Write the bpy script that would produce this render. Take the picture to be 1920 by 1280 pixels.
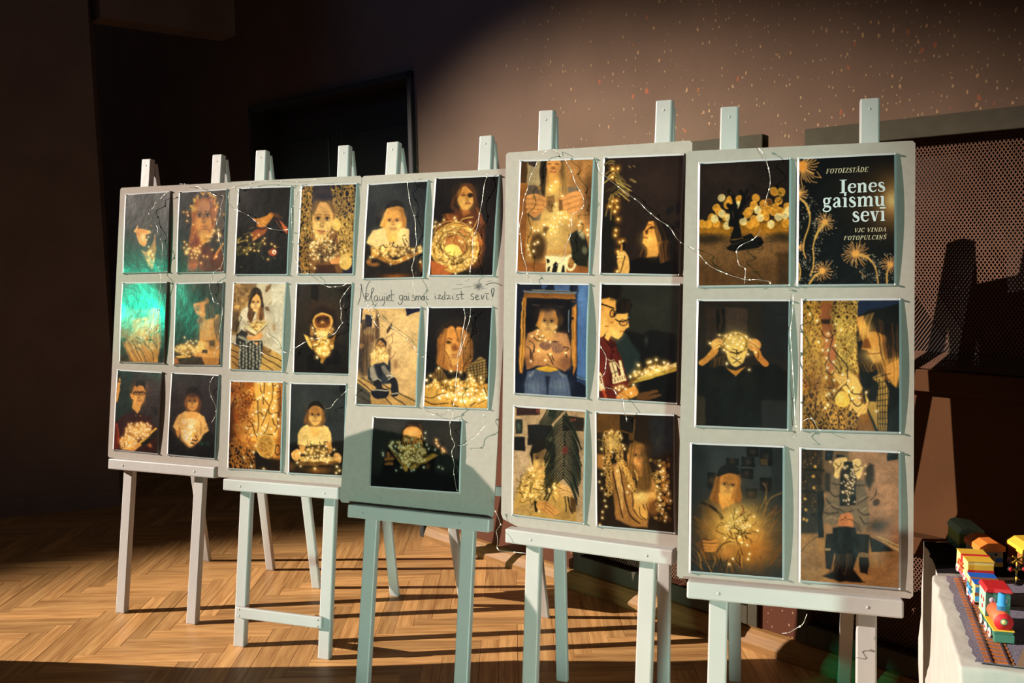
import bpy, bmesh, math, random
import numpy as np
from mathutils import Vector, Matrix

for o in list(bpy.data.objects): bpy.data.objects.remove(o)
scene = bpy.context.scene
COL = scene.collection
V = Vector

# ---------------------------------------------------------------- camera
CAM_H = 1.306
PITCH, ROLL, FPX = 0.10808, -0.01843, 1695.93
def setup_camera():
    cd = bpy.data.cameras.new('camera'); cd.sensor_width = 36.0; cd.lens = FPX/1920*36.0
    cd.clip_start = .05; cd.clip_end = 100
    cam = bpy.data.objects.new('camera', cd); COL.objects.link(cam)
    fw = V((0, math.cos(PITCH), -math.sin(PITCH))); r = V((1, 0, 0)); u = r.cross(fw)
    r2 = r*math.cos(ROLL) + u*math.sin(ROLL); u2 = u*math.cos(ROLL) - r*math.sin(ROLL)
    m = Matrix((r2, u2, -fw)).transposed().to_4x4(); m.translation = V((0, 0, CAM_H))
    cam.matrix_world = m; scene.camera = cam
setup_camera()

# ---------------------------------------------------------------- world, lights, exposure
w = bpy.data.worlds.new('hall_gloom'); scene.world = w; w.use_nodes = True
bgn = w.node_tree.nodes['Background']; bgn.inputs[0].default_value = (.95, .9, 1, 1); bgn.inputs[1].default_value = .027
scene.view_settings.view_transform = 'Standard'; scene.view_settings.look = 'None'
scene.view_settings.exposure = 0.0; scene.view_settings.gamma = 1.0; scene.view_settings.use_curve_mapping = False

def aim(o, loc, target):
    o.location = loc; o.rotation_euler = (V(target) - V(loc)).to_track_quat('-Z', 'Y').to_euler()
def spot(name, loc, target, power, color, size, blend, radius):
    d = bpy.data.lights.new(name, 'SPOT'); d.energy = power; d.color = color; d.spot_size = math.radians(size); d.spot_blend = blend; d.shadow_soft_size = radius
    o = bpy.data.objects.new(name, d); COL.objects.link(o); aim(o, loc, target); return o
def area(name, loc, target, power, color, sx, sy, spread=180):
    d = bpy.data.lights.new(name, 'AREA'); d.shape = 'RECTANGLE'; d.size = sx; d.size_y = sy; d.energy = power; d.color = color; d.spread = math.radians(spread)
    o = bpy.data.objects.new(name, d); COL.objects.link(o); aim(o, loc, target); return o
# low warm beam from far to the left, its top trimmed by an added unseen flag: hard shadows that run almost straight to the right
spot('follow_spot', (-28.4, 2.6, 10.9), (-3, 2.62, 1.70), 104000, (1, .86, .745), 6.9, .5, .035)
# pale sea-green fill: added area light behind the camera, shaped level to brighten the easels
area('sea_green_fill', (.40, -1.97, .77), (.21, -.08, .77), 7.9, (.64, 1, .84), 1.7, 1.8, 6)
# blue stage lamp that just touches the upper wall left of the middle
spot('blue_lamp', (-1.2, .4, 3.3), (-.25, 3.8, 2.35), 75, (.16, .36, 1), 27, 1, .1)
# green stage lamps: one mirrored in the glossy prints at the left, one on the skirting
spot('green_lamp', (-2.77, 2.70, 1.34), (-1.34, 3.30, 1.15), 40, (0, 1, .55), 26, .9, .05)
spot('green_pin_lamp', (-6.0, .2, .9), (1.0, 2.53, .03), 700, (0, 1, .5), 1.6, .4, .02)
# ---------------------------------------------------------------- helpers
def tag(o, label=None, cat=None, group=None, kind=None):
    if label: o['label'] = label
    if cat: o['category'] = cat
    if group: o['group'] = group
    if kind: o['kind'] = kind
    return o
def link(o, parent=None):
    COL.objects.link(o)
    if parent is not None: o.parent = parent
    return o
def empty(name, loc=(0, 0, 0), mat=None):
    o = bpy.data.objects.new(name, None); o.empty_display_size = .05
    if mat is not None: o.matrix_world = mat
    else: o.location = loc
    return link(o)
class MB:
    # collects shapes; build() links them as ONE mesh object
    def __init__(s): s.v = []; s.f = []; s.mi = []; s.cur = 0; s.smooth = []
    def add(s, vs, fs, sm=False):
        b = len(s.v); s.v += [tuple(v) for v in vs]
        for f in fs: s.f.append(tuple(b+i for i in f)); s.mi.append(s.cur); s.smooth.append(sm)
        return s
    def box(s, a, b):
        x0, y0, z0 = a; x1, y1, z1 = b
        return s.add([(x0,y0,z0),(x1,y0,z0),(x1,y1,z0),(x0,y1,z0),(x0,y0,z1),(x1,y0,z1),(x1,y1,z1),(x0,y1,z1)],
                     [(0,3,2,1),(4,5,6,7),(0,1,5,4),(1,2,6,5),(2,3,7,6),(3,0,4,7)])
    def hexa(s, p):   # eight corners: bottom four, top four
        return s.add(p, [(0,3,2,1),(4,5,6,7),(0,1,5,4),(1,2,6,5),(2,3,7,6),(3,0,4,7)])
    def beam(s, p, q, ax, w, d):   # bar from p to q; ax = width direction
        p, q = V(p), V(q); t = (q-p).normalized(); ax = (V(ax) - t*V(ax).dot(t)).normalized(); n = t.cross(ax)
        c = [(-w/2,-d/2),(w/2,-d/2),(w/2,d/2),(-w/2,d/2)]
        return s.hexa([p+ax*a+n*b for a, b in c] + [q+ax*a+n*b for a, b in c])
    def prism(s, poly, z0, z1, f=None):   # polygon (x, y) extruded along z
        n = len(poly); g = f or (lambda x, y, z: (x, y, z))
        vs = [g(x, y, z0) for x, y in poly] + [g(x, y, z1) for x, y in poly]
        return s.add(vs, [tuple(range(n))[::-1], tuple(range(n, 2*n))] + [(i, (i+1) % n, n+(i+1) % n, n+i) for i in range(n)])
    def tube(s, pts, r, n=6, cap=True):
        P = [V(p) for p in pts]; rings = []
        up = V((.31, .57, .76))
        for i, p in enumerate(P):
            t = (P[min(i+1, len(P)-1)] - P[max(i-1, 0)]).normalized(); a = t.cross(up).normalized(); b = t.cross(a)
            rr = r[i] if isinstance(r, (list, tuple)) else r
            rings.append([p + a*math.cos(2*math.pi*k/n)*rr + b*math.sin(2*math.pi*k/n)*rr for k in range(n)])
        vs = [q for g in rings for q in g]; fs = []
        for i in range(len(P)-1):
            for k in range(n): fs.append((i*n+k, i*n+(k+1) % n, (i+1)*n+(k+1) % n, (i+1)*n+k))
        if cap: fs += [tuple(range(n))[::-1], tuple(range((len(P)-1)*n, len(P)*n))]
        return s.add(vs, fs, True)
    def ball(s, c, r, n=8, m=6, sx=1, sy=1, sz=1):
        vs = [(c[0], c[1], c[2]+r*sz)]
        for j in range(1, m):
            a = math.pi*j/m
            for k in range(n): b = 2*math.pi*k/n; vs.append((c[0]+r*sx*math.sin(a)*math.cos(b), c[1]+r*sy*math.sin(a)*math.sin(b), c[2]+r*sz*math.cos(a)))
        vs.append((c[0], c[1], c[2]-r*sz)); fs = []
        for k in range(n): fs.append((0, 1+k, 1+(k+1) % n)); fs.append((len(vs)-1, 1+(m-2)*n+(k+1) % n, 1+(m-2)*n+k))
        for j in range(m-2):
            for k in range(n): fs.append((1+j*n+k, 1+(j+1)*n+k, 1+(j+1)*n+(k+1) % n, 1+j*n+(k+1) % n))
        return s.add(vs, fs, True)
    def mesh(s, name, mats):
        me = bpy.data.meshes.new(name); me.from_pydata(s.v, [], s.f)
        for m in (mats if isinstance(mats, (list, tuple)) else [mats]): me.materials.append(m)
        me.polygons.foreach_set('material_index', s.mi); me.polygons.foreach_set('use_smooth', s.smooth)
        me.update(); return me
    def build(s, name, mats, parent=None, bevel=0, seg=2, mat=None):
        o = bpy.data.objects.new(name, s.mesh(name, mats)); link(o, parent)
        if mat is not None: o.matrix_world = mat
        if bevel:
            b = o.modifiers.new('bevel', 'BEVEL'); b.width = bevel; b.segments = seg; b.limit_method = 'ANGLE'; b.harden_normals = False
        return o
def lin(c): return tuple((v/12.92 if v <= .04045 else ((v+.055)/1.055)**2.4) for v in (x/255 for x in c))

# ---------------------------------------------------------------- materials (all node based)
MATS = {}
def mat(name, col, rough=.6, spec=.5, metal=0, var=.12, scale=30, bump=0, bscale=80, coat=0, stretch=(1, 1, 1), emit=None):
    if name in MATS: return MATS[name]
    m = bpy.data.materials.new(name); m.use_nodes = True; nt = m.node_tree; N = nt.nodes; L = nt.links
    b = N['Principled BSDF']; b.inputs['Roughness'].default_value = rough; b.inputs['Metallic'].default_value = metal; b.inputs['Specular IOR Level'].default_value = spec
    if coat: b.inputs['Coat Weight'].default_value = coat; b.inputs['Coat Roughness'].default_value = .12
    c = lin(col)
    tc = N.new('ShaderNodeTexCoord'); mp = N.new('ShaderNodeMapping'); mp.inputs['Scale'].default_value = stretch; L.new(tc.outputs['Object'], mp.inputs[0])
    nz = N.new('ShaderNodeTexNoise'); nz.inputs['Scale'].default_value = scale; nz.inputs['Detail'].default_value = 5; L.new(mp.outputs[0], nz.inputs['Vector'])
    rp = N.new('ShaderNodeValToRGB'); rp.color_ramp.elements[0].position = .3; rp.color_ramp.elements[1].position = .7
    rp.color_ramp.elements[0].color = (*[v*(1-var) for v in c], 1); rp.color_ramp.elements[1].color = (*[min(1, v*(1+var)) for v in c], 1)
    L.new(nz.outputs['Fac'], rp.inputs[0]); L.new(rp.outputs[0], b.inputs['Base Color'])
    if bump:
        n2 = N.new('ShaderNodeTexNoise'); n2.inputs['Scale'].default_value = bscale; n2.inputs['Detail'].default_value = 4; L.new(mp.outputs[0], n2.inputs['Vector'])
        bp = N.new('ShaderNodeBump'); bp.inputs['Strength'].default_value = bump; bp.inputs['Distance'].default_value = .004; L.new(n2.outputs['Fac'], bp.inputs['Height']); L.new(bp.outputs[0], b.inputs['Normal'])
    MATS[name] = m; return m
def wall_paint(name, col, flecks=True):
    m = bpy.data.materials.new(name); m.use_nodes = True; nt = m.node_tree; N = nt.nodes; L = nt.links
    b = N['Principled BSDF']; b.inputs['Roughness'].default_value = .75; b.inputs['Specular IOR Level'].default_value = .12
    tc = N.new('ShaderNodeTexCoord'); c = lin(col)
    nz = N.new('ShaderNodeTexNoise'); nz.inputs['Scale'].default_value = 4; nz.inputs['Detail'].default_value = 6; L.new(tc.outputs['Object'], nz.inputs['Vector'])
    rp = N.new('ShaderNodeValToRGB'); rp.color_ramp.elements[0].position = .3; rp.color_ramp.elements[1].position = .75
    rp.color_ramp.elements[0].color = (*[v*.86 for v in c], 1); rp.color_ramp.elements[1].color = (*[v*1.12 for v in c], 1); L.new(nz.outputs['Fac'], rp.inputs[0])
    last = rp.outputs[0]
    if flecks:
        # red-brown dado paint on the lower part of the wall
        s0 = N.new('ShaderNodeSeparateXYZ'); L.new(tc.outputs['Object'], s0.inputs[0])
        dz = N.new('ShaderNodeMath'); dz.operation = 'LESS_THAN'; dz.inputs[1].default_value = .92; L.new(s0.outputs[2], dz.inputs[0])
        dm = N.new('ShaderNodeMixRGB'); L.new(dz.outputs[0], dm.inputs[0]); L.new(last, dm.inputs[1]); dm.inputs[2].default_value = (*lin((80, 46, 32)), 1); last = dm.outputs[0]
        # chipped paint: sparse orange and pale flecks, thicker towards the right end of the wall
        sx = N.new('ShaderNodeSeparateXYZ'); L.new(tc.outputs['Object'], sx.inputs[0])
        mr = N.new('ShaderNodeMapRange'); mr.inputs[1].default_value = -2.6; mr.inputs[2].default_value = -1.0; L.new(sx.outputs[0], mr.inputs[0])
        cv = N.new('ShaderNodeCombineXYZ'); L.new(sx.outputs[0], cv.inputs[0]); L.new(sx.outputs[2], cv.inputs[1])
        for sc, thr, keep, fc in ((21, .15, .88, (138, 84, 58)), (64, .22, .68, (150, 124, 92)), (10, .09, .91, (142, 86, 60)), (36, .18, .80, (160, 126, 92))):
            mp = N.new('ShaderNodeMapping'); mp.inputs['Scale'].default_value = (1.3, .75, 1); mp.inputs['Location'].default_value = (sc*.37, sc*.11, 0); L.new(cv.outputs[0], mp.inputs[0])
            wz = N.new('ShaderNodeTexNoise'); wz.inputs['Scale'].default_value = sc*2.5; L.new(cv.outputs[0], wz.inputs['Vector'])
            ad = N.new('ShaderNodeMixRGB'); ad.blend_type = 'ADD'; ad.inputs[0].default_value = .35/sc; L.new(mp.outputs[0], ad.inputs[1]); L.new(wz.outputs['Color'], ad.inputs[2])
            vo = N.new('ShaderNodeTexVoronoi'); vo.voronoi_dimensions = '2D'; vo.inputs['Scale'].default_value = sc; L.new(ad.outputs[0], vo.inputs['Vector'])
            sp = N.new('ShaderNodeSeparateColor'); L.new(vo.outputs['Color'], sp.inputs[0])
            g = N.new('ShaderNodeMath'); g.operation = 'MULTIPLY'; g.inputs[1].default_value = thr; L.new(sp.outputs[1], g.inputs[0])
            lt = N.new('ShaderNodeMath'); lt.operation = 'LESS_THAN'; L.new(vo.outputs['Distance'], lt.inputs[0]); L.new(g.outputs[0], lt.inputs[1])
            k = N.new('ShaderNodeMath'); k.operation = 'MULTIPLY'; k.inputs[1].default_value = 1-keep; L.new(mr.outputs[0], k.inputs[0])
            ls = N.new('ShaderNodeMath'); ls.operation = 'LESS_THAN'; L.new(sp.outputs[0], ls.inputs[0]); L.new(k.outputs[0], ls.inputs[1])
            mm = N.new('ShaderNodeMath'); mm.operation = 'MULTIPLY'; L.new(lt.outputs[0], mm.inputs[0]); L.new(ls.outputs[0], mm.inputs[1])
            mx = N.new('ShaderNodeMixRGB'); L.new(mm.outputs[0], mx.inputs[0]); L.new(last, mx.inputs[1]); mx.inputs[2].default_value = (*lin(fc), 1); last = mx.outputs[0]
    L.new(last, b.inputs['Base Color'])
    n2 = N.new('ShaderNodeTexNoise'); n2.inputs['Scale'].default_value = 160; n2.inputs['Detail'].default_value = 3; L.new(tc.outputs['Object'], n2.inputs['Vector'])
    bp = N.new('ShaderNodeBump'); bp.inputs['Strength'].default_value = .25; bp.inputs['Distance'].default_value = .003; L.new(n2.outputs['Fac'], bp.inputs['Height']); L.new(bp.outputs[0], b.inputs['Normal'])
    return m
def oak():
    m = bpy.data.materials.new('oak_parquet'); m.use_nodes = True; nt = m.node_tree; N = nt.nodes; L = nt.links
    b = N['Principled BSDF']; b.inputs['Roughness'].default_value = .42; b.inputs['Specular IOR Level'].default_value = .3
    tc = N.new('ShaderNodeTexCoord'); oi = N.new('ShaderNodeObjectInfo')
    ad = N.new('ShaderNodeVectorMath'); ad.operation = 'ADD'; sc = N.new('ShaderNodeVectorMath'); sc.operation = 'SCALE'; sc.inputs['Scale'].default_value = 37
    L.new(oi.outputs['Random'], sc.inputs[0]); L.new(tc.outputs['Object'], ad.inputs[0]); L.new(sc.outputs[0], ad.inputs[1])
    mp = N.new('ShaderNodeMapping'); mp.inputs['Scale'].default_value = (2.6, 34, 1); L.new(ad.outputs[0], mp.inputs[0])
    nz = N.new('ShaderNodeTexNoise'); nz.inputs['Scale'].default_value = 1.6; nz.inputs['Detail'].default_value = 7; nz.inputs['Roughness'].default_value = .62; nz.inputs['Distortion'].default_value = .5; L.new(mp.outputs[0], nz.inputs['Vector'])
    rp = N.new('ShaderNodeValToRGB'); e = rp.color_ramp.elements; e[0].position = .28; e[1].position = .72
    e[0].color = (*lin((166, 116, 66)), 1); e[1].color = (*lin((232, 182, 118)), 1); L.new(nz.outputs['Fac'], rp.inputs[0])
    hs = N.new('ShaderNodeHueSaturation'); mr = N.new('ShaderNodeMapRange'); mr.inputs[3].default_value = .7; mr.inputs[4].default_value = 1.1; L.new(oi.outputs['Random'], mr.inputs[0]); L.new(mr.outputs[0], hs.inputs['Value']); L.new(rp.outputs[0], hs.inputs['Color'])
    L.new(hs.outputs[0], b.inputs['Base Color'])
    bp = N.new('ShaderNodeBump'); bp.inputs['Strength'].default_value = .12; bp.inputs['Distance'].default_value = .002; L.new(nz.outputs['Fac'], bp.inputs['Height']); L.new(bp.outputs[0], b.inputs['Normal'])
    return m
M_OAK = oak()
M_WALL = wall_paint('brown_wall_paint', (102, 81, 66)); M_WALL2 = wall_paint('grey_brown_wall_paint', (126, 112, 106), False)
M_SKIRT = mat('skirting_wood', (130, 94, 52), .55, .2, var=.22, scale=9, stretch=(1, 12, 12)); M_DARK = mat('recess_shade_black', (14, 13, 13), .9, var=.1)
M_PANEL = mat('brown_panel', (78, 50, 29), .8, .1, var=.14, scale=5, bump=.1); M_FRAME = mat('olive_frame_paint', (66, 62, 50), .75, .12, var=.1); M_MESH = mat('bronze_mesh', (104, 74, 58), .75, .15, metal=0, var=.1)
M_DOOR = mat('dark_door_paint', (32, 28, 26), .6, var=.1); M_JOINT = mat('joint_dark', (52, 32, 18), .9)
M_WHITE = mat('white_gloss_paint', (176, 175, 172), .45, var=.035, scale=14, bump=.12, bscale=45); M_CARD = mat('grey_cardboard', (158, 150, 141), .85, .25, var=.05, scale=55, bump=.06, bscale=240)
M_PAPER = mat('photo_paper_edge', (176, 178, 179), .4, var=.02); M_PIN = mat('clear_pin', (210, 212, 210), .2, .8, var=.05); M_SCREW = mat('steel_screw', (150, 150, 150), .35, metal=.9)
M_WIRE = mat('silver_wire', (226, 220, 205), .28, .8, metal=.75, var=.06); M_BULB = mat('fairy_bulb', (244, 238, 226), .15, 1, var=.03); M_INK = mat('black_marker_ink', (44, 36, 38), .8)
# ---------------------------------------------------------------- the room
S_WALL = 3.56          # the long wall is the plane x + y = S_WALL
WM = Matrix(((.7071068, .7071068, 0, S_WALL/2), (-.7071068, .7071068, 0, S_WALL/2), (0, 0, 1, 0), (0, 0, 0, 1)))   # local x along the wall, -y towards the room
def wall_box(mb, s0, s1, out0, out1, z0, z1): return mb.box((s0, -out1, z0), (s1, -out0, z1))
m = MB(); wall_box(m, -9, -4.45, -.18, 0, 0, 3.6); wall_box(m, -4.45, -3.08, -.18, 0, 2.045, 3.6); wall_box(m, -3.08, -2.165, -.18, 0, 0, 3.6); wall_box(m, -1.455, -1.25, -.18, 0, 0, 3.6); wall_box(m, -.085, 6, -.18, 0, 0, 3.6)
for s0, s1 in ((-2.165, -1.455), (-1.25, -.085)): wall_box(m, s0, s1, -.18, 0, 1.57, 3.6); wall_box(m, s0, s1, -.18, 0, 0, .12); wall_box(m, s0, s1, -.18, -.1, .12, 1.57)
tag(m.build('wall_back', M_WALL, mat=WM), kind='structure')
m = MB()
prof = [(0, 0), (.036, 0), (.036, .022), (.022, .05), (.012, .062), (0, .066)]
for s0, s1 in ((-3.06, 6), (-9, -4.47)): m.prism([(-a, b) for a, b in prof], s0, s1, lambda x, y, z: (z, x, y))
tag(m.build('baseboard_back', M_SKIRT, mat=WM), kind='structure')
# double door in its opening, far left on the long wall
dr = empty('door_1', mat=WM @ Matrix.Translation((-3.765, 0, 0))); tag(dr, kind='structure')
m = MB(); m.box((-.685, -.02, 0), (-.655, .16, 2.045)); m.box((.655, -.02, 0), (.685, .16, 2.045)); m.box((-.685, -.02, 2.015), (.685, .16, 2.045)); m.build('door_frame', M_DOOR, dr, .004)
for sx in (-1, 1):
    m = MB(); m.box((min(sx*.005, sx*.655), .1, .01), (max(sx*.005, sx*.655), .135, 2.015)); leaf = m.build('door_leaf', M_DOOR, dr, .003)
    for z0, z1 in ((.2, .85), (1.0, 1.85)):
        m = MB(); a, b = sorted((sx*.11, sx*.55)); m.box((a, .088, z0), (b, .1, z1)); m.build('door_panel', M_DOOR, leaf, .006)
    m = MB(); m.tube([(sx*.06, .1, 1.02), (sx*.06, .06, 1.02), (sx*.16, .06, 1.02)], .009, 8); m.build('handle', M_SCREW, leaf)
# side partition at the left with the lintel of a dark passage behind it
A = V((-2.564, 4.386, 0)); DL = V((.956, .294, 0)); ang = math.atan2(.294, .956)
LM = Matrix.Translation((-2.03, 4.545, 0)) @ Matrix.Rotation(ang, 4, 'Z')
m = MB(); m.box((-1.5, 0, 0), (0, .16, 3.6)); tag(m.build('wall_left', M_WALL2, mat=LM), kind='structure')
m = MB(); m.prism([(0, 0), (-.014, 0), (-.014, .07), (-.006, .085), (0, .085)], -1.5, .0, lambda x, y, z: (z, x, y)); tag(m.build('baseboard_left', M_WALL2, mat=LM), kind='structure')
m = MB(); m.beam((-2.03, 4.62, 3.02), (-1.48, 5.1, 3.02), (0, 0, 1), 1.16, .16); tag(m.build('trim_1', M_WALL2), kind='structure')
m = MB(); m.box((-4.5, 7.6, 0), (0, 7.75, 3.6)); tag(m.build('wall_passage', M_DOOR), kind='structure')

# added unseen flag near the far spot: trims the top of the beam
zb = lambda y: 10.086 + .28*y
m = MB(); m.hexa([(-25.79, 1.7, zb(-.9)), (-25.77, 1.7, zb(-.9)), (-25.77, 3.5, zb(.9)), (-25.79, 3.5, zb(.9)), (-25.79, 1.7, 11.4), (-25.77, 1.7, 11.4), (-25.77, 3.5, 11.4), (-25.79, 3.5, 11.4)])
tag(m.build('beam_flag', M_WALL2), kind='structure')

# herringbone parquet: each strip its own plank
fl = MB(); fl.box((-6, -1.2, -.03), (4.5, 8, -.012)); FLOOR = tag(fl.build('floor', M_JOINT), kind='structure')
PL, PW, G = .42, .06, .0004
def plank_mesh(name):
    m = MB(); c = .0007; x, y = PL/2-G, PW/2-G
    m.add([(-x,-y,-.012),(x,-y,-.012),(x,y,-.012),(-x,y,-.012),(-x,-y,-c),(x,-y,-c),(x,y,-c),(-x,y,-c),(-x+c,-y+c,0),(x-c,-y+c,0),(x-c,y-c,0),(-x+c,y-c,0)],
          [(0,1,5,4),(1,2,6,5),(2,3,7,6),(3,0,4,7),(4,5,9,8),(5,6,10,9),(6,7,11,10),(7,4,8,11),(8,9,10,11)])
    return m.mesh(name, M_OAK)
PMESH = plank_mesh('plank'); spots = []
for i in range(-110, 170):
    for k in range(-16, 16):
        ox, oy = i*PW + k*PL, i*PW - k*PL
        spots.append((ox + PL/2, oy + PW/2, 0)); spots.append((ox + PW/2, oy + PW + PL/2, 1))
def wanted(x, y): return -5.2 < x < 2.6 and .9 < y < 7.4 and x + y < S_WALL + .3
spots = [s for s in spots if wanted(s[0], s[1])]
def on_view(x, y):
    d = max(y, .3); return abs(x)/d < .63 and y > 2.35 and x + y < S_WALL + .02 and not (x < -1.9 and y > 4.5 + .3*(x+2))
seen = sorted([s for s in spots if on_view(s[0], s[1])], key=lambda s: math.hypot(s[0], s[1]))
near = set(seen[:300]); rp = random.Random(3)
for n, (x, y, v) in enumerate(seen[:300]):
    o = bpy.data.objects.new('plank', PMESH); link(o, FLOOR); o.location = (x, y, rp.uniform(-.0004, .0003)); o.rotation_euler = (0, 0, math.pi/2*v + (math.pi if rp.random() < .5 else 0))
# strips past the nearest three hundred: a few joined meshes so that tones still vary
rest = [s for s in spots if s not in near]; pv = [tuple(v.co) for v in PMESH.vertices]; pf = [tuple(p.vertices) for p in PMESH.polygons]
for b in range(6):
    for v in (0, 1):
        m = MB()
        for n, (x, y, vv) in enumerate(rest):
            if vv != v or (n*7919) % 6 != b: continue
            m.add([(x+p[0] if not v else x-p[1], y+p[1] if not v else y+p[0], p[2]) for p in pv], pf)
        if v:   # run the grain along the strip
            m.v = [(y, -x, z) for x, y, z in m.v]
        o = m.build('plank_field', M_OAK, FLOOR); tag(o, kind='stuff')
        if v: o.rotation_euler = (0, 0, math.pi/2)

# mesh-fronted radiator casings on the long wall
def lattice(mb, x0, x1, z0, z1, y, cw, ch, t):
    # expanded metal: two families of slanting strands clipped to the panel
    H = z1-z0; run = H*cw/ch
    for sgn in (1, -1):
        n0 = int((x1-x0+run)/cw)+1
        for k in range(n0):
            xs = x0 - (run if sgn > 0 else 0) + k*cw; za, zb = z0, z1
            def xat(z): return xs + (z-z0)*cw/ch if sgn > 0 else xs + run - run*(1) - (z-z0)*cw/ch + run
            pts = [(xat(za), za), (xat(zb), zb)]
            (xa, za), (xb, zb) = pts; t0, t1 = 0., 1.
            dx = xb-xa
            for lim, s_ in ((x0, 1), (x1, -1)):
                fa, fb = (xa-lim)*s_, (xb-lim)*s_
                if fa < 0 and fb < 0: t0 = 2
                elif fa < 0: t0 = max(t0, fa/(fa-fb))
                elif fb < 0: t1 = min(t1, fa/(fa-fb))
            if t0 >= t1-.01: continue
            p = (xa+dx*t0, y, za+(zb-za)*t0); q = (xa+dx*t1, y, za+(zb-za)*t1)
            mb.beam(p, q, (0, 1, 0), t*.9, t)
def casing(name, s0, s1, label, coarse):
    r = empty(name, mat=WM @ Matrix.Translation((s0, 0, 0))); tag(r, label, 'casing', 'mesh casings along the long wall'); w = s1-s0
    m = MB(); m.box((.036, .09, .121), (w-.036, .099, 1.569)); m.build('backing', M_DARK, r)  # black sheet stands in for the shade of the recess behind the mesh
    for nm, a, b in (('top_rail', (0, -.014, 1.565), (w, 0, 1.62)), ('side_rail', (0, -.014, .07), (.035, 0, 1.565)), ('side_rail', (w-.035, -.014, .07), (w, 0, 1.565)), ('bottom_rail', (.035, -.014, .07), (w-.035, 0, .13))):
        m = MB(); m.box(a, b); m.build(nm, M_FRAME, r, .003)
    m = MB(); lattice(m, .036, w-.036, .99, 1.565, .034, coarse, coarse*1.5, .0023); tag(m.build('upper_mesh', M_MESH, r), kind='stuff')
    # sloping perforated strip between the upper mesh and the ledge
    q = MB(); lattice(q, .036, w-.036, 0, .07, 0, coarse*.8, coarse*.8, .0023); q.v = [(x, .034 - z*.62, .99 - z*.6) if False else (x, .034 - (.07-z)*.55 + y, .948 + z*.6) for x, y, z in q.v]; tag(q.build('perforated_strip', M_MESH, r), kind='stuff')
    m = MB(); m.box((.036, -.012, .885), (w-.036, .088, .945)); m.build('ledge', M_PANEL, r, .003)
    m = MB(); m.box((.036, .028, .475), (w-.036, .04, .885)); m.build('lower_panel', M_PANEL, r, .002)
    m = MB(); m.box((.036, -.012, .425), (w-.036, .088, .475)); m.build('ledge', M_PANEL, r, .003)
    m = MB(); lattice(m, .036, w-.036, .13, .425, .034, coarse, coarse*1.5, .0023); tag(m.build('lower_mesh', M_MESH, r), kind='stuff')
casing('radiator_casing', -1.285, -.05, 'olive framed radiator casing with bronze mesh at the right end of the wall', .0098)
casing('radiator_casing', -2.2, -1.42, 'olive framed radiator casing mostly hidden behind the second board from the poster', .0098)
# ---------------------------------------------------------------- easels and boards
# board: lower left corner (x, y, z), turn and lean; posts: centre across at foot and top; feet of the rear legs
BOARDS = [
 ((-1.49251, 3.26037, .55203), -.3558, .14838, (.086, .401, .110, .426), ((-1.303, 3.693), (-1.001, 3.571)), (.034, .503)),
 ((-.99437, 2.96784, .54576), -.33078, .14997, (.105, .423, .115, .428), ((-.77, 3.364), (-.457, 3.27)), (.045, .476)),
 ((-.52517, 2.64781, .5437), -.38235, .19667, (.113, .428, .097, .407), ((-.192, 3.166), (.096, 3.05)), (.047, .502)),
 ((-.03887, 2.37149, .55187), -.44366, .07492, (.085, .398, .112, .426), ((.133, 2.586), (.413, 2.453)), (.028, .483)),
 ((.36863, 2.00652, .53508), -.29499, .17987, (.092, .409, .098, .406), ((.644, 2.563), (.935, 2.475)), (.026, .478))]
BH = .996
EASEL_L = ['white wooden easel furthest from the camera, holding the board of green-lit prints', 'white wooden easel with a low front cross bar between its legs', 'white wooden easel holding the board with handwriting, its front legs in shade',
           'white wooden easel fourth from the left, holding the board with a clipped lower corner', 'white wooden easel nearest the camera, beside the toy train']
BOARD_L = ['grey cardboard display board furthest left, six prints catching green light', 'grey cardboard display board second from the left, with six portrait prints', 'grey cardboard display board with a handwritten line and a landscape print',
           'grey cardboard display board fourth from the left, its lower corner clipped', 'grey cardboard display board carrying the lettered poster, furthest right']
FR = []      # board frames: matrix with x across, y up the board, z out of it
def bframe(i):
    (x, y, z), yaw, lean = BOARDS[i][:3]
    rt = V((math.cos(yaw), math.sin(yaw), 0)); back = V((-math.sin(yaw), math.cos(yaw), 0)); up = V((0, 0, math.cos(lean))) + back*math.sin(lean)
    n = rt.cross(up); m = Matrix((rt, up, n)).transposed().to_4x4(); m.translation = V((x, y, z)); return m
for i in range(5): FR.append(bframe(i))
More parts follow.
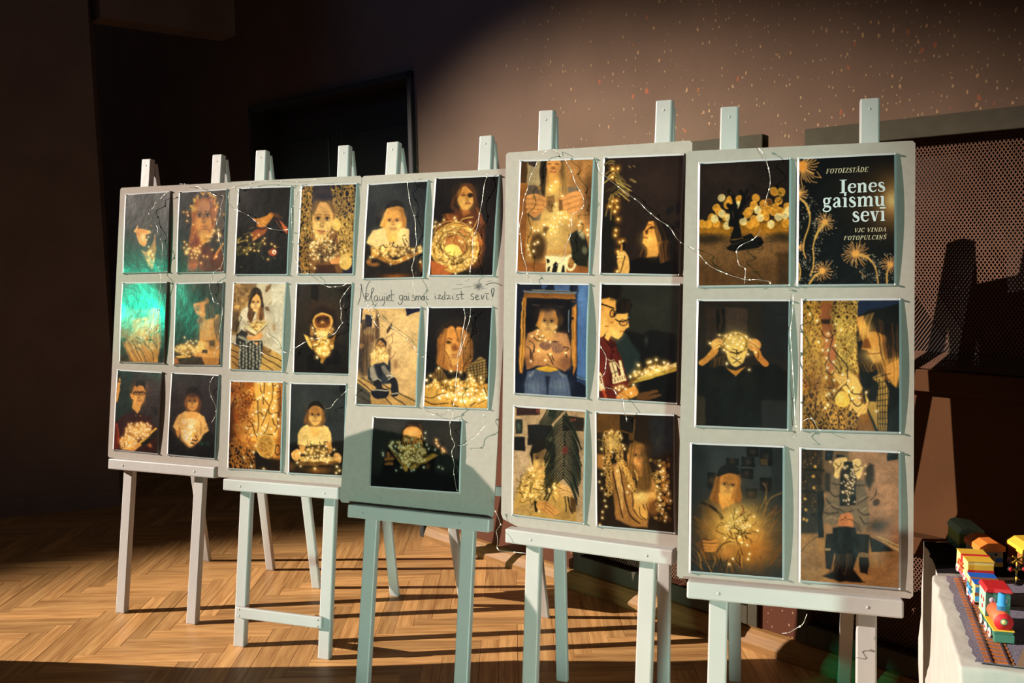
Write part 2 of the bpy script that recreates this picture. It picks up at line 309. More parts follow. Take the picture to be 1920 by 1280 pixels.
def make_easel(i):
    F = FR[i]; (uLf, uRf, uLt, uRt), rear, (t0, t1) = BOARDS[i][3:]
    rt = F.col[0].xyz; up = F.col[1].xyz; n = F.col[2].xyz; P = lambda u, v, d: F @ V((u, v, d))
    vf = -F.translation.z/up.z
    base = P(.25, vf, -.015); base.z = 0; e = empty('easel', base); tag(e, EASEL_L[i], 'easel', 'white easels in a row'); T = Matrix.Translation(-base)
    def bar(name, p, q, ax, w, d, par=e, bev=.0035, flat=None):
        m = MB(); m.beam(T @ p, T @ q, ax, w, d)
        if flat is not None: m.v = [(a, b, max(c, 0) if flat else c) for a, b, c in m.v]
        return m.build(name, M_WHITE, par, bev)
    pd = .024; off = -.0045 - pd/2
    for k, (uf, ut) in enumerate(((uLf, uLt), (uRf, uRt))):
        foot = P(uf, vf - .012, off); top = P(ut, 1.1, off)
        bar('front_leg', foot, top, rt, .0415, pd, flat=True)
        # rear leg hinged just behind the top of the post
        h = P(ut + .002, 1.088, off - pd/2 - .006); rf = V((rear[k][0], rear[k][1], 0)); d = (rf-h).normalized()
        bar('rear_leg', rf + d*.012, h, rt, .036, .018, flat=True)
        m = MB(); a = P(ut, 1.075, off); m.tube([T @ (a - rt*.0 + n*(pd/2+.0006)), T @ (a + n*(pd/2-.004))], .0028, 8); m.build('screw', M_WHITE, e)
    # tray bar the board stands on, with its two screws
    tr = bar('tray', P(t0, -.0185, .0145), P(t1, -.0185, .0145), n, .037, .038, bev=.004)
    for u in (uLf*.33 + uLt*.67, uRf*.33 + uRt*.67):
        m = MB(); m.tube([T @ P(u, -.02, .0325), T @ P(u, -.02, .0338)], .0035, 8); m.build('screw', M_WHITE, tr)
    # rear cross bar
    zq = .29; a, b = [P(ut, 1.088, off-.02).lerp(V((*rear[k], 0)), 1-zq) for k, ut in enumerate((uLt, uRt))]
    dd = (b-a).normalized(); bk = V((-rt.y, rt.x, 0)); bar('rear_cross_bar', a - dd*.045 + bk*.02, b + dd*.045 + bk*.02, V((0, 0, 1)), .034, .014)
    if i == 1:
        cb = bar('front_cross_bar', P(.098, -.436, .004), P(.421, -.434, .004), up, .036, .014)
        for u in (.112, .407):
            for dv in (-.01, .01):
                m = MB(); m.tube([T @ P(u, -.435+dv, .0105), T @ P(u, -.435+dv, .0118)], .0026, 8); m.build('screw', M_SCREW, cb)
    return e
for i in range(5): make_easel(i)
def make_board(i):
    m = MB(); c = .006
    poly = [(c, 0), (.5-c, 0), (.5, c), (.5, BH-c), (.5-c, BH), (c, BH), (0, BH-c), (0, c)]
    if i == 3: poly = [(.052, .0), (.5-c, 0), (.5, c), (.5, BH-c), (.5-c, BH), (c, BH), (0, BH-c), (0, .03), (.006, .017)]
    m.prism(poly, -.004, 0)
    o = m.build('display_board', M_CARD, mat=FR[i]); tag(o, BOARD_L[i], 'board', 'grey display boards on the easels'); return o
BO = [make_board(i) for i in range(5)]
# ---------------------------------------------------------------- printed pictures
# Every print is a flat photograph: its picture is drawn procedurally on a fine
# vertex grid (colour attribute), in the picture's own drawing coordinates.
def cat_rom(pts, closed=False, n=6):
    P = [np.array(p, float) for p in pts]
    if len(P) < 3: return [tuple(p) for p in P]
    out = []; m = len(P)
    for i in range(m if closed else m - 1):
        a = P[(i-1) % m] if (closed or i > 0) else P[0]
        b = P[i]; c = P[(i+1) % m]
        d = P[(i+2) % m] if (closed or i + 2 < m) else P[m-1]
        for k in range(n):
            t = k / n
            out.append(tuple(.5*((2*b) + (c-a)*t + (2*a-5*b+4*c-d)*t*t + (3*b-a-3*c+d)*t**3)))
    if not closed: out.append(tuple(P[-1]))
    return out

class Art:
    def __init__(s, quad, nx, ny, bg, seed=1):
        tl, tr, br, bl = [np.array(q, float) for q in quad]
        u = np.linspace(0, 1, nx + 1)[None, :, None]; v = np.linspace(0, 1, ny + 1)[:, None, None]
        p = (tl*(1-u) + tr*u)*(1-v) + (bl*(1-u) + br*u)*v
        s.X = p[..., 0]; s.Y = p[..., 1]; s.C = np.empty(s.X.shape + (3,)); s.C[:] = bg
        if seed != 52:   # a little organic wobble so that drawn edges are not ruler-straight
            k = (s.X.max()-s.X.min())/800
            wx = s.noise(64*k, seed)*.8 + s.noise(22*k, seed+1)*.2; wy = s.noise(64*k, seed+2)*.8 + s.noise(22*k, seed+3)*.2
            s.X = s.X + (wx-.5)*15*k; s.Y = s.Y + (wy-.5)*15*k
        s.nx, s.ny = nx, ny; s.r = random.Random(seed)
    def _box(s, x0, y0, x1, y1):
        # grid rows/columns that can touch this drawing rectangle
        m = (s.X >= x0) & (s.X <= x1) & (s.Y >= y0) & (s.Y <= y1)
        r = np.where(m.any(1))[0]; c = np.where(m.any(0))[0]
        if len(r) == 0: return None
        return (slice(r[0], r[-1] + 1), slice(c[0], c[-1] + 1))
    def _mix(s, b, m, col, a):
        m = (m * a)[..., None]
        s.C[b] = s.C[b] * (1 - m) + np.array(col, float) * m
    def E(s, cx, cy, rx, ry, col, a=1, e=6, rot=0):
        R = max(rx, ry) + e; b = s._box(cx-R, cy-R, cx+R, cy+R)
        if b is None: return s
        dx = s.X[b] - cx; dy = s.Y[b] - cy; c, q = math.cos(math.radians(rot)), math.sin(math.radians(rot))
        x = dx*c + dy*q; y = -dx*q + dy*c
        d = (1 - np.sqrt((x/rx)**2 + (y/ry)**2)) * min(rx, ry)
        s._mix(b, np.clip(d/e + .5, 0, 1), col, a); return s
    def R(s, cx, cy, rx, ry, w, col, a=1, rot=0, e=4):
        R = max(rx, ry) + w + e; b = s._box(cx-R, cy-R, cx+R, cy+R)
        if b is None: return s
        dx = s.X[b] - cx; dy = s.Y[b] - cy; c, q = math.cos(math.radians(rot)), math.sin(math.radians(rot))
        x = dx*c + dy*q; y = -dx*q + dy*c
        d = abs(np.sqrt((x/rx)**2 + (y/ry)**2) - 1) * min(rx, ry)
        s._mix(b, np.clip((w/2 - d)/e + .5, 0, 1), col, a); return s
    def G(s, cx, cy, r, col, a=1, ry=None):
        ry = ry or r; b = s._box(cx-2.4*r, cy-2.4*ry, cx+2.4*r, cy+2.4*ry)
        if b is None: return s
        s._mix(b, np.exp(-((s.X[b]-cx)/r)**2 - ((s.Y[b]-cy)/ry)**2), col, a); return s
    def P(s, pts, col, a=1, e=6, sm=False):
        if sm: pts = cat_rom(pts, True, 4)
        xs = [p[0] for p in pts]; ys = [p[1] for p in pts]
        b = s._box(min(xs)-e, min(ys)-e, max(xs)+e, max(ys)+e)
        if b is None: return s
        X = s.X[b]; Y = s.Y[b]; ins = np.zeros(X.shape, bool); D = np.full(X.shape, 1e9)
        for i in range(len(pts)):
            x0, y0 = pts[i]; x1, y1 = pts[(i+1) % len(pts)]
            dx, dy = x1-x0, y1-y0; L = dx*dx + dy*dy or 1
            t = np.clip(((X-x0)*dx + (Y-y0)*dy)/L, 0, 1)
            D = np.minimum(D, (X-x0-t*dx)**2 + (Y-y0-t*dy)**2)
            if y0 != y1: ins ^= ((y0 > Y) != (y1 > Y)) & (X < dx*(Y-y0)/dy + x0)
        D = np.sqrt(D); D = np.where(ins, D, -D)
        s._mix(b, np.clip(D/e + .5, 0, 1), col, a); return s
    def L(s, pts, w, col, a=1, sm=True, e=4):
        if sm: pts = cat_rom(pts, False, 4)
        xs = [p[0] for p in pts]; ys = [p[1] for p in pts]; q = w + e
        b = s._box(min(xs)-q, min(ys)-q, max(xs)+q, max(ys)+q)
        if b is None: return s
        X = s.X[b]; Y = s.Y[b]; D = np.full(X.shape, 1e9)
        for (x0, y0), (x1, y1) in zip(pts, pts[1:]):
            dx, dy = x1-x0, y1-y0; L = dx*dx + dy*dy or 1
            t = np.clip(((X-x0)*dx + (Y-y0)*dy)/L, 0, 1)
            D = np.minimum(D, (X-x0-t*dx)**2 + (Y-y0-t*dy)**2)
        s._mix(b, np.clip((w/2 - np.sqrt(D))/e + .5, 0, 1), col, a); return s
    def D(s, pts, r=9, col=(255, 240, 205), halo=(255, 190, 90), ha=.55):
        for x, y in pts:
            s.G(x, y, r*2.4, halo, ha); s.E(x, y, r, r, col, 1, r*.7)
        return s
    def finish(s):
        # photographic unevenness: tone drifts at two scales
        k = (s.X.max()-s.X.min())/800; sd = s.r.randint(0, 9999)
        s.C *= (1 + (s.noise(120*k, sd)-.5)*.2 + (s.noise(34*k, sd+1)-.5)*.12 + (s.noise(11*k, sd+2)-.5)*.1)[..., None]
        return s
    def noise(s, sc, seed):
        g = np.random.RandomState(seed); x = (s.X - s.X.min())/sc; y = (s.Y - s.Y.min())/sc
        T = g.rand(int(y.max())+3, int(x.max())+3); xi = x.astype(int); yi = y.astype(int)
        fx = x-xi; fy = y-yi; fx = fx*fx*(3-2*fx); fy = fy*fy*(3-2*fy)
        return (T[yi, xi]*(1-fx)+T[yi, xi+1]*fx)*(1-fy)+(T[yi+1, xi]*(1-fx)+T[yi+1, xi+1]*fx)*fy
    def N(s, sc, amp, seed=0, tint=(1, 1, 1)):
        # smooth value noise over the picture
        g = np.random.RandomState(seed)
        x = (s.X - s.X.min())/sc; y = (s.Y - s.Y.min())/sc
        T = g.rand(int(y.max())+3, int(x.max())+3); xi = x.astype(int); yi = y.astype(int)
        fx = x-xi; fy = y-yi; fx = fx*fx*(3-2*fx); fy = fy*fy*(3-2*fy)
        n = (T[yi, xi]*(1-fx)+T[yi, xi+1]*fx)*(1-fy)+(T[yi+1, xi]*(1-fx)+T[yi+1, xi+1]*fx)*fy
        s.C *= 1 + (n[..., None]-.5)*2*amp*np.array(tint); return s
    def tangle(s, cx, cy, rx, ry, wires, bulbs, wl=60, ww=7, br=9, wcol=(38, 24, 8), bcol=(255, 240, 205), glow=(235, 165, 70), rot=0, halo=(255, 190, 90)):
        c, q = math.cos(math.radians(rot)), math.sin(math.radians(rot))
        def pt(f=1.0):
            while True:
                a, b = s.r.uniform(-1, 1), s.r.uniform(-1, 1)
                if a*a + b*b < f: break
            return cx + a*rx*c - b*ry*q, cy + a*rx*q + b*ry*c
        if glow: s.E(cx, cy, rx*.9, ry*.9, glow, .75, min(rx, ry)*.7, rot)
        for _ in range(wires):
            x, y = pt(); a = s.r.uniform(0, 6.28); P = [(x, y)]
            for _ in range(3):
                a += s.r.uniform(-1.1, 1.1); x += math.cos(a)*wl*.45; y += math.sin(a)*wl*.45; P.append((x, y))
            s.L(P, ww*.85, wcol, .75)
        s.D([pt(1.0) for _ in range(bulbs)], br, bcol, halo); return s
    def chain(s, x0, y0, x1, y1, cols, r, col, w=9, dark=None, a=.9):
        if dark is not None: s.P([(x0, y0), (x1, y0), (x1, y1), (x0, y1)], dark, .9, 20)
        for i in range(cols):
            cx = x0 + (i + .5)*(x1-x0)/cols; y = y0 + s.r.uniform(-r, r); k = 0
            while y < y1:
                j = s.r.uniform(-.5, .5)*r; t = s.r.uniform(.72, 1.12); cc = tuple(min(255, v*t) for v in col)
                if k % 2 == 0: s.R(cx+j, y, r*s.r.uniform(.7, 1.05), r*s.r.uniform(.9, 1.2), w, cc, a, s.r.uniform(-30, 30))
                else: s.R(cx+j, y, r*.4, r*s.r.uniform(.9, 1.2), w, cc, a, s.r.uniform(-15, 15))
                y += r*s.r.uniform(1.15, 1.5); k += 1
        return s
    def hair(s, top, bot, n, w, cols, a=.8, wob=12):
        # strands that run from one poly-line to another
        def at(P, t):
            t *= len(P)-1; i = min(int(t), len(P)-2); f = t-i
            return P[i][0]*(1-f)+P[i+1][0]*f, P[i][1]*(1-f)+P[i+1][1]*f
        for k in range(n):
            t = (k+.5)/n; x0, y0 = at(top, t); x1, y1 = at(bot, t); j = s.r.uniform(-wob, wob)
            s.L([(x0, y0), ((x0+x1)/2+j, (y0+y1)/2), (x1+s.r.uniform(-wob, wob), y1)], w*s.r.uniform(.5, 1.15), s.r.choice(cols), a*.72, True, 9)
        return s
    def face(s, cx, cy, w, h, rot=0, skin=(225, 160, 80), lit=(250, 200, 115), dark=(95, 48, 18), top=None, eye=-.08, turn=0.0, soft=10, mouth=.5, chin=1.0, eyes=True, nose=.22):
        c, q = math.cos(math.radians(rot)), math.sin(math.radians(rot))
        def T(a, b): x = a*w/2; y = b*h/2; return cx + x*c - y*q, cy + x*q + y*c
        s.P([T(*p) for p in [(-.6, -.92), (0, -1.02), (.6, -.92), (.95, -.45), (.97, .05), (.82, .5), (.45, .88*chin), (0, 1.0*chin), (-.45, .88*chin), (-.82, .5), (-.97, .05), (-.95, -.45)]], skin, 1, soft, True)
        x, y = T(0, .55); s.G(x, y, w*.38, lit, .75, h*.26)
        x, y = T(-.5+turn*.2, .15); s.G(x, y, w*.2, lit, .6, h*.14); x, y = T(.5+turn*.2, .15); s.G(x, y, w*.2, lit, .6, h*.14)
        if top is not None:
            x, y = T(0, -.62); s.G(x, y, w*.55, top, .75, h*.25)
        if eyes:
            for k in (-1, 1):
                x, y = T(k*.42+turn, eye); s.E(x, y, w*.17, h*.075, dark, .55, w*.12, rot)
                s.E(x, y+h*.01, w*.11, h*.03, (250, 225, 180), .55, w*.05, rot); s.E(x, y+h*.008, w*.055, h*.035, (30, 16, 10), .95, w*.04, rot)
                s.L([T(k*.68+turn, eye-.16), T(k*.42+turn, eye-.22), T(k*.16+turn, eye-.17)], h*.03, dark, .5)
                s.L([T(k*.62+turn, eye-.02), T(k*.42+turn, eye-.07), T(k*.24+turn, eye-.01)], h*.022, (30, 16, 10), .9)
        x, y = T(turn, nose-.06); s.E(x, y, w*.1, h*.1, dark, .4, w*.12, rot)
        x, y = T(turn, nose); s.G(x, y+h*.01, w*.09, lit, .8, h*.03)
        for k in (-1, 1): x, y = T(turn+k*.1, nose+.05); s.E(x, y, w*.035, h*.016, dark, .8, w*.04, rot)
        s.L([T(turn-.3, mouth-.01), T(turn-.1, mouth-.02), T(turn, mouth), T(turn+.1, mouth-.02), T(turn+.3, mouth-.01)], h*.022, (120, 56, 30), .8)
        x, y = T(turn, mouth+.075); s.E(x, y, w*.2, h*.03, (205, 120, 72), .5, w*.08, rot)
        x, y = T(turn, mouth+.15); s.E(x, y, w*.16, h*.018, dark, .4, w*.08, rot)
        return s
    def fingers(s, pts, w, col, line=(110, 60, 22)):
        for P in pts:
            s.L(P, w+5, line, .8); s.L(P, w, col, 1)
        return s

DUSK = (22, 22, 23); AMB = (232, 172, 84); HOT = (255, 232, 175); SKIN = (226, 158, 78)
ART = {}
def art(key, quad, bg, seed=1):
    def deco(f): ART[key] = (quad, bg, seed, f); return f
    return deco

# ----- board with the poster (nearest)
@art('5a', [(70,110),(882,72),(876,1220),(57,1225)], (32,22,19), 51)
def _(A):
    A.G(250, 250, 300, (52,36,30), .7, 160); A.P([(40,735),(900,720),(900,1260),(40,1260)], (112,76,42), 1, 60)
    A.P([(40,1040),(900,1020),(900,1260),(40,1260)], (88,55,26), .8, 160); A.P([(40,650),(900,640),(900,760),(40,775)], (176,112,24), .85, 60)
    A.E(150, 800, 150, 42, (38,28,14), .85, 50); A.E(830, 790, 110, 40, (40,30,16), .85, 50); A.P([(770,940),(890,930),(890,1230),(780,1230)], (52,32,14), .7, 40)
    o=(228,150,44); w=(242,214,150); d=(128,74,30)
    for x,y,c in [(697,470,d),(220,518,o),(245,550,o),(350,445,o),(437,440,o),(325,487,o),(583,430,o),(748,372,o),(812,378,o),(788,455,o),(655,482,o),(562,498,o),(520,552,o),(755,515,o),(745,555,o),(805,555,o),(690,540,o),(865,510,o),(310,600,o),(175,610,o),(222,660,o),(85,660,o),(143,668,o),(675,600,o),(565,625,o),(855,660,o),(530,675,o),(580,655,o),(500,580,o),(640,560,o),(270,422,w),(425,490,w),(272,567,w),(600,537,w),(335,605,w),(205,620,w),(625,608,w),(790,607,w),(850,590,w),(870,545,w),(465,645,w),(320,680,w),(720,670,w)]:
        A.E(x,y,36,38,c,.82,6); A.R(x,y,33,35,6,(255,190,80),.5)
    K=(12,9,8)
    A.L([(335,360),(378,410),(388,470),(398,520)],34,K); A.L([(440,370),(468,412),(462,470),(440,540)],36,K); A.L([(505,355),(485,395),(468,420)],22,K); A.L([(525,415),(500,445),(470,500)],20,K); A.L([(332,495),(372,520),(390,560)],34,K)
    A.P([(335,500),(410,480),(425,560),(470,588),(468,612),(438,620),(430,660),(448,800),(355,800),(380,700),(335,690),(330,650),(352,600)],K,1,6,True)
    A.P([(318,885),(360,850),(350,805),(440,790),(540,755),(565,780),(620,785),(645,850),(600,885),(520,895),(430,918),(350,912)],K,1,8,True)
    A.L([(360,812),(420,806),(462,798)],6,(190,130,40)); A.L([(360,850),(420,840),(470,818),(520,800)],5,(90,62,24)); A.L([(345,365),(372,395)],6,(120,90,60),.7); A.L([(372,545),(380,600)],8,(110,82,52),.6); A.N(14,.12,3)
@art('5b', [(63,100),(915,60),(912,1220),(57,1220)], (9,8,10), 52)
def _(A):
    A.G(890,480,330,(92,62,30),.85,300); A.G(900,470,150,(196,146,82),.85,190); A.G(893,470,60,(246,214,140),.8,75); A.G(620,380,230,(38,26,16),.6,180)
    O=(233,164,92); S=(222,166,84)
    def dots(x,y,rx,ry,n):
        for _ in range(n):
            a=A.r.uniform(0,6.28); q=A.r.uniform(.2,1)**.6; A.E(x+math.cos(a)*rx*q, y+math.sin(a)*ry*q, A.r.uniform(2.5,5), A.r.uniform(2.5,5), (245,225,190), .9, 3)
    dots(140,760,140,330,230); dots(300,680,120,110,50); dots(120,1120,110,110,70); dots(300,1110,120,120,60); dots(560,960,130,110,50); dots(700,1080,100,130,90); dots(850,1080,80,140,70)
    def burst(x,y,r,n,a0=0,a1=360,w=7):
        for k in range(n):
            a=math.radians(a0+(a1-a0)*(k+.5)/n+A.r.uniform(-5,5)); q=r*A.r.uniform(.72,1.08); z=r*.2
            A.L([(x+math.cos(a)*z,y+math.sin(a)*z),(x+math.cos(a+.06)*q*.7,y+math.sin(a+.06)*q*.7),(x+math.cos(a)*q,y+math.sin(a)*q)],w,O)
        A.E(x,y,r*.24,r*.24,(246,170,80),1,r*.15)
    burst(85,160,165,17,-80,110,8); A.E(88,165,40,48,(240,150,60),1,20)
    for P in [[(120,190),(170,230),(215,260),(262,262)],[(110,200),(150,260),(180,300),(225,310)],[(225,212),(245,240),(262,268)]]: A.L(P,7,O)
    burst(55,410,85,12,-85,85); A.L([(70,455),(130,510),(162,600),(150,710),(112,820),(103,920),(125,985)],13,S); A.L([(75,458),(125,505),(158,590)],20,S)
    burst(298,665,88,20); A.L([(290,685),(228,770),(192,880),(198,1000),(188,1080),(165,1140)],13,S); A.L([(288,690),(240,745),(212,810)],22,S)
    burst(275,1100,100,20); A.L([(262,1112),(205,1150),(158,1212)],18,S)
    burst(575,950,125,26,0,360,7); A.L([(600,955),(680,985),(735,1050),(765,1140),(772,1215)],13,S); A.L([(600,955),(670,978),(715,1020)],20,S)
    burst(878,1050,85,18); A.L([(872,1065),(850,1130),(850,1215)],16,S); A.L([(608,1112),(640,1135),(662,1165)],6,O); A.L([(60,1030),(75,1100),(66,1180)],14,S); burst(58,890,50,7,-70,70)
@art('5c', [(82,45),(910,45),(890,1225),(55,1200)], (36,28,22), 53)
def _(A):
    A.P([(150,110),(530,110),(530,360),(150,420)],(48,34,26),.9,20); A.P([(335,105),(535,115),(535,340),(335,340)],(62,46,36),.9,12); A.P([(248,120),(332,120),(325,345),(250,345)],(18,14,12),.9,12)
    A.L([(285,130),(300,220),(275,300)],22,(70,46,26),.6); A.P([(670,60),(920,50),(920,600),(670,560)],(30,28,30),.9,40); A.P([(660,960),(900,960),(900,1230),(660,1230)],(34,32,32),.9,16); A.P([(70,930),(150,930),(140,1210),(60,1200)],(52,42,30),.8,12); A.L([(750,165),(890,168)],14,(20,18,18),.8)
    A.P([(70,640),(180,590),(330,650),(430,740),(560,650),(700,625),(830,640),(885,720),(895,960),(660,965),(660,1240),(150,1240),(140,930),(60,920)],(17,14,13),1,18,False)
    A.E(300,800,120,60,(30,25,21),.5,60); A.E(540,790,90,70,(28,24,20),.5,60); A.P([(335,660),(430,690),(520,650),(425,742)],(186,118,44),1,10)
    A.L([(110,620),(170,575),(225,520),(240,470)],62,(208,136,58),1); A.L([(700,625),(645,570),(620,510)],58,(196,120,50),1)
    A.E(250,440,60,44,(232,164,84),1,12,-20); A.E(595,450,62,60,(224,150,72),1,12,20)
    A.E(425,440,130,112,(188,142,66),1,22); A.G(420,430,110,(246,206,120),.8)
    A.P([(340,470),(520,480),(520,560),(490,620),(430,652),(375,620),(345,560)],(246,196,106),1,12,True)
    for k in range(40):
        a=A.r.uniform(0,6.28); A.L([(425+math.cos(a)*118,440+math.sin(a)*100),(425+math.cos(a+.3)*100,440+math.sin(a+.3)*86),(425+math.cos(a+.5)*112,440+math.sin(a+.5)*96)],6,(96,66,22),.6)
    A.L([(290,370),(420,338),(540,385)],9,(206,160,80)); A.hair([(215,570),(330,560)],[(200,670),(320,640)],12,8,[(120,76,26),(170,108,40),(60,38,16)])
    for P in [[(385,520),(440,540),(485,510)],[(385,570),(430,590),(480,575)],[(440,500),(438,600)],[(400,620),(445,600),(480,628)],[(400,500),(430,505),(460,545)],[(560,560),(590,590),(630,570),(632,520)]]: A.L(P,7,(40,26,10))
    A.D([(425,345),(380,360),(335,370),(520,370),(365,390),(410,400),(480,385),(330,440),(315,500),(350,520),(345,625),(440,450),(500,440),(560,400),(590,420),(540,540),(610,520),(270,365),(185,435),(480,470),(445,575),(552,680),(400,430),(355,465),(460,420)],9)
    A.fingers([[(215,450),(270,415),(305,425)],[(215,470),(275,440),(312,450)],[(225,490),(280,465)],[(575,420),(620,440),(640,470)],[(565,445),(610,470)]],22,(240,176,92)); A.N(18,.08,4)
@art('5d', [(55,40),(917,32),(930,1228),(55,1210)], (150,92,28), 54)
def _(A):
    A.P([(190,60),(330,60),(330,330),(220,330)],(150,82,44),1,14); A.P([(215,205),(335,205),(330,250),(215,245)],(48,24,10),1,14); A.P([(500,30),(930,20),(930,200),(520,190)],(28,36,62),1,30)
    A.P([(240,330),(360,330),(380,700),(270,700)],(196,112,66),1,20); A.P([(345,350),(400,330),(470,720),(400,760)],(232,176,74),1,16)
    A.chain(50,40,215,1220,4,34,(206,148,60),9,(70,38,10)); A.chain(330,40,545,330,5,31,(224,172,76),9,(44,26,10)); A.chain(360,250,560,700,5,27,(236,188,90),9,(112,70,20)); A.chain(60,880,560,1220,9,32,(210,148,58),9,(44,22,8)); A.chain(190,560,280,980,2,30,(224,168,74),9)
    A.G(130,420,110,(250,190,90),.35,200); A.G(150,800,130,(120,60,16),.5,140)
    A.P([(560,180),(640,120),(760,110),(940,60),(950,1240),(720,1240),(600,900),(560,620),(540,330)],(16,11,10),1,20)
    A.P([(545,190),(600,170),(660,330),(720,320),(800,360),(850,470),(930,540),(935,680),(900,830),(820,740),(760,600),(690,610),(655,540),(640,490),(585,480),(600,420),(560,330)],(222,148,64),1,14)
    A.G(700,540,110,(252,196,104),.8,80); A.G(640,300,70,(244,184,96),.7,80); A.P([(628,350),(660,420),(672,470),(590,470),(600,430)],(120,60,18),.85,16); A.L([(640,520),(690,528),(760,515)],9,(120,50,20),.8); A.L([(690,300),(750,330),(830,420)],14,(150,92,36),.6)
    A.E(850,440,70,130,(60,34,16),.8,50); A.hair([(580,180),(700,150)],[(545,420),(640,380)],10,10,[(238,184,96),(180,120,44)]); A.hair([(700,200),(940,260)],[(780,640),(935,560)],16,12,[(22,14,10),(40,24,12),(120,74,26)],.8); A.hair([(700,600),(920,560)],[(740,720),(915,830)],22,9,[(238,180,84),(206,140,54),(160,100,36)]); A.hair([(560,600),(740,620)],[(610,690),(720,680)],9,8,[(226,168,76),(150,96,36)])
    A.P([(690,730),(760,700),(840,860),(820,1220),(740,1220),(690,1100),(650,1010),(690,900)],(196,148,66),1,12); A.P([(690,740),(745,800),(720,960),(660,960),(680,850)],(20,14,10),1,14)
    for k in range(9): A.L([(700+k*6,740+k*52),(840,700+k*58)],7,(24,16,10),.85)
    for k in range(5): A.L([(725+k*26,720+k*30),(745+k*20,1215)],9,(24,16,10),.8)
    A.P([(840,860),(940,820),(940,1240),(820,1240)],(14,10,9),1,12)
    A.P([(310,700),(420,740),(470,680),(560,740),(600,830),(560,930),(640,1000),(620,860),(660,960),(640,1060),(560,1080),(500,1000),(540,950),(470,900),(400,800)],(246,190,98),1,14); A.E(422,940,72,70,(240,182,70),1,8); A.G(400,915,45,(252,212,120),.6)
    A.fingers([[(330,690),(400,740),(470,745)],[(390,830),(430,790),(480,745)],[(490,1030),(510,970),(545,960)],[(560,1090),(610,1010),(640,980)]],26,(244,184,96))
    for P in [[(220,310),(250,360),(300,385),(350,350)],[(300,320),(330,380),(310,470),(300,570),(350,640),(400,700)],[(330,470),(400,560),(460,640),(462,735)],[(265,490),(305,480)],[(300,560),(262,620),(290,690)],[(270,690),(320,720),(345,690)],[(265,830),(340,830),(320,760)],[(400,850),(450,800),(510,880),(570,890),(630,870)],[(450,800),(470,740)],[(520,830),(510,880)],[(330,950),(370,890),(410,850)],[(480,890),(500,940),(560,1000),(600,960),(595,930)]]: A.L(P,8,(34,22,12))
    A.D([(190,220),(285,345),(278,405),(358,455),(290,490),(240,490),(275,562),(345,605),(285,660),(275,745),(345,765),(420,710),(470,768),(350,858),(480,862),(632,870),(575,920),(275,905),(290,992),(268,1022),(405,310),(200,420),(355,250),(125,170),(512,930),(730,1045),(300,890),(520,830)],10)
@art('5e', [(70,38),(862,65),(855,1225),(52,1163)], (34,36,36), 55)
def _(A):
    A.P([(180,20),(760,40),(760,420),(250,420)],(52,54,54),.7,80)
    for x0,y0,x1,y1 in [(372,160,482,220),(505,148,622,240),(498,250,612,340),(552,55,660,145),(668,62,778,222),(205,285,280,430),(665,330,765,450),(540,430,640,520)]:
        A.P([(x0,y0),(x1,y0+6),(x1,y1+6),(x0,y1)],(17,16,17),1,5); A.G((x0+x1)/2,(y0+y1)/2,26,(72,54,38),.7)
    A.P([(672,165),(735,170),(735,222),(672,218)],(84,64,36),.8,6); A.L([(505,240),(620,248)],6,(84,84,82))
    A.P([(130,570),(240,520),(420,560),(520,570),(640,700),(600,1100),(90,1050),(60,760)],(72,52,30),1,26); A.P([(60,640),(160,560),(140,1000),(55,1170)],(30,26,22),.9,40)
    A.G(470,800,270,(232,158,60),.95,230); A.G(470,740,140,(255,216,122),.9,150); A.G(620,980,200,(176,104,32),.8,170)
    A.P([(290,310),(400,280),(480,310),(512,500),(500,560),(430,560),(330,580),(220,520),(255,430),(280,330)],(150,92,36),1,14); A.P([(300,480),(420,470),(440,560),(330,620)],(226,150,64),1,16)
    A.face(385,400,170,205,8,(214,140,60),(244,184,92),(84,42,14),(170,104,40),-.02,.12,10); A.hair([(300,330),(320,320)],[(235,520),(300,560)],8,12,[(190,120,48),(120,70,26)]); A.hair([(470,330),(492,350)],[(420,550),(508,540)],9,12,[(214,140,56),(160,96,36)])
    A.P([(285,320),(330,240),(420,218),(478,250),(485,312),(400,300),(330,318)],(22,18,17),1,10,True)
    A.L([(150,560),(240,590),(300,650),(330,700)],26,(30,22,16),.8); A.L([(510,580),(520,620),(495,670)],12,(120,48,26),.8)
    for k in range(150):
        x=A.r.uniform(150,840); y=A.r.uniform(620,1180); d=(x-470)/300; l=A.r.uniform(50,150); f=max(0,1-math.hypot((x-480)/330,(y-820)/330)); c=(120+130*f,66+126*f,18+70*f)
        A.L([(x,y),(x+d*l*.35+A.r.uniform(-15,15),y-l*.5),(x+d*l*.7+A.r.uniform(-30,30),y-l)],A.r.uniform(3,7),c,.75)
    for k in range(40):
        x=A.r.uniform(110,520); y=A.r.uniform(1000,1200); A.L([(x,y),(x-A.r.uniform(-40,60),y-A.r.uniform(60,150))],A.r.uniform(4,9),A.r.choice([(214,142,56),(150,90,30),(70,40,14),(36,22,10)]),.85)
    for P in [[(690,720),(715,600),(722,440),(690,380)],[(665,620),(700,540),(720,500)],[(700,640),(750,530),(850,470)]]: A.L(P,9,(150,108,50),.8)
    A.P([(100,920),(170,870),(250,890),(270,980),(180,1000),(110,960)],(96,58,26),1,14); A.fingers([[(170,900),(230,905),(285,890)],[(175,930),(235,935),(295,928)],[(180,958),(235,960),(285,955)],[(185,985),(235,985),(275,980)]],22,(200,128,54))
    A.tangle(470,790,130,130,30,18,80,8,9,(60,38,10),HOT,None); A.L([(290,1000),(330,930),(400,900),(440,910)],8,(60,36,12)); A.D([(430,1055),(398,1105),(560,1060),(570,1012),(360,870),(640,810),(610,680),(555,930),(460,640)],8); A.E(375,1010,60,50,(200,128,56),.6,40)
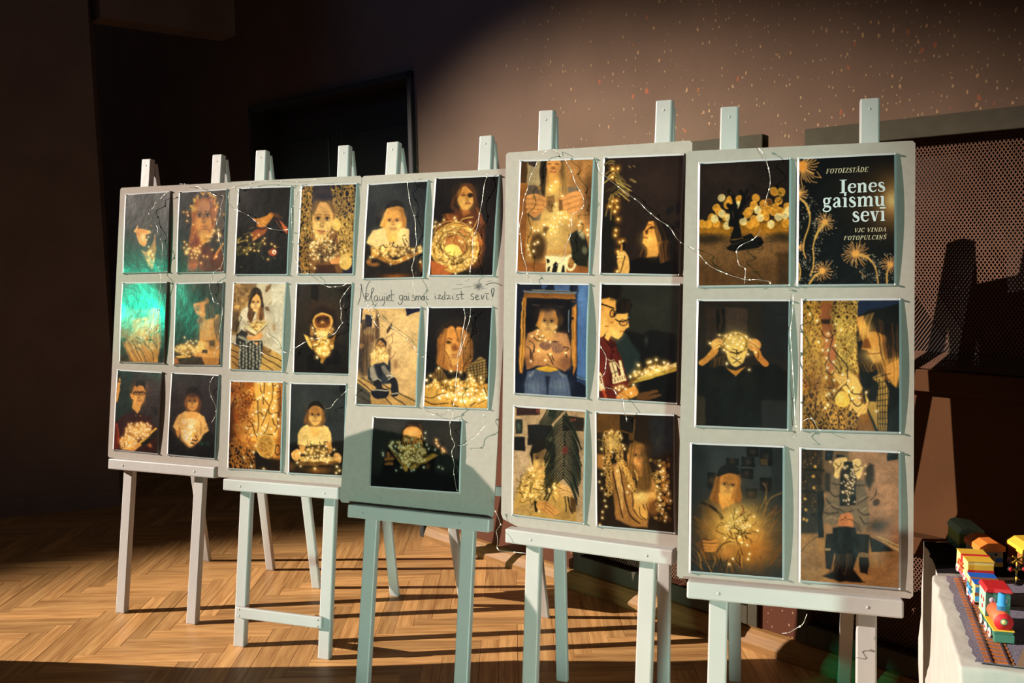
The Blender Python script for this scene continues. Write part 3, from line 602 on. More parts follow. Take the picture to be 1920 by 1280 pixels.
@art('5f', [(60,43),(878,75),(880,1228),(53,1162)], (152,108,72), 56)
def _(A):
    A.P([(40,30),(250,30),(250,800),(40,800)],(44,32,22),1,14); A.P([(240,40),(460,50),(460,420),(240,420)],(104,76,50),.9,20); A.P([(460,50),(900,60),(900,850),(640,760),(600,300)],(158,112,80),1,16)
    A.G(780,300,160,(186,136,98),.6,260); A.G(700,700,90,(46,36,28),.9,60)
    A.P([(40,770),(260,760),(640,800),(900,880),(900,1240),(40,1220)],(146,102,58),1,24); A.G(480,1150,300,(176,124,66),.7,80); A.G(160,1000,120,(112,76,42),.7,70)
    for k in range(90): A.E(A.r.uniform(65,240),A.r.uniform(60,600),A.r.uniform(3,7),A.r.uniform(3,8),A.r.choice([(116,80,44),(84,58,32),(20,14,10),(150,108,60)]),.9,4)
    for y in (215,400,600): A.L([(60,y),(250,y+10)],16,(20,14,10),.9)
    for x,y in [(178,192),(160,278),(165,370),(92,470),(95,560),(78,642),(108,655)]: A.E(x,y,13,13,(206,152,66),1,5)
    A.P([(200,420),(250,420),(250,800),(200,800)],(20,15,12),1,8); A.P([(262,50),(335,55),(332,145),(262,135)],(18,16,18),1,5); A.P([(362,80),(435,95),(432,160),(362,150)],(20,16,16),1,5); A.P([(788,70),(880,75),(878,125),(784,142)],(20,17,18),1,5); A.G(295,90,18,(80,80,90),.6)
    A.L([(60,920),(110,850),(190,790)],4,(40,26,16))
    A.P([(680,780),(890,860),(890,925),(820,890)],(196,158,106),1,6); A.L([(700,800),(885,885)],6,(96,68,40)); A.P([(640,790),(720,830),(840,915),(660,918)],(24,18,16),1,10)
    A.P([(600,220),(640,165),(675,180),(678,310),(640,390),(605,330)],(38,28,22),.9,26); A.L([(640,480),(680,440),(695,390)],7,(46,32,24)); A.E(695,500,28,32,(60,42,30),.85,14); A.P([(255,240),(310,260),(320,420),(255,400)],(30,22,18),.8,26)
    A.P([(268,770),(345,760),(640,775),(628,1110),(565,1100),(545,960),(340,930),(310,1070),(268,1060)],(24,18,15),1,8); A.P([(540,925),(632,932),(630,968),(535,960)],(112,84,54),1,6); A.P([(270,892),(312,898),(310,915),(270,912)],(150,118,80),1,4)
    A.P([(320,270),(395,290),(400,520),(460,515),(530,530),(525,300),(600,310),(610,430),(640,600),(630,690),(560,760),(480,700),(400,660),(340,700),(250,680),(242,580),(275,450),(310,400)],(118,94,70),1,14)
    for P in [[(270,470),(330,540),(380,560)],[(300,400),(350,450),(395,430)],[(255,580),(310,600),(370,580)],[(540,520),(600,470),(625,450)],[(540,560),(590,600),(635,600)],[(560,620),(600,680),(630,670)],[(390,560),(440,590),(500,570)],[(330,340),(390,350)],[(525,350),(605,350)]]: A.L(P,13,(54,40,30),.75)
    for P in [[(260,550),(320,520),(370,540)],[(280,640),(330,620),(360,640)],[(550,480),(600,440)],[(570,570),(620,540)]]: A.L(P,10,(168,138,104),.7)
    A.P([(335,165),(370,115),(440,110),(450,140),(400,210),(385,290),(340,280),(350,210)],(246,196,120),1,8,True); A.P([(485,150),(520,125),(560,140),(565,195),(585,190),(560,290),(525,290),(520,220),(490,170)],(246,198,124),1,8,True)
    A.P([(425,150),(490,150),(530,300),(525,525),(385,525),(395,300)],(16,12,11),1,10)
    for P in [[(350,160),(380,190),(400,160)],[(365,215),(385,190)],[(510,170),(540,200),(560,180)],[(530,240),(555,215)]]: A.L(P,6,(54,34,16))
    A.D([(A.r.uniform(405,515),A.r.uniform(170,510)) for _ in range(58)],6.5,(255,240,215),(190,130,60),.35); A.D([(315,152),(602,185),(602,252),(450,190)],6,(255,240,215))
    A.P([(370,650),(400,600),(480,590),(510,650),(500,715),(440,725),(380,705)],(196,116,66),1,10,True); A.L([(385,650),(410,640),(425,650)],6,(60,30,18)); A.L([(450,650),(475,640),(500,655)],6,(60,30,18)); A.E(440,628,14,10,(120,60,34),.8,8); A.P([(500,650),(560,690),(570,760),(520,740)],(92,70,50),1,8)
    A.P([(330,720),(440,705),(520,720),(545,900),(530,980),(505,1080),(590,1180),(480,1180),(380,1170),(240,1130),(330,1080),(350,960),(325,850)],(15,11,10),1,14)
    A.hair([(350,940),(500,940)],[(300,1090),(470,1130)],14,7,[(150,104,58),(104,70,38),(16,11,9)],.85); A.hair([(350,1060),(520,1080)],[(235,1120),(600,1185)],18,8,[(20,14,12),(34,24,18)],.9); A.N(24,.06,5)
# ----- board with the dark-haired girl and palm (second nearest)
@art('4a', [(70,80),(832,55),(800,1222),(55,1222)], (176,120,62), 41)
def _(A):
    A.P([(50,60),(140,60),(150,300),(50,300)],(74,46,20),1,16); A.P([(140,60),(300,60),(290,330),(140,330)],(166,140,100),1,16); A.P([(140,70),(240,70),(230,140),(150,110)],(52,40,34),1,10)
    A.P([(50,310),(150,310),(140,1130),(50,1130)],(140,82,32),1,18); A.P([(540,60),(850,60),(830,1100),(650,1100),(600,500)],(178,122,66),1,30); A.E(700,150,30,60,(140,86,44),.7,30); A.E(810,420,60,240,(70,42,20),.7,60); A.L([(640,250),(720,170),(830,110)],8,(120,76,40),.6)
    A.P([(50,1130),(400,1130),(830,1150),(830,1240),(50,1240)],(150,88,40),1,24)
    A.P([(200,350),(330,330),(600,330),(690,400),(640,1000),(280,1000),(180,700)],(186,136,74),1,30); A.P([(150,330),(240,320),(290,400),(300,680),(210,690),(130,600)],(90,72,58),1,20); A.P([(560,330),(680,340),(700,420),(560,420)],(116,98,74),1,20)
    A.hair([(290,70),(350,70)],[(290,380),(330,440)],12,18,[(30,20,14),(50,34,22)],.95); A.P([(280,60),(360,60),(345,230),(330,400),(290,330),(272,230)],(34,24,16),1,14); A.P([(490,60),(535,60),(545,200),(510,250),(490,190)],(40,28,18),1,12); A.hair([(500,80),(540,80)],[(480,420),(590,410)],16,14,[(150,108,54),(90,62,30),(190,142,80)],.85)
    A.P([(345,70),(495,65),(500,150),(470,205),(420,225),(370,200),(345,140)],(206,138,70),1,14); A.L([(360,108),(390,102)],9,(70,40,22)); A.L([(440,102),(475,106)],9,(70,40,22)); A.E(418,150,26,16,(130,74,36),.7,14); A.L([(390,186),(420,190),(450,186)],8,(120,50,30)); A.P([(370,210),(470,205),(490,400),(380,400)],(214,148,70),1,20)
    A.G(430,800,150,(240,196,112),.85,220); A.G(430,350,80,(255,206,110),.7,90); A.G(480,600,110,(255,216,130),.7,110)
    A.P([(350,1045),(600,1040),(575,1225),(370,1225)],(238,214,160),1,8); A.R(622,1118,46,72,20,(238,214,160)); A.E(475,1047,125,12,(196,158,98),1,5)
    for P in [[(420,1225),(440,1140),(462,1110),(490,1140),(478,1225)],[(525,1220),(540,1150),(555,1145),(565,1220)],[(362,1080),(395,1090),(400,1120),(370,1130)],[(378,1215),(385,1170),(408,1160),(400,1215)]]: A.P(P,(26,22,20),1,6)
    A.P([(600,830),(680,780),(770,830),(805,1000),(790,1160),(690,1150),(630,1080),(620,940)],(34,34,26),1,16); A.E(725,820,28,50,(196,180,134),.8,24,-30); A.E(760,990,24,40,(150,140,100),.6,20)
    A.E(270,960,85,150,(54,34,16),.85,50); A.L([(195,860),(180,950),(200,1090)],16,(206,140,50)); A.L([(190,700),(215,760)],12,(196,136,60)); A.P([(330,740),(390,760),(360,840),(320,820)],(70,46,26),.8,20)
    S1=(216,146,80)
    A.P([(140,450),(220,425),(330,450),(350,480),(330,560),(250,650),(190,640),(145,580)],(206,136,72),1,12,True); A.fingers([[(160,450),(250,435),(350,470)],[(150,492),(250,495),(350,520)],[(150,545),(240,545),(310,545)],[(155,595),(200,592),(242,592)]],40,S1)
    A.P([(500,480),(600,400),(690,375),(735,450),(740,520),(680,600),(600,590),(540,560)],(210,140,76),1,12,True); A.fingers([[(700,395),(600,420),(495,470)],[(715,435),(620,470),(525,505)],[(725,490),(640,515),(550,560)],[(720,545),(650,570),(600,585)]],42,S1)
    A.P([(355,440),(440,425),(445,480),(420,600),(380,600),(350,560)],(150,108,60),1,10); A.P([(480,470),(520,480),(530,580),(490,590)],(120,80,40),1,10); A.tangle(395,500,40,60,12,0,30,6,6,(70,44,20),HOT,None)
    A.D([(448,286),(400,330),(385,368),(518,430),(455,522),(478,612),(510,612),(430,650),(448,665),(512,662),(545,652),(570,655),(608,672),(525,728),(598,735),(335,735),(402,738),(435,752),(475,752),(338,832),(412,825),(448,805),(205,765),(232,795),(272,790),(272,912),(238,930),(172,948),(175,990),(226,1010),(188,1052),(715,690),(700,728),(790,780),(795,832),(500,705)],11)
@art('4b', [(80,92),(850,60),(793,1222),(50,1220)], (38,26,21), 42)
def _(A):
    A.G(480,300,300,(46,32,26),.7,250); A.P([(60,660),(180,660),(180,1240),(50,1240)],(22,20,16),.9,30); A.P([(680,600),(750,540),(760,620),(690,650)],(18,16,18),.9,10); A.P([(770,540),(830,510),(830,620),(780,640)],(18,16,18),.9,10); A.P([(760,710),(830,680),(820,770),(765,780)],(18,16,18),.9,10); A.L([(740,850),(770,950),(800,1020)],16,(74,50,34),.6)
    for k in range(26):
        x=160+A.r.uniform(-10,10)+k*3; y=190+k*10; t=A.r.uniform(-1,1); l=A.r.uniform(50,140); A.L([(x,y),(x+l*.6*(1 if t>-.3 else -1),y+l*.4),(x+l*(1 if t>-.3 else -1),y+l*.75)],A.r.uniform(6,11),A.r.choice([(196,160,80),(150,116,48),(226,190,104),(90,72,34)]),.9)
    for P in [[(85,150),(130,120),(180,125)],[(115,150),(150,138),(175,148)],[(325,165),(345,185)],[(370,165),(385,180)],[(330,295),(385,330)],[(345,288),(395,322)],[(270,330),(345,372)],[(250,365),(355,412)],[(150,440),(120,560),(95,660)],[(170,460),(190,520),(212,580)],[(165,470),(158,560),(145,700)],[(200,440),(235,470)]]: A.L(P,7,(200,166,88),.9)
    A.D([(155,190),(215,190),(160,278),(205,505),(140,562),(207,572),(187,615),(165,512),(218,692),(200,800),(197,850),(240,910),(270,902),(222,1008),(218,1205)],12,(255,226,150),(240,150,40),.75)
    A.P([(440,1060),(520,720),(640,690),(740,760),(780,900),(790,1240),(600,1240)],(20,14,12),1,20); A.P([(325,1240),(340,1090),(480,1060),(600,1050),(790,1090),(790,1240)],(13,11,11),1,14)
    A.P([(520,710),(570,700),(600,760),(640,890),(620,960),(600,1050),(500,1060),(505,960),(455,915),(460,880),(470,860),(465,810),(490,770)],(226,150,64),1,10); A.G(520,900,70,(252,192,96),.8,70); A.G(560,1000,50,(244,176,84),.7,60)
    A.P([(480,795),(515,790),(510,830),(490,835)],(60,30,12),.9,10); A.L([(505,790),(540,760),(575,775)],14,(80,42,16),.9); A.L([(470,862),(505,868)],8,(110,44,22)); A.E(545,775,16,8,(30,16,10),.9,8); A.L([(500,745),(545,738)],8,(100,56,22))
    A.hair([(560,700),(640,720)],[(610,900),(700,900)],14,12,[(26,18,14),(90,54,24),(50,32,18)],.9); A.hair([(600,900),(720,900)],[(620,1120),(720,1080)],18,9,[(150,90,38),(110,66,28),(60,36,18)],.85); A.hair([(470,950),(500,960)],[(430,1060),(495,1060)],6,8,[(150,90,38),(90,54,24)])
    A.P([(215,1080),(235,1010),(280,1000),(320,1060),(326,1225),(245,1225),(215,1120)],(240,178,92),1,10,True); A.L([(255,1010),(258,940)],26,(206,140,66)); A.P([(262,920),(295,905),(300,970),(265,990)],(26,16,12),1,8); A.fingers([[(225,1030),(258,1020),(282,1040)],[(222,1060),(250,1050),(275,1062)]],24,(246,190,104)); A.L([(285,1050),(270,1110),(262,1160),(250,1215)],7,(34,22,12))
@art('4c', [(78,55),(822,68),(785,1228),(55,1185)], (18,24,38), 43)
def _(A):
    A.P([(720,55),(830,55),(800,1060),(705,1000)],(70,98,140),1,10); A.G(770,200,60,(96,128,172),.7,200); A.P([(705,1000),(800,1040),(795,1110),(700,1060)],(40,58,86),1,8); A.L([(705,1015),(795,1050)],8,(130,150,170))
    A.P([(150,120),(700,135),(690,195),(150,175)],(120,76,36),1,8); A.L([(150,130),(700,148)],14,(96,120,140)); A.L([(230,112),(640,125)],8,(150,150,130)); A.P([(470,55),(640,60),(630,125),(480,115)],(70,92,130),1,10); A.P([(340,60),(410,60),(380,105),(350,100)],(60,80,116),1,10); A.L([(160,180),(690,200)],24,(150,92,36),.9); A.L([(170,210),(330,220)],16,(110,66,26),.8); A.L([(560,225),(690,235)],16,(96,58,26),.8)
    A.P([(140,190),(180,190),(165,800),(130,980),(100,970),(112,600)],(176,112,42),1,10); A.L([(138,240),(130,600),(112,960)],10,(236,170,76)); A.L([(172,280),(160,600),(140,880)],7,(226,160,70)); A.L([(152,240),(145,600)],6,(60,36,16))
    A.P([(660,300),(705,260),(700,900),(668,1000),(645,700)],(170,106,42),1,10); A.L([(690,300),(680,600),(675,900)],9,(230,160,70)); A.L([(660,380),(655,640),(662,900)],8,(214,150,66)); A.E(662,410,10,16,(30,18,10),1,5)
    A.P([(180,200),(650,220),(645,900),(170,900)],(12,12,16),1,20); A.L([(627,320),(620,550)],9,(120,140,160)); A.L([(245,270),(320,272)],14,(96,74,60),.7); A.L([(515,285),(570,288)],8,(80,66,60),.7)
    A.P([(195,560),(330,510),(400,600),(490,550),(600,570),(645,700),(640,900),(580,960),(420,900),(280,900),(180,940),(160,800),(170,650)],(176,116,70),1,16); A.G(380,700,150,(240,176,100),.8,120); A.G(560,620,60,(224,160,104),.7,60); A.E(590,880,60,70,(120,74,50),.6,40); A.E(210,850,50,70,(130,80,52),.6,40)
    A.P([(270,930),(420,885),(520,950),(420,972),(330,962)],(226,168,56),1,8); A.P([(255,925),(400,885),(520,945),(490,930),(390,900)],(104,66,54),.9,8)
    A.P([(190,960),(270,935),(400,975),(520,950),(600,1000),(640,1230),(150,1210),(165,1080)],(74,84,108),1,10); A.P([(200,1000),(270,940),(250,1000),(205,1030)],(130,130,130),.8,8); A.P([(520,955),(585,1010),(560,1030),(525,990)],(130,130,130),.8,8); A.G(260,1120,90,(112,122,136),.8,70); A.G(520,1110,90,(112,122,136),.8,70); A.P([(370,1010),(430,1010),(410,1100),(400,1225),(385,1225),(385,1110)],(30,36,54),1,14)
    for k in range(10): A.L([(200+k*40,1000+A.r.uniform(0,40)),(190+k*44,1080),(180+k*46,1190)],5,(52,60,84),.6)
    A.P([(290,480),(330,330),(420,290),(490,330),(515,440),(500,520),(330,520)],(206,138,64),1,12); A.P([(340,560),(480,550),(450,600),(400,610)],(214,150,76),1,12)
    A.face(410,445,185,265,2,(222,154,82),(252,204,120),(80,46,26),(140,96,66),-.05,0,10); A.hair([(330,320),(380,300)],[(285,480),(330,500)],9,12,[(226,160,76),(170,108,44)]); A.hair([(450,310),(500,370)],[(490,460),(512,470)],6,10,[(206,140,66),(150,96,42)]); A.E(400,300,90,36,(34,26,26),.85,40); A.E(540,430,28,50,(90,60,34),.8,24)
    A.P([(310,680),(370,640),(440,650),(430,720),(380,745),(330,715)],(128,88,66),1,12,True); A.P([(440,650),(500,660),(570,700),(580,735),(500,775),(450,740)],(146,100,74),1,12,True); A.fingers([[(450,670),(480,720),(470,750)],[(480,670),(510,715),(500,748)],[(505,680),(540,715),(530,742)],[(535,690),(565,715),(560,735)]],20,(158,112,84),(74,48,38))
    for P in [[(210,640),(260,690),(265,760)],[(260,600),(290,640),(340,640)],[(180,700),(230,740),(220,820)],[(270,710),(240,790),(250,850)],[(520,655),(460,650)],[(570,710),(620,720),(590,760),(600,820)],[(400,780),(440,840),(460,890)],[(300,590),(330,610),(370,600)],[(220,730),(225,860)],[(440,790),(470,850)]]: A.L(P,8,(30,24,26))
    A.D([(300,540),(240,590),(290,570),(325,620),(310,748),(222,855),(385,845),(430,655),(590,770),(480,545),(380,640),(430,780),(500,490),(350,590)],9)
@art('4d', [(88,50),(860,60),(828,1222),(60,1178)], (34,33,27), 44)
def _(A):
    A.G(640,250,220,(46,45,38),.8,220); A.P([(310,500),(500,540),(590,490),(840,540),(840,1240),(480,1240),(470,780)],(17,17,17),1,24); A.P([(230,600),(330,540),(480,740),(470,960),(330,960)],(34,44,42),1,40); A.G(540,610,14,(70,76,72),.7,40); A.P([(830,540),(860,540),(830,820)],(30,30,28),.8,20)
    A.P([(60,570),(110,565),(190,570),(240,660),(290,780),(330,920),(360,1010),(360,1200),(60,1190)],(92,30,24),1,12); A.P([(160,600),(230,590),(240,660),(200,690)],(52,16,14),1,12); A.G(110,900,50,(124,44,32),.7,160); A.L([(240,700),(290,860),(330,960)],14,(58,18,16),.8); A.L([(140,600),(190,680),(215,660)],10,(60,20,18))
    A.P([(170,830),(195,820),(230,970),(200,975)],(236,206,150),1,5); A.P([(200,820),(225,812),(265,960),(238,968)],(236,206,150),1,5); A.P([(258,806),(282,800),(325,945),(290,955)],(236,206,150),1,5); A.P([(200,980),(325,935),(345,1005),(205,1040)],(236,206,150),1,5)
    for x in (222,250,275,300,322): A.L([(x,985-(x-222)*.3),(x+6,1015-(x-222)*.32)],6,(60,22,18))
    A.L([(155,795),(185,808),(215,800)],9,(220,190,140)); A.L([(235,830),(262,870),(290,890)],10,(220,190,140)); A.P([(60,910),(85,930),(105,1020),(130,1110),(60,1110)],(226,196,144),1,6); A.L([(70,960),(90,1030)],10,(92,30,24)); A.L([(110,1110),(130,1180)],30,(206,84,40),.8)
    S1=(238,172,84)
    A.P([(140,520),(180,430),(250,340),(360,330),(355,400),(368,470),(335,485),(310,520),(300,560),(255,590),(190,560),(160,610),(120,580)],S1,1,10); A.G(230,530,60,(252,200,112),.7); A.P([(75,190),(150,160),(240,200),(240,300),(205,330),(230,420),(180,430),(150,500),(110,565),(70,575)],(232,162,76),1,10); A.G(110,450,45,(250,196,108),.7,90)
    A.E(310,430,22,26,(190,112,50),.6,14); A.L([(280,515),(310,512)],8,(130,60,26)); A.L([(130,460),(155,462)],9,(150,72,30)); A.E(195,425,18,12,(150,80,34),.6,10); A.P([(200,300),(180,340),(215,360),(232,320)],(190,118,50),.6,10)
    A.P([(85,40),(290,60),(290,180),(240,200),(170,175),(85,190)],(18,13,11),1,14); A.P([(240,240),(300,180),(380,200),(400,250),(375,330),(330,310),(270,335),(235,300)],(22,16,13),1,12); A.hair([(180,80),(300,100)],[(170,200),(290,210)],14,10,[(20,14,12),(40,28,18)]); A.hair([(260,210),(390,220)],[(240,320),(375,320)],14,9,[(24,17,13),(60,42,22)])
    A.L([(90,240),(150,260),(215,285)],15,(16,12,10)); A.R(198,335,22,34,8,(20,14,10)); A.L([(235,395),(290,415),(350,395),(372,385)],10,(16,12,10)); A.R(312,425,36,30,7,(16,12,10)); A.E(366,375,6,6,(150,170,200),1,4)
    A.P([(395,1020),(480,990),(840,870),(840,905),(590,985),(440,1030)],(196,158,62),1,8); A.P([(400,1010),(600,900),(835,820),(838,868),(480,990)],(222,190,100),1,8); A.P([(640,880),(840,820),(838,860),(640,930)],(250,226,150),.8,20)
    A.L([(360,1050),(390,1010),(440,990)],22,(110,66,28))
    A.tangle(600,900,190,34,16,34,60,6,9,(120,84,26),(255,244,206),None,-14); A.D([(462,853),(425,918),(385,965),(558,822),(578,812),(638,798),(710,825),(750,832),(530,925),(640,900),(600,880),(412,1048)],12)
    for P in [[(470,865),(480,905),(500,930)],[(558,830),(560,880)],[(640,805),(645,840)],[(430,920),(480,940)]]: A.L(P,6,(150,104,34))
    A.P([(380,1070),(430,1060),(460,1110),(440,1160),(330,1190),(240,1180),(290,1120)],(226,150,66),1,12,True); A.D([(232,1085),(270,1068),(302,1068),(265,1100),(332,1090),(385,1130)],11); A.P([(460,1130),(640,1090),(670,1110),(560,1150),(690,1130),(690,1150),(560,1200),(430,1195)],(104,66,34),.9,14)
@art('4e', [(77,55),(796,103),(765,1225),(60,1135)], (176,142,104), 45)
def _(A):
    A.G(170,550,150,(196,160,122),.7,200); A.G(690,600,120,(150,118,88),.7,300)
    for q,c in [([(100,58),(345,75),(340,135),(100,140)],(52,34,32)),([(88,175),(160,175),(158,322),(88,322)],(40,44,38)),([(78,350),(188,355),(188,495),(74,490)],(24,24,26)),([(215,230),(470,235),(480,350),(250,440),(215,440)],(28,28,28)),([(570,140),(790,160),(785,300),(570,295)],(40,34,28))]: A.P(q,c,1,8)
    A.E(320,95,20,24,(130,60,50),.8,10); A.E(658,190,18,18,(190,80,60),.8,8); A.E(695,180,12,12,(150,70,54),.8,8); A.E(122,250,16,40,(90,110,90),.5,14)
    A.P([(70,1060),(110,860),(190,720),(300,690),(480,740),(560,830),(700,990),(700,1210),(300,1190),(70,1140)],(186,142,72),1,18); A.G(290,880,130,(240,194,104),.75,110); A.P([(70,1080),(150,1040),(290,1010),(280,1110),(220,1160),(70,1140)],(170,132,74),1,14); A.G(640,1150,110,(150,112,62),.7,90); A.L([(110,860),(150,930),(130,1020)],12,(150,108,50),.5); A.L([(180,1060),(220,1110),(250,1160)],10,(150,108,50),.6); A.L([(540,900),(530,1040),(560,1190)],12,(170,120,52),.6)
    A.P([(240,520),(270,430),(380,360),(490,430),(500,560),(480,680),(430,700),(300,690),(255,610)],(30,26,22),1,12); A.P([(300,640),(420,690),(380,770),(340,780)],(220,160,80),1,12)
    A.face(355,600,190,280,4,(176,130,72),(244,196,106),(64,42,26),(70,54,36),-.2,-.05,12,.42); A.P([(235,520),(265,430),(380,370),(480,440),(490,560),(455,520),(400,470),(330,510),(270,520),(270,640)],(28,24,20),1,12)
    st=[(605,100),(598,300),(588,550),(580,780)]
    A.L(st,9,(30,34,24))
    for k in range(22):
        t=k/21; y=120+t*640; x=605-t*25; l=330-60*abs(t-.4)
        A.L([(x,y),(x-l*.33,y+l*.36),(x-l*.62+A.r.uniform(-15,15),y+l*.86)],14,A.r.choice([(30,36,26),(44,50,32),(24,28,22)]),.95)
        A.L([(x,y),(x+l*.26,y+l*.4),(x+l*.46+A.r.uniform(-12,12),y+l*.95)],14,A.r.choice([(30,36,28),(40,46,34),(22,26,22)]),.95)
    for k in range(8): A.L([(420+k*24,70+k*3),(380+k*20,150),(330+k*18,230)],13,(26,32,24),.9)
    A.P([(430,80),(520,85),(490,170),(420,150)],(30,40,30),.9,20); A.E(595,490,30,40,(120,44,36),.7,18)
    A.P([(280,1000),(310,1000),(310,1110),(285,1115)],(24,18,14),1,6); A.P([(310,1015),(400,1010),(480,1060),(520,1120),(440,1150),(380,1120),(310,1080)],(206,142,72),1,10,True); A.fingers([[(400,1040),(460,1070),(515,1125)],[(400,1070),(450,1100),(500,1140)],[(390,1095),(430,1125),(460,1160)]],22,(214,150,78)); A.P([(540,880),(580,840),(630,860),(660,920),(640,970),(580,960)],(206,158,96),1,10,True); A.fingers([[(545,890),(590,880),(645,900)],[(545,920),(590,912),(650,930)],[(560,950),(600,945),(640,955)]],22,(214,166,100)); A.P([(640,960),(700,980),(700,1110),(650,1120)],(70,48,26),.9,14); A.L([(595,960),(600,1110)],10,(30,26,18)); A.L([(620,960),(640,1080),(660,1130)],12,(34,28,20))
    A.tangle(250,870,150,120,34,26,80,7,8,(52,36,14),HOT,None); A.tangle(430,880,80,80,14,8,80,7,8,(52,36,14),HOT,None); A.D([(225,680),(240,695),(260,670),(275,745),(330,1105),(490,870)],9); A.N(20,.06,2)
@art('4f', [(75,45),(853,85),(840,1235),(65,1168)], (36,25,16), 46)
def _(A):
    A.P([(60,40),(470,50),(460,320),(60,240)],(92,60,28),1,20); A.P([(320,60),(460,80),(455,245),(320,215)],(26,22,18),1,8); A.R(388,150,66,84,5,(80,66,48),.0); A.P([(80,230),(180,240),(180,440),(80,440)],(44,34,20),1,8); A.L([(80,310),(175,318)],8,(128,96,50)); A.L([(135,320),(135,440)],8,(128,96,50)); A.P([(270,225),(410,250),(405,360),(280,340)],(22,18,14),1,10); A.L([(465,120),(460,310)],8,(100,76,46)); A.P([(620,100),(860,90),(850,420),(640,470)],(32,32,36),.9,60); A.G(700,330,60,(50,44,36),.6,90)
    A.P([(70,450),(150,450),(150,620),(70,590)],(196,130,58),.8,30); A.L([(70,620),(150,650)],26,(34,26,18))
    A.P([(210,560),(300,540),(340,640),(420,800),(580,1000),(580,1190),(420,1180),(260,1110),(230,850)],(150,100,50),1,20); A.P([(250,580),(310,560),(350,800),(330,1060),(280,900)],(206,152,84),1,20); A.P([(360,850),(420,840),(520,1060),(580,1120),(480,1110),(380,1020)],(170,116,58),1,20)
    for P in [[(215,550),(250,700),(290,900),(330,1090)],[(310,570),(330,720),(360,900),(400,1060),(500,1150)],[(430,840),(440,980)]]: A.L(P,15,(56,32,16),.9)
    A.P([(480,700),(600,640),(670,720),(690,840),(600,900),(480,850)],(120,80,40),1,20); A.G(630,780,44,(214,150,72),.8,50)
    A.P([(375,560),(400,400),(470,320),(560,360),(590,480),(640,680),(610,820),(500,830),(480,720),(400,660)],(104,70,32),1,16); A.P([(470,560),(540,560),(540,680),(490,690)],(150,96,46),1,14); A.face(500,470,160,205,3,(170,112,54),(224,156,80),(60,34,16),(150,98,46),-.02,.1,12); A.G(570,470,40,(50,32,20),.8,90)
    A.hair([(420,360),(480,340)],[(380,640),(440,660)],14,10,[(176,122,58),(130,86,38),(84,54,24)]); A.hair([(540,380),(580,440)],[(560,820),(640,800)],16,10,[(130,90,44),(90,60,28),(60,40,20)]); A.L([(455,620),(480,660),(485,720)],12,(224,170,90)); A.P([(385,450),(408,440),(405,500),(388,500)],(196,130,62),.9,8)
    A.P([(440,850),(600,840),(680,830),(680,900),(600,960),(590,1100),(520,1100),(450,1000)],(206,148,72),1,16); A.G(520,880,70,(255,216,126),.85,50)
    for P in [[(440,1000),(470,1060),(530,1110)],[(510,980),(510,1060),(560,1110)],[(570,960),(590,1030),(580,1100)],[(540,960),(560,1010)]]: A.L(P,9,(74,46,22))
    A.E(640,980,60,90,(150,90,40),.7,40)
    A.chain(160,260,220,860,2,22,(214,156,76),8); A.chain(200,240,320,420,3,20,(226,170,84),8); A.chain(270,380,350,560,2,20,(214,158,80),8)
    for k in range(15): A.R(330+k*9+A.r.uniform(-18,18),540+k*20,18,22,8,(222,166,84),.9,A.r.uniform(-40,40)); A.R(352+k*7+A.r.uniform(-18,18),560+k*17,12,20,7,(196,138,64),.9,A.r.uniform(-40,40))
    A.G(235,340,60,(255,206,120),.7,60)
    for k in range(120):
        x=A.r.gauss(735,42); y=A.r.uniform(510,1110); A.R(x,y,A.r.uniform(8,16),A.r.uniform(8,16),6,A.r.choice([(226,166,80),(176,118,50),(250,200,110),(120,76,32)]),.85)
    A.D([(715,570),(745,620),(720,635),(690,780),(718,855),(700,890),(770,800),(735,1000),(710,965),(815,915),(725,1050),(800,845),(745,680),(780,770),(715,915),(757,1115),(770,1080)],9); A.D([(230,230),(205,245),(290,240),(320,270),(345,372),(362,402),(140,490),(145,600),(122,658),(97,735),(120,800),(157,855),(147,920),(157,982),(125,1033),(122,1090),(92,1165),(280,625),(397,778),(380,835),(155,265),(120,398),(232,440),(330,292)],8); A.N(20,.07,7)
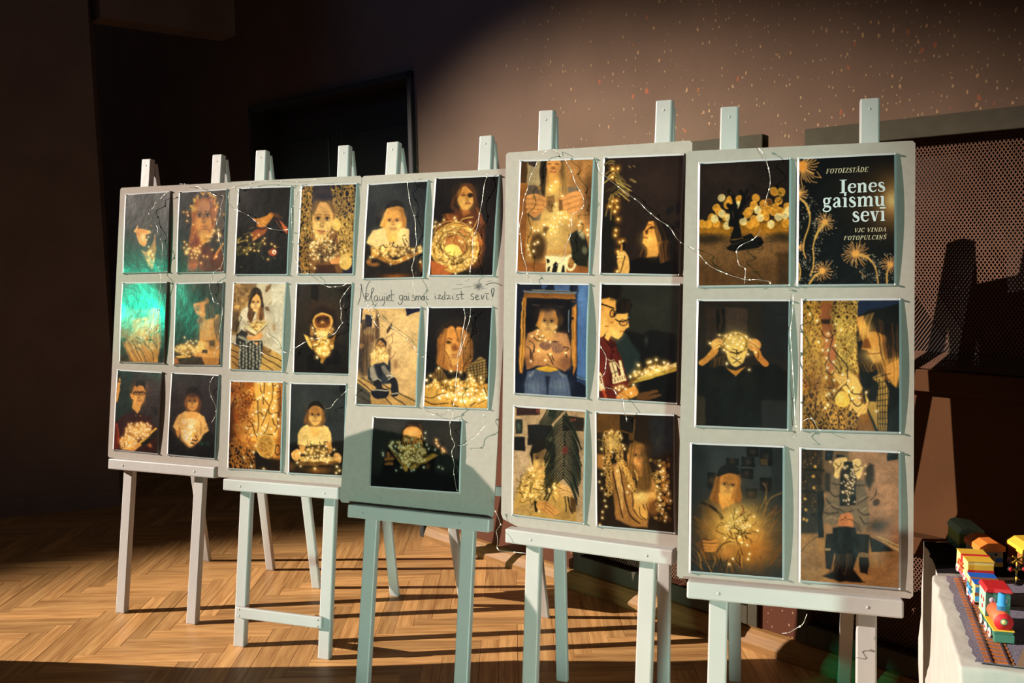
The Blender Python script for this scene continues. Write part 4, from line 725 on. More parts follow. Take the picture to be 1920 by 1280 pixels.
# ----- board with the handwriting (middle)
@art('3a', [(105,105),(805,65),(742,1215),(38,1225)], (32,35,37), 31)
def _(A):
    A.G(300,250,280,(44,47,49),.8,160); A.P([(700,70),(800,70),(795,170),(705,140)],(17,17,19),1,10); A.P([(30,850),(140,830),(700,860),(760,1240),(30,1240)],(24,19,15),1,30); A.E(230,540,40,60,(18,18,20),.8,24); A.G(420,1210,170,(150,78,16),.9,30); A.G(740,1090,40,(170,96,36),.8,60)
    A.P([(75,800),(150,660),(300,615),(420,720),(500,620),(590,640),(600,880),(140,900),(130,840)],(240,196,126),1,14); A.G(230,740,100,(250,214,146),.6,90); A.L([(310,640),(330,740),(370,800)],12,(196,140,70),.5); A.P([(130,860),(250,870),(250,980),(130,960)],(214,146,64),1,16)
    A.P([(240,600),(300,450),(330,360),(440,330),(530,400),(565,520),(560,620),(500,640),(300,620)],(196,130,54),1,14); A.P([(320,660),(460,650),(440,800),(380,815),(340,790)],(238,176,86),1,14)
    A.face(405,560,215,285,-2,(238,170,86),(252,204,120),(120,62,26),(226,152,70),-.18,0,10,.46,1,True,.12)
    A.P([(300,430),(320,350),(420,290),(520,320),(545,390),(480,360),(400,370),(330,400)],(18,16,17),1,12,True); A.hair([(320,400),(400,370)],[(245,600),(300,620)],10,12,[(222,150,66),(160,100,40),(240,180,96)]); A.hair([(470,370),(530,400)],[(510,600),(560,620)],9,12,[(226,156,70),(170,108,44)])
    A.P([(150,960),(290,950),(430,1010),(560,950),(720,910),(740,925),(580,1010),(430,1075),(330,1050),(160,990)],(176,116,46),1,8); A.L([(290,970),(340,1010),(430,1020),(500,990)],16,(240,186,100),.8); A.L([(170,985),(330,1040),(430,1070),(600,1000)],8,(60,36,14))
    A.tangle(390,905,230,62,44,46,70,7,9,(40,28,12),HOT,(206,150,70)); A.tangle(680,880,60,50,8,8,50,6,9,(40,28,12),HOT,None)
    for P in [[(240,900),(245,850),(285,835),(300,870)],[(285,825),(300,860),(335,860)],[(405,795),(390,840),(440,865)],[(455,830),(445,870)],[(515,720),(550,712)],[(510,740),(530,800),(550,840)],[(530,740),(575,795)]]: A.L(P,8,(26,20,14))
    A.D([(120,980),(98,1030),(365,1058),(580,990),(720,1040),(740,905),(722,870),(530,742),(150,970),(215,930),(490,1015)],10)
    A.E(170,1065,60,24,(186,112,40),.8,24); A.E(110,1030,30,30,(176,106,44),.8,20)
@art('3b', [(108,95),(850,62),(785,1215),(48,1222)], (18,12,11), 32)
def _(A):
    A.P([(280,420),(320,220),(430,140),(540,150),(600,300),(640,450),(700,640),(560,620),(420,560),(330,480)],(70,38,18),1,20); A.P([(360,470),(560,470),(700,600),(700,900),(660,1100),(500,1180),(100,700),(200,560)],(88,42,20),1,40); A.hair([(190,520),(300,500)],[(300,640),(380,620)],10,12,[(190,104,40),(110,56,22)])
    A.P([(400,430),(500,440),(530,500),(440,540)],(150,80,34),1,20); A.face(465,325,190,270,-6,(232,160,74),(250,192,98),(96,46,16),(214,136,58),-.15,.18,10,.42,1,False,.16)
    A.E(440,285,26,12,(70,36,16),.9,12); A.E(525,285,38,26,(34,16,8),.95,16); A.L([(410,265),(450,255)],9,(110,60,24)); A.L([(465,385),(500,380),(525,382)],10,(120,44,24))
    A.P([(300,260),(340,180),(430,150),(410,200),(370,230),(355,360),(400,470),(330,420)],(40,24,14),1,14); A.P([(500,145),(560,190),(590,330),(570,360),(545,250),(480,190)],(90,50,22),1,12); A.hair([(400,170),(440,155)],[(310,300),(330,420)],8,12,[(120,66,26),(60,34,16)],.8); A.hair([(590,420),(640,450)],[(640,620),(700,640)],8,10,[(176,96,40),(96,50,22)])
    A.E(345,900,285,290,(226,160,66),1,14); A.G(300,950,200,(255,216,112),.85,180); A.G(330,800,140,(206,122,60),.7,110)
    A.P([(250,760),(330,720),(440,660),(560,760),(560,900),(470,1000),(380,900),(260,880),(215,840)],(196,116,56),.9,24)
    for k in range(24): A.L([(250+k*13,760+A.r.uniform(-40,10)),(300+k*12,820),(400+k*9,960+A.r.uniform(-40,20))],6,A.r.choice([(120,60,24),(226,160,80)]),.5)
    A.P([(250,900),(300,860),(400,890),(420,980),(360,1010),(270,960)],(252,216,110),1,14,True)
    for k in range(26):
        a=A.r.uniform(0,180); A.R(345+A.r.uniform(-40,40),890+A.r.uniform(-40,40),A.r.uniform(150,285),A.r.uniform(120,285),A.r.uniform(5,9),A.r.choice([(250,206,120),(226,170,80),(120,70,24),(60,36,12)]),.7,a)
    for P in [[(190,740),(230,660),(310,610),(400,600),(440,560),(560,540)],[(610,570),(560,680),(480,800),(400,900)],[(180,910),(280,990),(420,1030),(600,980)],[(420,640),(350,740),(300,860)]]: A.L(P,11,(214,164,84)); A.L([(p[0]+5,p[1]+7) for p in P],4,(70,40,14))
    A.tangle(180,900,120,230,24,20,70,7,9,(50,32,12),HOT,None); A.tangle(400,1090,180,90,24,20,70,7,9,(50,32,12),HOT,None); A.tangle(560,860,60,180,12,14,60,7,9,(50,32,12),HOT,None)
    A.D([(85,665),(110,655),(160,635),(338,550),(358,582),(525,605),(110,610),(210,575),(325,655),(570,850),(600,1020),(585,1055),(530,690),(340,720),(395,820),(430,835),(145,770),(190,1100),(360,1200),(650,825)],10)
    A.P([(60,1050),(160,1090),(270,1140),(200,1160),(330,1205),(250,1230),(60,1215)],(176,90,40),1,14); A.P([(600,800),(670,800),(690,860),(650,880)],(176,96,42),1,14)
@art('3c', [(108,65),(806,65),(750,1222),(57,1197)], (216,170,110), 33)
def _(A):
    A.G(600,420,240,(232,190,130),.7,300); A.P([(100,60),(130,60),(120,240),(100,240)],(40,32,34),1,6); A.P([(160,140),(245,150),(238,290),(160,290)],(24,24,40),1,5); A.P([(645,65),(806,65),(800,105),(645,155)],(22,24,46),1,5)
    A.E(150,420,70,180,(74,50,34),.8,50); A.E(130,680,70,200,(44,36,34),.9,50); A.P([(270,250),(300,90),(330,260),(340,410),(280,430)],(84,60,44),.9,20); A.E(200,340,60,46,(206,160,100),.9,20); A.E(215,420,60,50,(150,104,66),.8,24); A.E(120,510,26,30,(196,140,86),.8,14)
    A.hair([(110,300),(330,300)],[(130,860),(260,860)],40,7,[(54,38,30),(150,108,66),(96,66,44),(30,26,28)],.75,30); A.hair([(120,200),(160,200)],[(130,320),(180,300)],8,9,[(34,28,30)])
    A.P([(415,340),(440,290),(485,225),(480,290),(440,350),(420,365)],(74,52,40),1,10); A.L([(460,300),(500,320)],10,(60,44,36)); A.L([(410,430),(470,380),(500,360)],6,(120,88,60)); A.L([(440,520),(490,460),(480,380)],7,(110,80,54)); A.L([(440,700),(500,640),(520,580)],7,(110,80,54)); A.E(525,740,22,50,(176,120,74),.8,24); A.P([(430,560),(470,520),(460,800),(420,760)],(110,76,54),.8,30)
    A.P([(70,920),(260,880),(560,1060),(750,1140),(750,1230),(60,1210)],(196,148,84),1,10); A.P([(60,940),(230,1070),(230,1210),(55,1200)],(70,66,56),1,14)
    for P in [[(80,915),(240,1040),(400,1130),(470,1215)],[(130,890),(300,1000)],[(460,1090),(640,1215)],[(560,1070),(750,1170)],[(65,1010),(230,1110)],[(60,1090),(225,1180)],[(370,960),(470,1030)]]: A.L(P,11,(48,36,28),.95)
    A.P([(190,800),(220,740),(460,690),(470,960),(250,960),(195,900)],(40,44,50),1,18)
    A.P([(290,540),(310,440),(370,410),(412,460),(415,560),(380,600),(320,590)],(206,146,76),1,10); A.face(352,520,110,150,6,(228,164,92),(250,200,120),(96,54,24),(170,116,62),-.1,0,8); A.P([(290,520),(320,420),(380,408),(416,470),(410,560),(390,480),(340,430)],(44,32,26),1,8)
    A.P([(225,610),(290,560),(400,570),(455,630),(430,740),(380,700),(290,720),(230,760)],(238,190,116),1,12); A.tangle(335,620,95,80,24,24,50,6,8,(110,76,30),(255,244,210),None)
    A.P([(215,770),(260,740),(320,920),(260,950),(225,880)],(150,136,116),1,12); A.P([(340,760),(390,740),(480,860),(430,900)],(136,124,108),1,12); A.L([(420,870),(480,870)],14,(206,190,160)); A.P([(290,740),(350,750),(370,860),(330,900)],(24,28,36),1,14)
    A.P([(262,930),(300,905),(350,930),(370,1010),(300,1025),(265,980)],(28,28,34),1,8); A.L([(270,925),(310,908),(350,930)],10,(206,190,160)); A.P([(235,1050),(300,1020),(430,1020),(445,1070),(410,1125),(320,1140),(260,1115)],(20,22,30),1,8,True); A.L([(260,1035),(350,1040),(440,1040)],12,(200,186,158))
    A.P([(440,910),(500,880),(550,960),(558,1090),(500,1112),(472,1090),(470,980)],(24,25,32),1,8,True); A.L([(438,915),(470,890),(510,880)],12,(206,190,160)); A.L([(475,1080),(560,1075)],12,(200,186,158)); A.N(26,.05,8)
@art('3d', [(112,52),(845,52),(797,1222),(57,1192)], (16,15,16), 34)
def _(A):
    A.P([(205,700),(215,420),(290,300),(380,240),(470,250),(590,310),(640,480),(640,640),(560,800),(300,780)],(140,84,36),1,20); A.P([(330,680),(520,680),(520,790),(400,790)],(150,86,36),1,20)
    A.face(415,500,260,440,2,(228,154,74),(246,184,96),(104,52,22),(206,128,54),-.2,-.02,12,.45,1,False,.15); A.E(345,455,40,16,(50,26,14),.9,12); A.L([(305,430),(350,410),(390,425)],12,(110,60,26)); A.E(480,430,36,18,(90,46,20),.7,18); A.G(500,560,80,(190,116,50),.6,120); A.E(425,515,44,36,(150,80,34),.7,28); A.P([(395,545),(460,545),(430,470)],(110,54,22),.5,20)
    A.P([(270,360),(310,270),(400,225),(520,250),(610,340),(630,430),(560,330),(470,270),(440,300),(470,440),(430,300),(380,262),(320,300)],(34,22,16),1,18,True); A.hair([(300,300),(330,290)],[(215,700),(300,720)],12,14,[(196,124,54),(140,84,36),(90,54,26)]); A.hair([(280,560),(310,560)],[(350,780),(400,740)],6,12,[(206,136,62),(120,70,30)]); A.hair([(460,300),(600,360)],[(500,760),(635,640)],26,12,[(190,120,54),(150,92,40),(206,140,70),(90,54,26)])
    A.P([(130,840),(200,760),(270,770),(330,860),(280,900),(160,900)],(120,86,44),1,12); A.P([(560,740),(720,620),(790,660),(800,860),(760,930),(600,880),(550,800)],(150,116,62),1,12)
    for k in range(7): A.L([(560+k*38,760-k*16),(590+k*32,900)],10,(34,26,18),.85); A.L([(550,700+k*32),(800,640+k*36)],8,(34,26,18),.8)
    for k in range(5): A.L([(150+k*34,780),(160+k*30,890)],8,(34,26,18),.8)
    A.P([(60,950),(300,890),(560,900),(810,940),(800,1240),(50,1220)],(206,148,62),1,26); A.G(560,1110,170,(252,214,132),.75,70); A.G(180,1080,130,(226,170,80),.7,70)
    A.tangle(440,930,330,60,60,40,80,8,10,(46,30,12),HOT,None); A.tangle(520,1050,270,90,34,44,80,8,12,(60,40,14),(255,250,225),None)
    for P in [[(70,1090),(150,1100),(240,1060),(320,1040)],[(60,1130),(160,1170),(340,1160)],[(690,1170),(770,1130)],[(770,980),(790,1080)],[(600,1190),(660,1150)],[(380,1130),(400,1180),(460,1200)]]: A.L(P,10,(60,34,14))
    A.D([(130,838),(232,755),(490,805),(600,835),(375,790),(85,890),(98,960),(305,910),(730,865),(610,875),(650,900)],12); A.D([(500,1130),(540,1140),(470,1050),(575,1060),(430,1120),(700,1120),(785,1100),(240,1100),(330,1070)],17,(255,252,235))
@art('3e', [(168,65),(1535,122),(1497,1198),(97,1105)], (38,38,35), 35)
def _(A):
    A.G(450,200,300,(58,56,52),.8,130); A.G(1300,350,260,(50,46,40),.8,220); A.P([(80,900),(1500,900),(1500,1240),(80,1200)],(15,16,17),.9,160); A.P([(260,1100),(300,800),(420,500),(600,400),(960,420),(1130,640),(1140,1200)],(17,16,16),1,60)
    A.P([(590,440),(600,260),(680,150),(820,100),(940,160),(980,280),(960,480),(760,500)],(36,27,20),1,24); A.hair([(660,160),(930,160)],[(620,300),(960,300)],26,16,[(70,46,28),(110,72,38),(40,28,18)],.6)
    A.P([(640,330),(680,220),(800,190),(900,230),(945,330),(940,520),(800,560),(650,520)],(232,156,76),1,24,True); A.G(790,300,110,(250,188,104),.8,60); A.G(800,450,80,(206,116,54),.7,70)
    A.L([(630,370),(680,350),(770,395)],16,(50,28,14),.9); A.L([(860,400),(950,385)],14,(60,34,16),.9); A.R(715,425,70,55,7,(60,38,20),.8); A.R(895,440,66,52,7,(60,38,20),.8); A.E(810,470,26,40,(170,86,38),.7,20)
    A.P([(345,640),(400,590),(480,640),(480,790),(350,790)],(70,44,26),.8,20); A.fingers([[(395,610),(400,650)],[(355,690),(410,690),(470,690)],[(360,765),(410,765),(455,770)]],44,(150,92,44),(24,16,12)); A.E(1020,810,40,50,(90,56,32),.7,30)
    A.P([(390,490),(440,490),(720,740),(700,880),(640,860),(560,740)],(150,108,52),1,10); A.P([(410,495),(450,500),(740,790),(710,830),(580,690)],(226,214,180),1,10); A.P([(620,820),(680,760),(705,830),(665,890)],(190,140,62),1,8); A.P([(715,830),(840,760),(850,830),(770,860)],(176,130,58),1,8); A.P([(940,750),(1000,660),(1090,605),(1190,640),(1100,690),(980,760)],(196,140,62),1,8); A.L([(960,755),(1100,690),(1190,645)],8,(40,26,14)); A.P([(840,760),(950,700),(940,760),(850,840)],(120,84,40),1,10)
    A.tangle(780,630,240,150,80,70,100,9,11,(22,18,12),(255,248,225),(150,120,60)); A.tangle(520,500,110,80,12,10,80,9,12,(22,18,12),(255,248,225),None)
    for P in [[(915,400),(930,330),(990,305)],[(920,330),(945,440),(1000,500),(1020,600)],[(690,420),(700,490)],[(720,440),(735,480)],[(775,400),(755,480)],[(650,430),(665,500)],[(1190,430),(1250,430),(1260,500),(1180,580)],[(480,640),(540,740),(600,800)],[(1240,600),(1230,740),(1180,800)]]: A.L(P,11,(18,15,12))
    A.D([(995,302),(980,390),(1008,475),(1035,530),(468,435),(512,500),(600,497),(432,497),(315,600),(315,630),(600,825),(525,875),(960,825),(810,860),(770,872),(1190,810),(1240,835),(1130,555),(890,460),(830,485),(775,400),(690,410),(900,500)],12,(250,250,235),(150,140,100),.5); A.D([(1158,460),(1157,415),(1185,500),(1250,545),(1265,575),(1280,590),(1250,605)],13,(255,240,200),(236,150,70),.7)
# ----- second board from the left
@art('2a', [(113,92),(792,75),(745,1198),(65,1200)], (17,15,14), 21)
def _(A):
    A.G(230,220,200,(34,27,22),.8,150); A.P([(60,900),(400,880),(740,1000),(740,1210),(60,1210)],(10,17,15),1,80)
    A.P([(300,480),(400,480),(490,440),(540,400),(600,420),(570,460),(510,540),(470,590),(400,600),(360,580),(345,530)],(214,130,46),1,12); A.G(440,530,60,(236,156,66),.8,50); A.P([(520,400),(640,420),(700,480),(600,470)],(96,52,22),.9,30); A.P([(640,490),(700,540),(760,610),(755,680),(720,650)],(196,92,40),1,12); A.L([(600,500),(660,590),(740,670)],12,(130,66,28)); A.L([(300,490),(350,520),(355,580)],14,(150,84,32))
    A.P([(280,660),(370,600),(500,610),(460,680),(360,740),(290,770),(290,710)],(150,74,34),1,20); A.L([(360,610),(430,620),(490,600)],16,(70,34,18)); A.P([(290,740),(350,700),(360,740),(300,770)],(214,140,60),1,10)
    for k in range(34):
        x=A.r.uniform(70,250); y=A.r.uniform(750,960); A.L([(x,y),(x+A.r.uniform(30,90),y-A.r.uniform(6,50))],A.r.uniform(5,10),A.r.choice([(150,130,50),(206,176,84),(70,66,30),(110,96,40)]),.85)
    for k in range(14):
        x=A.r.uniform(330,420); y=A.r.uniform(790,880); A.L([(x,y),(x+40,y-30)],6,(120,110,46),.8)
    for P in [[(170,690),(280,660)],[(260,610),(320,595)],[(90,860),(105,960)],[(420,960),(450,1000)],[(570,985),(600,1000)],[(140,1100),(160,1120)],[(600,860),(650,850)]]: A.L(P,8,(130,110,50))
    A.E(565,920,60,48,(190,70,36),.9,18); A.E(585,915,30,28,(255,226,190),1,8); A.E(585,918,12,12,(140,50,40),1,5); A.P([(490,910),(540,890),(540,930)],(150,120,40),.9,8)
    A.D([(435,768),(460,805),(463,738),(595,845),(550,815),(325,895),(380,898),(180,885),(228,770),(228,720),(283,690),(385,690),(508,1008),(220,935),(110,790),(270,880),(320,805)],10,(255,232,160),(226,150,50),.6)
@art('2b', [(98,95),(803,78),(762,1197),(67,1198)], (34,32,46), 22)
def _(A):
    A.chain(90,90,250,1200,3,42,(196,142,66),11,(32,26,28)); A.chain(480,90,800,560,5,42,(196,146,72),11,(26,26,38)); A.chain(540,500,780,990,5,32,(222,172,86),10,(90,60,24)); A.chain(90,860,330,1200,4,42,(196,136,58),11,(26,20,20))
    A.P([(250,95),(480,95),(520,420),(500,760),(260,760),(230,480)],(44,38,44),1,20); A.P([(240,640),(560,640),(640,1190),(220,1190)],(120,76,40),1,20)
    A.P([(235,640),(250,400),(320,270),(430,260),(520,340),(545,480),(520,640)],(150,104,54),1,16); A.P([(290,700),(480,680),(470,800),(300,790)],(222,162,80),1,14)
    A.face(375,530,270,500,3,(238,176,92),(252,208,128),(96,52,28),(206,150,92),-.1,0,12,.52,1,True,.24); A.P([(240,470),(262,350),(330,270),(430,260),(515,340),(538,450),(505,390),(440,315),(380,295),(310,320),(265,400)],(112,80,48),1,14,True); A.hair([(330,270),(360,265)],[(245,420),(262,470)],8,12,[(90,66,44),(150,108,60)],.8); A.hair([(400,262),(470,290)],[(500,400),(536,450)],9,12,[(90,66,44),(150,108,60)],.8); A.E(390,235,120,48,(34,32,44),.85,40); A.L([(305,655),(370,672),(425,655)],9,(160,74,50))
    A.E(560,585,58,78,(230,182,92),1,8); A.G(545,570,34,(248,210,130),.6); A.E(675,1050,80,100,(226,176,92),1,10); A.G(655,1020,50,(246,206,124),.6)
    A.P([(430,1000),(500,960),(590,960),(600,1060),(500,1080)],(226,148,84),1,12,True); A.P([(290,1090),(540,1090),(560,1195),(280,1195)],(60,34,24),.9,20)
    A.tangle(380,900,190,150,80,44,90,8,9,(30,24,22),(255,248,230),(206,150,90)); A.tangle(570,890,70,80,26,6,60,8,8,(24,20,20),HOT,None)
    for P in [[(120,740),(190,770),(270,785)],[(530,800),(560,720)],[(600,800),(640,780)],[(540,830),(520,770)]]: A.L(P,8,(36,26,22))
    A.D([(512,685),(295,735),(442,760),(377,790),(238,860),(620,1050),(667,895),(380,745),(150,630),(232,1085),(280,1130),(490,1000),(260,665),(430,650)],10)
@art('2c', [(90,62),(780,65),(738,1208),(52,1185)], (206,186,152), 23)
def _(A):
    A.P([(300,60),(400,60),(390,170),(310,170)],(120,84,50),.8,14); A.P([(600,60),(790,60),(740,1040),(600,900)],(214,198,170),1,40); A.P([(85,60),(320,60),(330,360),(190,430),(150,740),(70,740)],(150,110,60),.95,24)
    for k in range(90): A.E(A.r.uniform(80,310),A.r.uniform(60,600),A.r.uniform(10,30),A.r.uniform(10,30),A.r.choice([(84,54,26),(196,150,84),(120,80,40),(52,34,20),(226,180,104)]),.55,12)
    A.P([(75,440),(150,440),(170,680),(70,700)],(70,52,38),.7,30); A.E(130,370,34,26,(236,180,96),.9,12)
    A.P([(505,170),(520,110),(590,65),(590,130),(530,185)],(120,84,50),.9,14); A.P([(510,380),(560,370),(580,430),(540,420)],(110,74,44),.9,16); A.L([(570,340),(600,300)],8,(110,80,54)); A.E(640,640,26,50,(176,128,70),.6,26)
    A.P([(75,850),(170,880),(170,1190),(60,1190)],(176,128,66),1,8); A.P([(450,870),(610,930),(740,1010),(735,1210),(440,1205)],(206,158,84),1,8)
    for P in [[(75,850),(160,890)],[(70,930),(165,985)],[(70,1010),(160,1070)],[(75,1090),(155,1150)],[(470,1010),(620,1100),(735,1170)],[(450,1090),(630,1205)],[(560,990),(740,1080)],[(480,930),(600,930)]]: A.L(P,12,(64,44,28))
    A.P([(470,870),(605,930),(600,980),(470,1000)],(150,108,58),1,8); A.L([(480,900),(540,960),(605,935)],8,(60,42,26))
    A.P([(165,520),(200,420),(290,350),(500,400),(560,470),(640,460),(600,580),(500,650),(470,720),(280,760),(190,660)],(226,206,172),1,16); A.L([(180,540),(260,600),(240,660)],12,(170,146,112),.6); A.L([(230,480),(280,520)],10,(190,166,132),.6)
    A.P([(130,740),(200,670),(280,700),(290,820),(480,810),(490,880),(450,1205),(160,1195),(180,930),(130,850)],(44,44,40),1,12)
    for k in range(7):
        for j in range(8):
            x=180+k*45+A.r.uniform(-6,6); y=840+j*48+(k%2)*24
            if y<1195: A.E(x,y,12,20,(206,196,166),.85,12)
    for k in range(6): A.E(170+k*25,760+k*12,14,22,(206,196,166),.8,12,40)
    A.P([(290,420),(300,230),(340,140),(400,115),(460,170),(490,300),(500,520),(440,540),(420,400),(330,560),(280,500)],(44,30,20),1,12,True); A.face(388,320,140,230,2,(238,180,100),(252,212,140),(96,56,28),(228,164,84),-.08,0,8); A.P([(300,330),(330,220),(390,130),(400,200),(350,250),(325,340)],(40,27,18),1,10); A.P([(400,200),(440,230),(470,330),(480,250),(430,160)],(40,27,18),1,10)
    A.hair([(300,380),(350,400)],[(290,580),(350,560)],12,10,[(150,90,36),(196,126,54),(84,50,24)]); A.hair([(420,400),(490,380)],[(400,560),(510,550)],16,10,[(176,110,46),(214,144,66),(96,58,28)])
    A.P([(230,620),(290,600),(400,710),(560,560),(600,550),(400,730),(360,725)],(236,214,160),1,8); A.P([(240,660),(390,735),(590,560),(480,680),(380,760),(300,740)],(120,84,46),1,8); A.P([(290,610),(400,570),(550,560),(400,700)],(206,166,84),1,12); A.tangle(400,610,90,50,24,20,50,6,8,(70,48,20),(255,246,210),None)
    A.P([(270,750),(350,760),(470,700),(480,780),(350,810),(280,800)],(226,160,90),1,12,True); A.E(405,850,22,18,(226,160,90),1,8)
@art('2d', [(98,62),(815,65),(760,1212),(65,1202)], (42,35,27), 24)
def _(A):
    A.P([(100,60),(150,60),(130,240),(100,240)],(26,24,20),1,10); A.P([(285,65),(390,65),(385,280),(285,250)],(17,16,16),1,10); A.P([(290,260),(370,280),(340,370),(310,350)],(54,38,24),.8,14); A.P([(395,65),(640,65),(640,400),(395,400)],(48,42,34),.8,30); A.P([(700,120),(810,100),(760,1200),(690,800)],(26,24,22),.8,60)
    A.G(450,440,190,(76,42,18),.8,140); A.P([(270,560),(300,400),(440,330),(590,400),(640,560),(640,800),(250,820)],(34,22,15),.9,50)
    A.P([(80,920),(260,780),(430,900),(600,800),(740,850),(760,1215),(60,1210)],(25,22,19),1,40); A.P([(230,1000),(330,920),(400,990),(430,1090),(460,1200),(240,1180)],(12,11,11),1,20); A.P([(500,950),(600,890),(680,980),(660,1090),(480,1110)],(12,11,11),1,20)
    A.P([(312,560),(330,480),(400,450),(450,448),(510,455),(560,490),(575,550),(540,620),(510,690),(490,770),(380,780),(355,680),(340,620)],(150,84,34),1,10,True); A.P([(345,500),(440,468),(530,490),(530,560),(480,600),(380,590)],(70,36,16),.9,20)
    A.R(440,545,118,100,20,(255,196,96),.9,0,14); A.E(440,600,80,44,(120,66,26),.9,24); A.L([(360,480),(400,460),(440,458)],8,(240,176,84)); A.L([(470,460),(520,468),(550,490)],8,(236,170,80)); A.E(400,505,24,12,(40,20,10),.8,12); A.E(490,505,24,12,(40,20,10),.8,12)
    A.G(440,558,26,(236,170,86),.9,14); A.G(432,545,14,(250,190,100),.8); A.L([(400,612),(440,622),(475,612)],12,(70,30,14)); A.G(440,655,50,(232,160,74),.8,30); A.P([(350,640),(400,670),(490,670),(530,630),(490,770),(420,785),(360,750)],(250,196,100),1,16); A.G(430,710,60,(255,232,160),.85,44)
    A.P([(190,710),(260,740),(290,850),(330,920),(400,1000),(440,1080),(490,1000),(560,900),(580,830),(620,700),(560,770),(430,800),(330,780)],(150,98,38),1,12); A.P([(190,705),(250,740),(300,860),(310,920),(270,880)],(250,196,96),1,8); A.P([(540,850),(580,840),(570,900),(500,920)],(246,190,92),1,10)
    A.tangle(440,880,110,110,40,34,50,7,12,(80,48,16),(255,232,170),(206,140,56)); A.D([(310,625),(310,668),(540,632),(532,685),(565,650),(297,765),(345,700),(360,1005),(480,830),(400,895),(330,840),(455,955),(505,790),(465,890)],12)
    for k in range(12): A.R(300+A.r.uniform(-14,14),650+A.r.uniform(-60,60),12,15,6,(176,120,56),.8); A.R(550+A.r.uniform(-16,16),650+A.r.uniform(-50,50),12,15,6,(176,120,56),.8)
    A.E(425,1060,20,30,(196,140,60),.8,14)
@art('2e', [(92,50),(772,70),(728,1220),(45,1172)], (196,124,44), 25)
def _(A):
    A.P([(380,40),(790,60),(750,800),(420,800)],(236,170,76),1,30); A.P([(700,60),(790,60),(740,1220),(700,1000)],(150,84,34),.8,30); A.P([(45,50),(400,50),(390,900),(45,900)],(166,88,26),1,50); A.P([(45,340),(130,340),(120,900),(45,900)],(54,26,10),.85,60); A.G(330,700,130,(250,186,92),.75,260); A.G(200,500,90,(120,50,14),.7,120)
    for k in range(150):
        x=A.r.uniform(70,390); y=A.r.uniform(60,960); f=.55+.6*(x-70)/320; A.R(x,y,A.r.uniform(14,34),A.r.uniform(22,48),A.r.uniform(6,11),A.r.choice([(232*f,150*f,56*f),(150*f,72*f,22*f),(90*f,40*f,12*f),(255*f,196*f,100*f)]),.6,A.r.uniform(-40,40))
    A.R(333,280,48,56,9,(96,50,20),.9); A.P([(45,880),(250,900),(420,960),(600,1060),(730,1070),(730,1225),(45,1180)],(28,17,10),1,40); A.chain(70,900,400,1190,6,44,(196,120,44),11)
    for P in [[(485,80),(490,150),(515,250),(520,350)],[(540,70),(535,170),(520,240)],[(640,70),(645,180),(625,300),(560,470),(490,630)],[(735,120),(740,260),(735,440)],[(400,290),(450,320),(450,480),(460,520),(455,600),(430,740)],[(450,320),(470,280),(520,270),(560,330),(600,370)],[(390,480),(440,470),(480,460),(520,510)],[(600,370),(590,460),(640,480)],[(590,590),(570,660),(520,740)],[(640,540),(660,610),(700,640),(660,720)],[(370,600),(400,720),(430,780)],[(340,640),(380,635)],[(690,190),(740,180)],[(690,290),(745,265)],[(660,470),(720,465),(720,540)],[(550,740),(620,745),(660,735)],[(650,110),(700,95),(740,130)],[(720,440),(700,560),(720,640)],[(420,760),(480,730)]]: A.L(P,11,(74,42,16),.95)
    A.D([(452,62),(498,82),(602,82),(700,105),(597,205),(517,232),(455,272),(485,262),(567,272),(668,205),(672,303),(430,447),(383,482),(513,427),(543,427),(653,490),(645,510),(518,525),(417,605),(552,628),(503,660),(530,680),(618,667),(718,635),(657,735),(293,655),(362,747),(437,740),(482,727),(415,887),(380,970),(255,1038),(352,1157),(512,1190),(660,368),(710,545),(645,408)],11,(255,248,220),(255,206,120),.6)
    A.E(545,900,122,150,(200,140,58),1,10); A.R(545,895,118,145,12,(250,200,110),.8)
    for k in range(110):
        a=A.r.uniform(0,6.28); q=A.r.random()**.5; A.R(548+math.cos(a)*q*98,905+math.sin(a)*q*115,A.r.uniform(6,12),A.r.uniform(6,12),4,A.r.choice([(120,74,24),(236,186,96),(160,104,40)]),.7)
    A.P([(500,1040),(610,1040),(590,1075),(520,1075)],(214,150,64),1,8); A.P([(400,960),(470,1020),(620,1080),(600,1160),(400,1110)],(24,17,14),1,24); A.R(700,945,32,66,9,(60,36,16)); A.tangle(650,1100,80,80,20,0,70,8,6,(40,26,12),HOT,None); A.P([(630,1020),(660,990),(685,1020),(660,1065)],(206,140,64),.9,10)
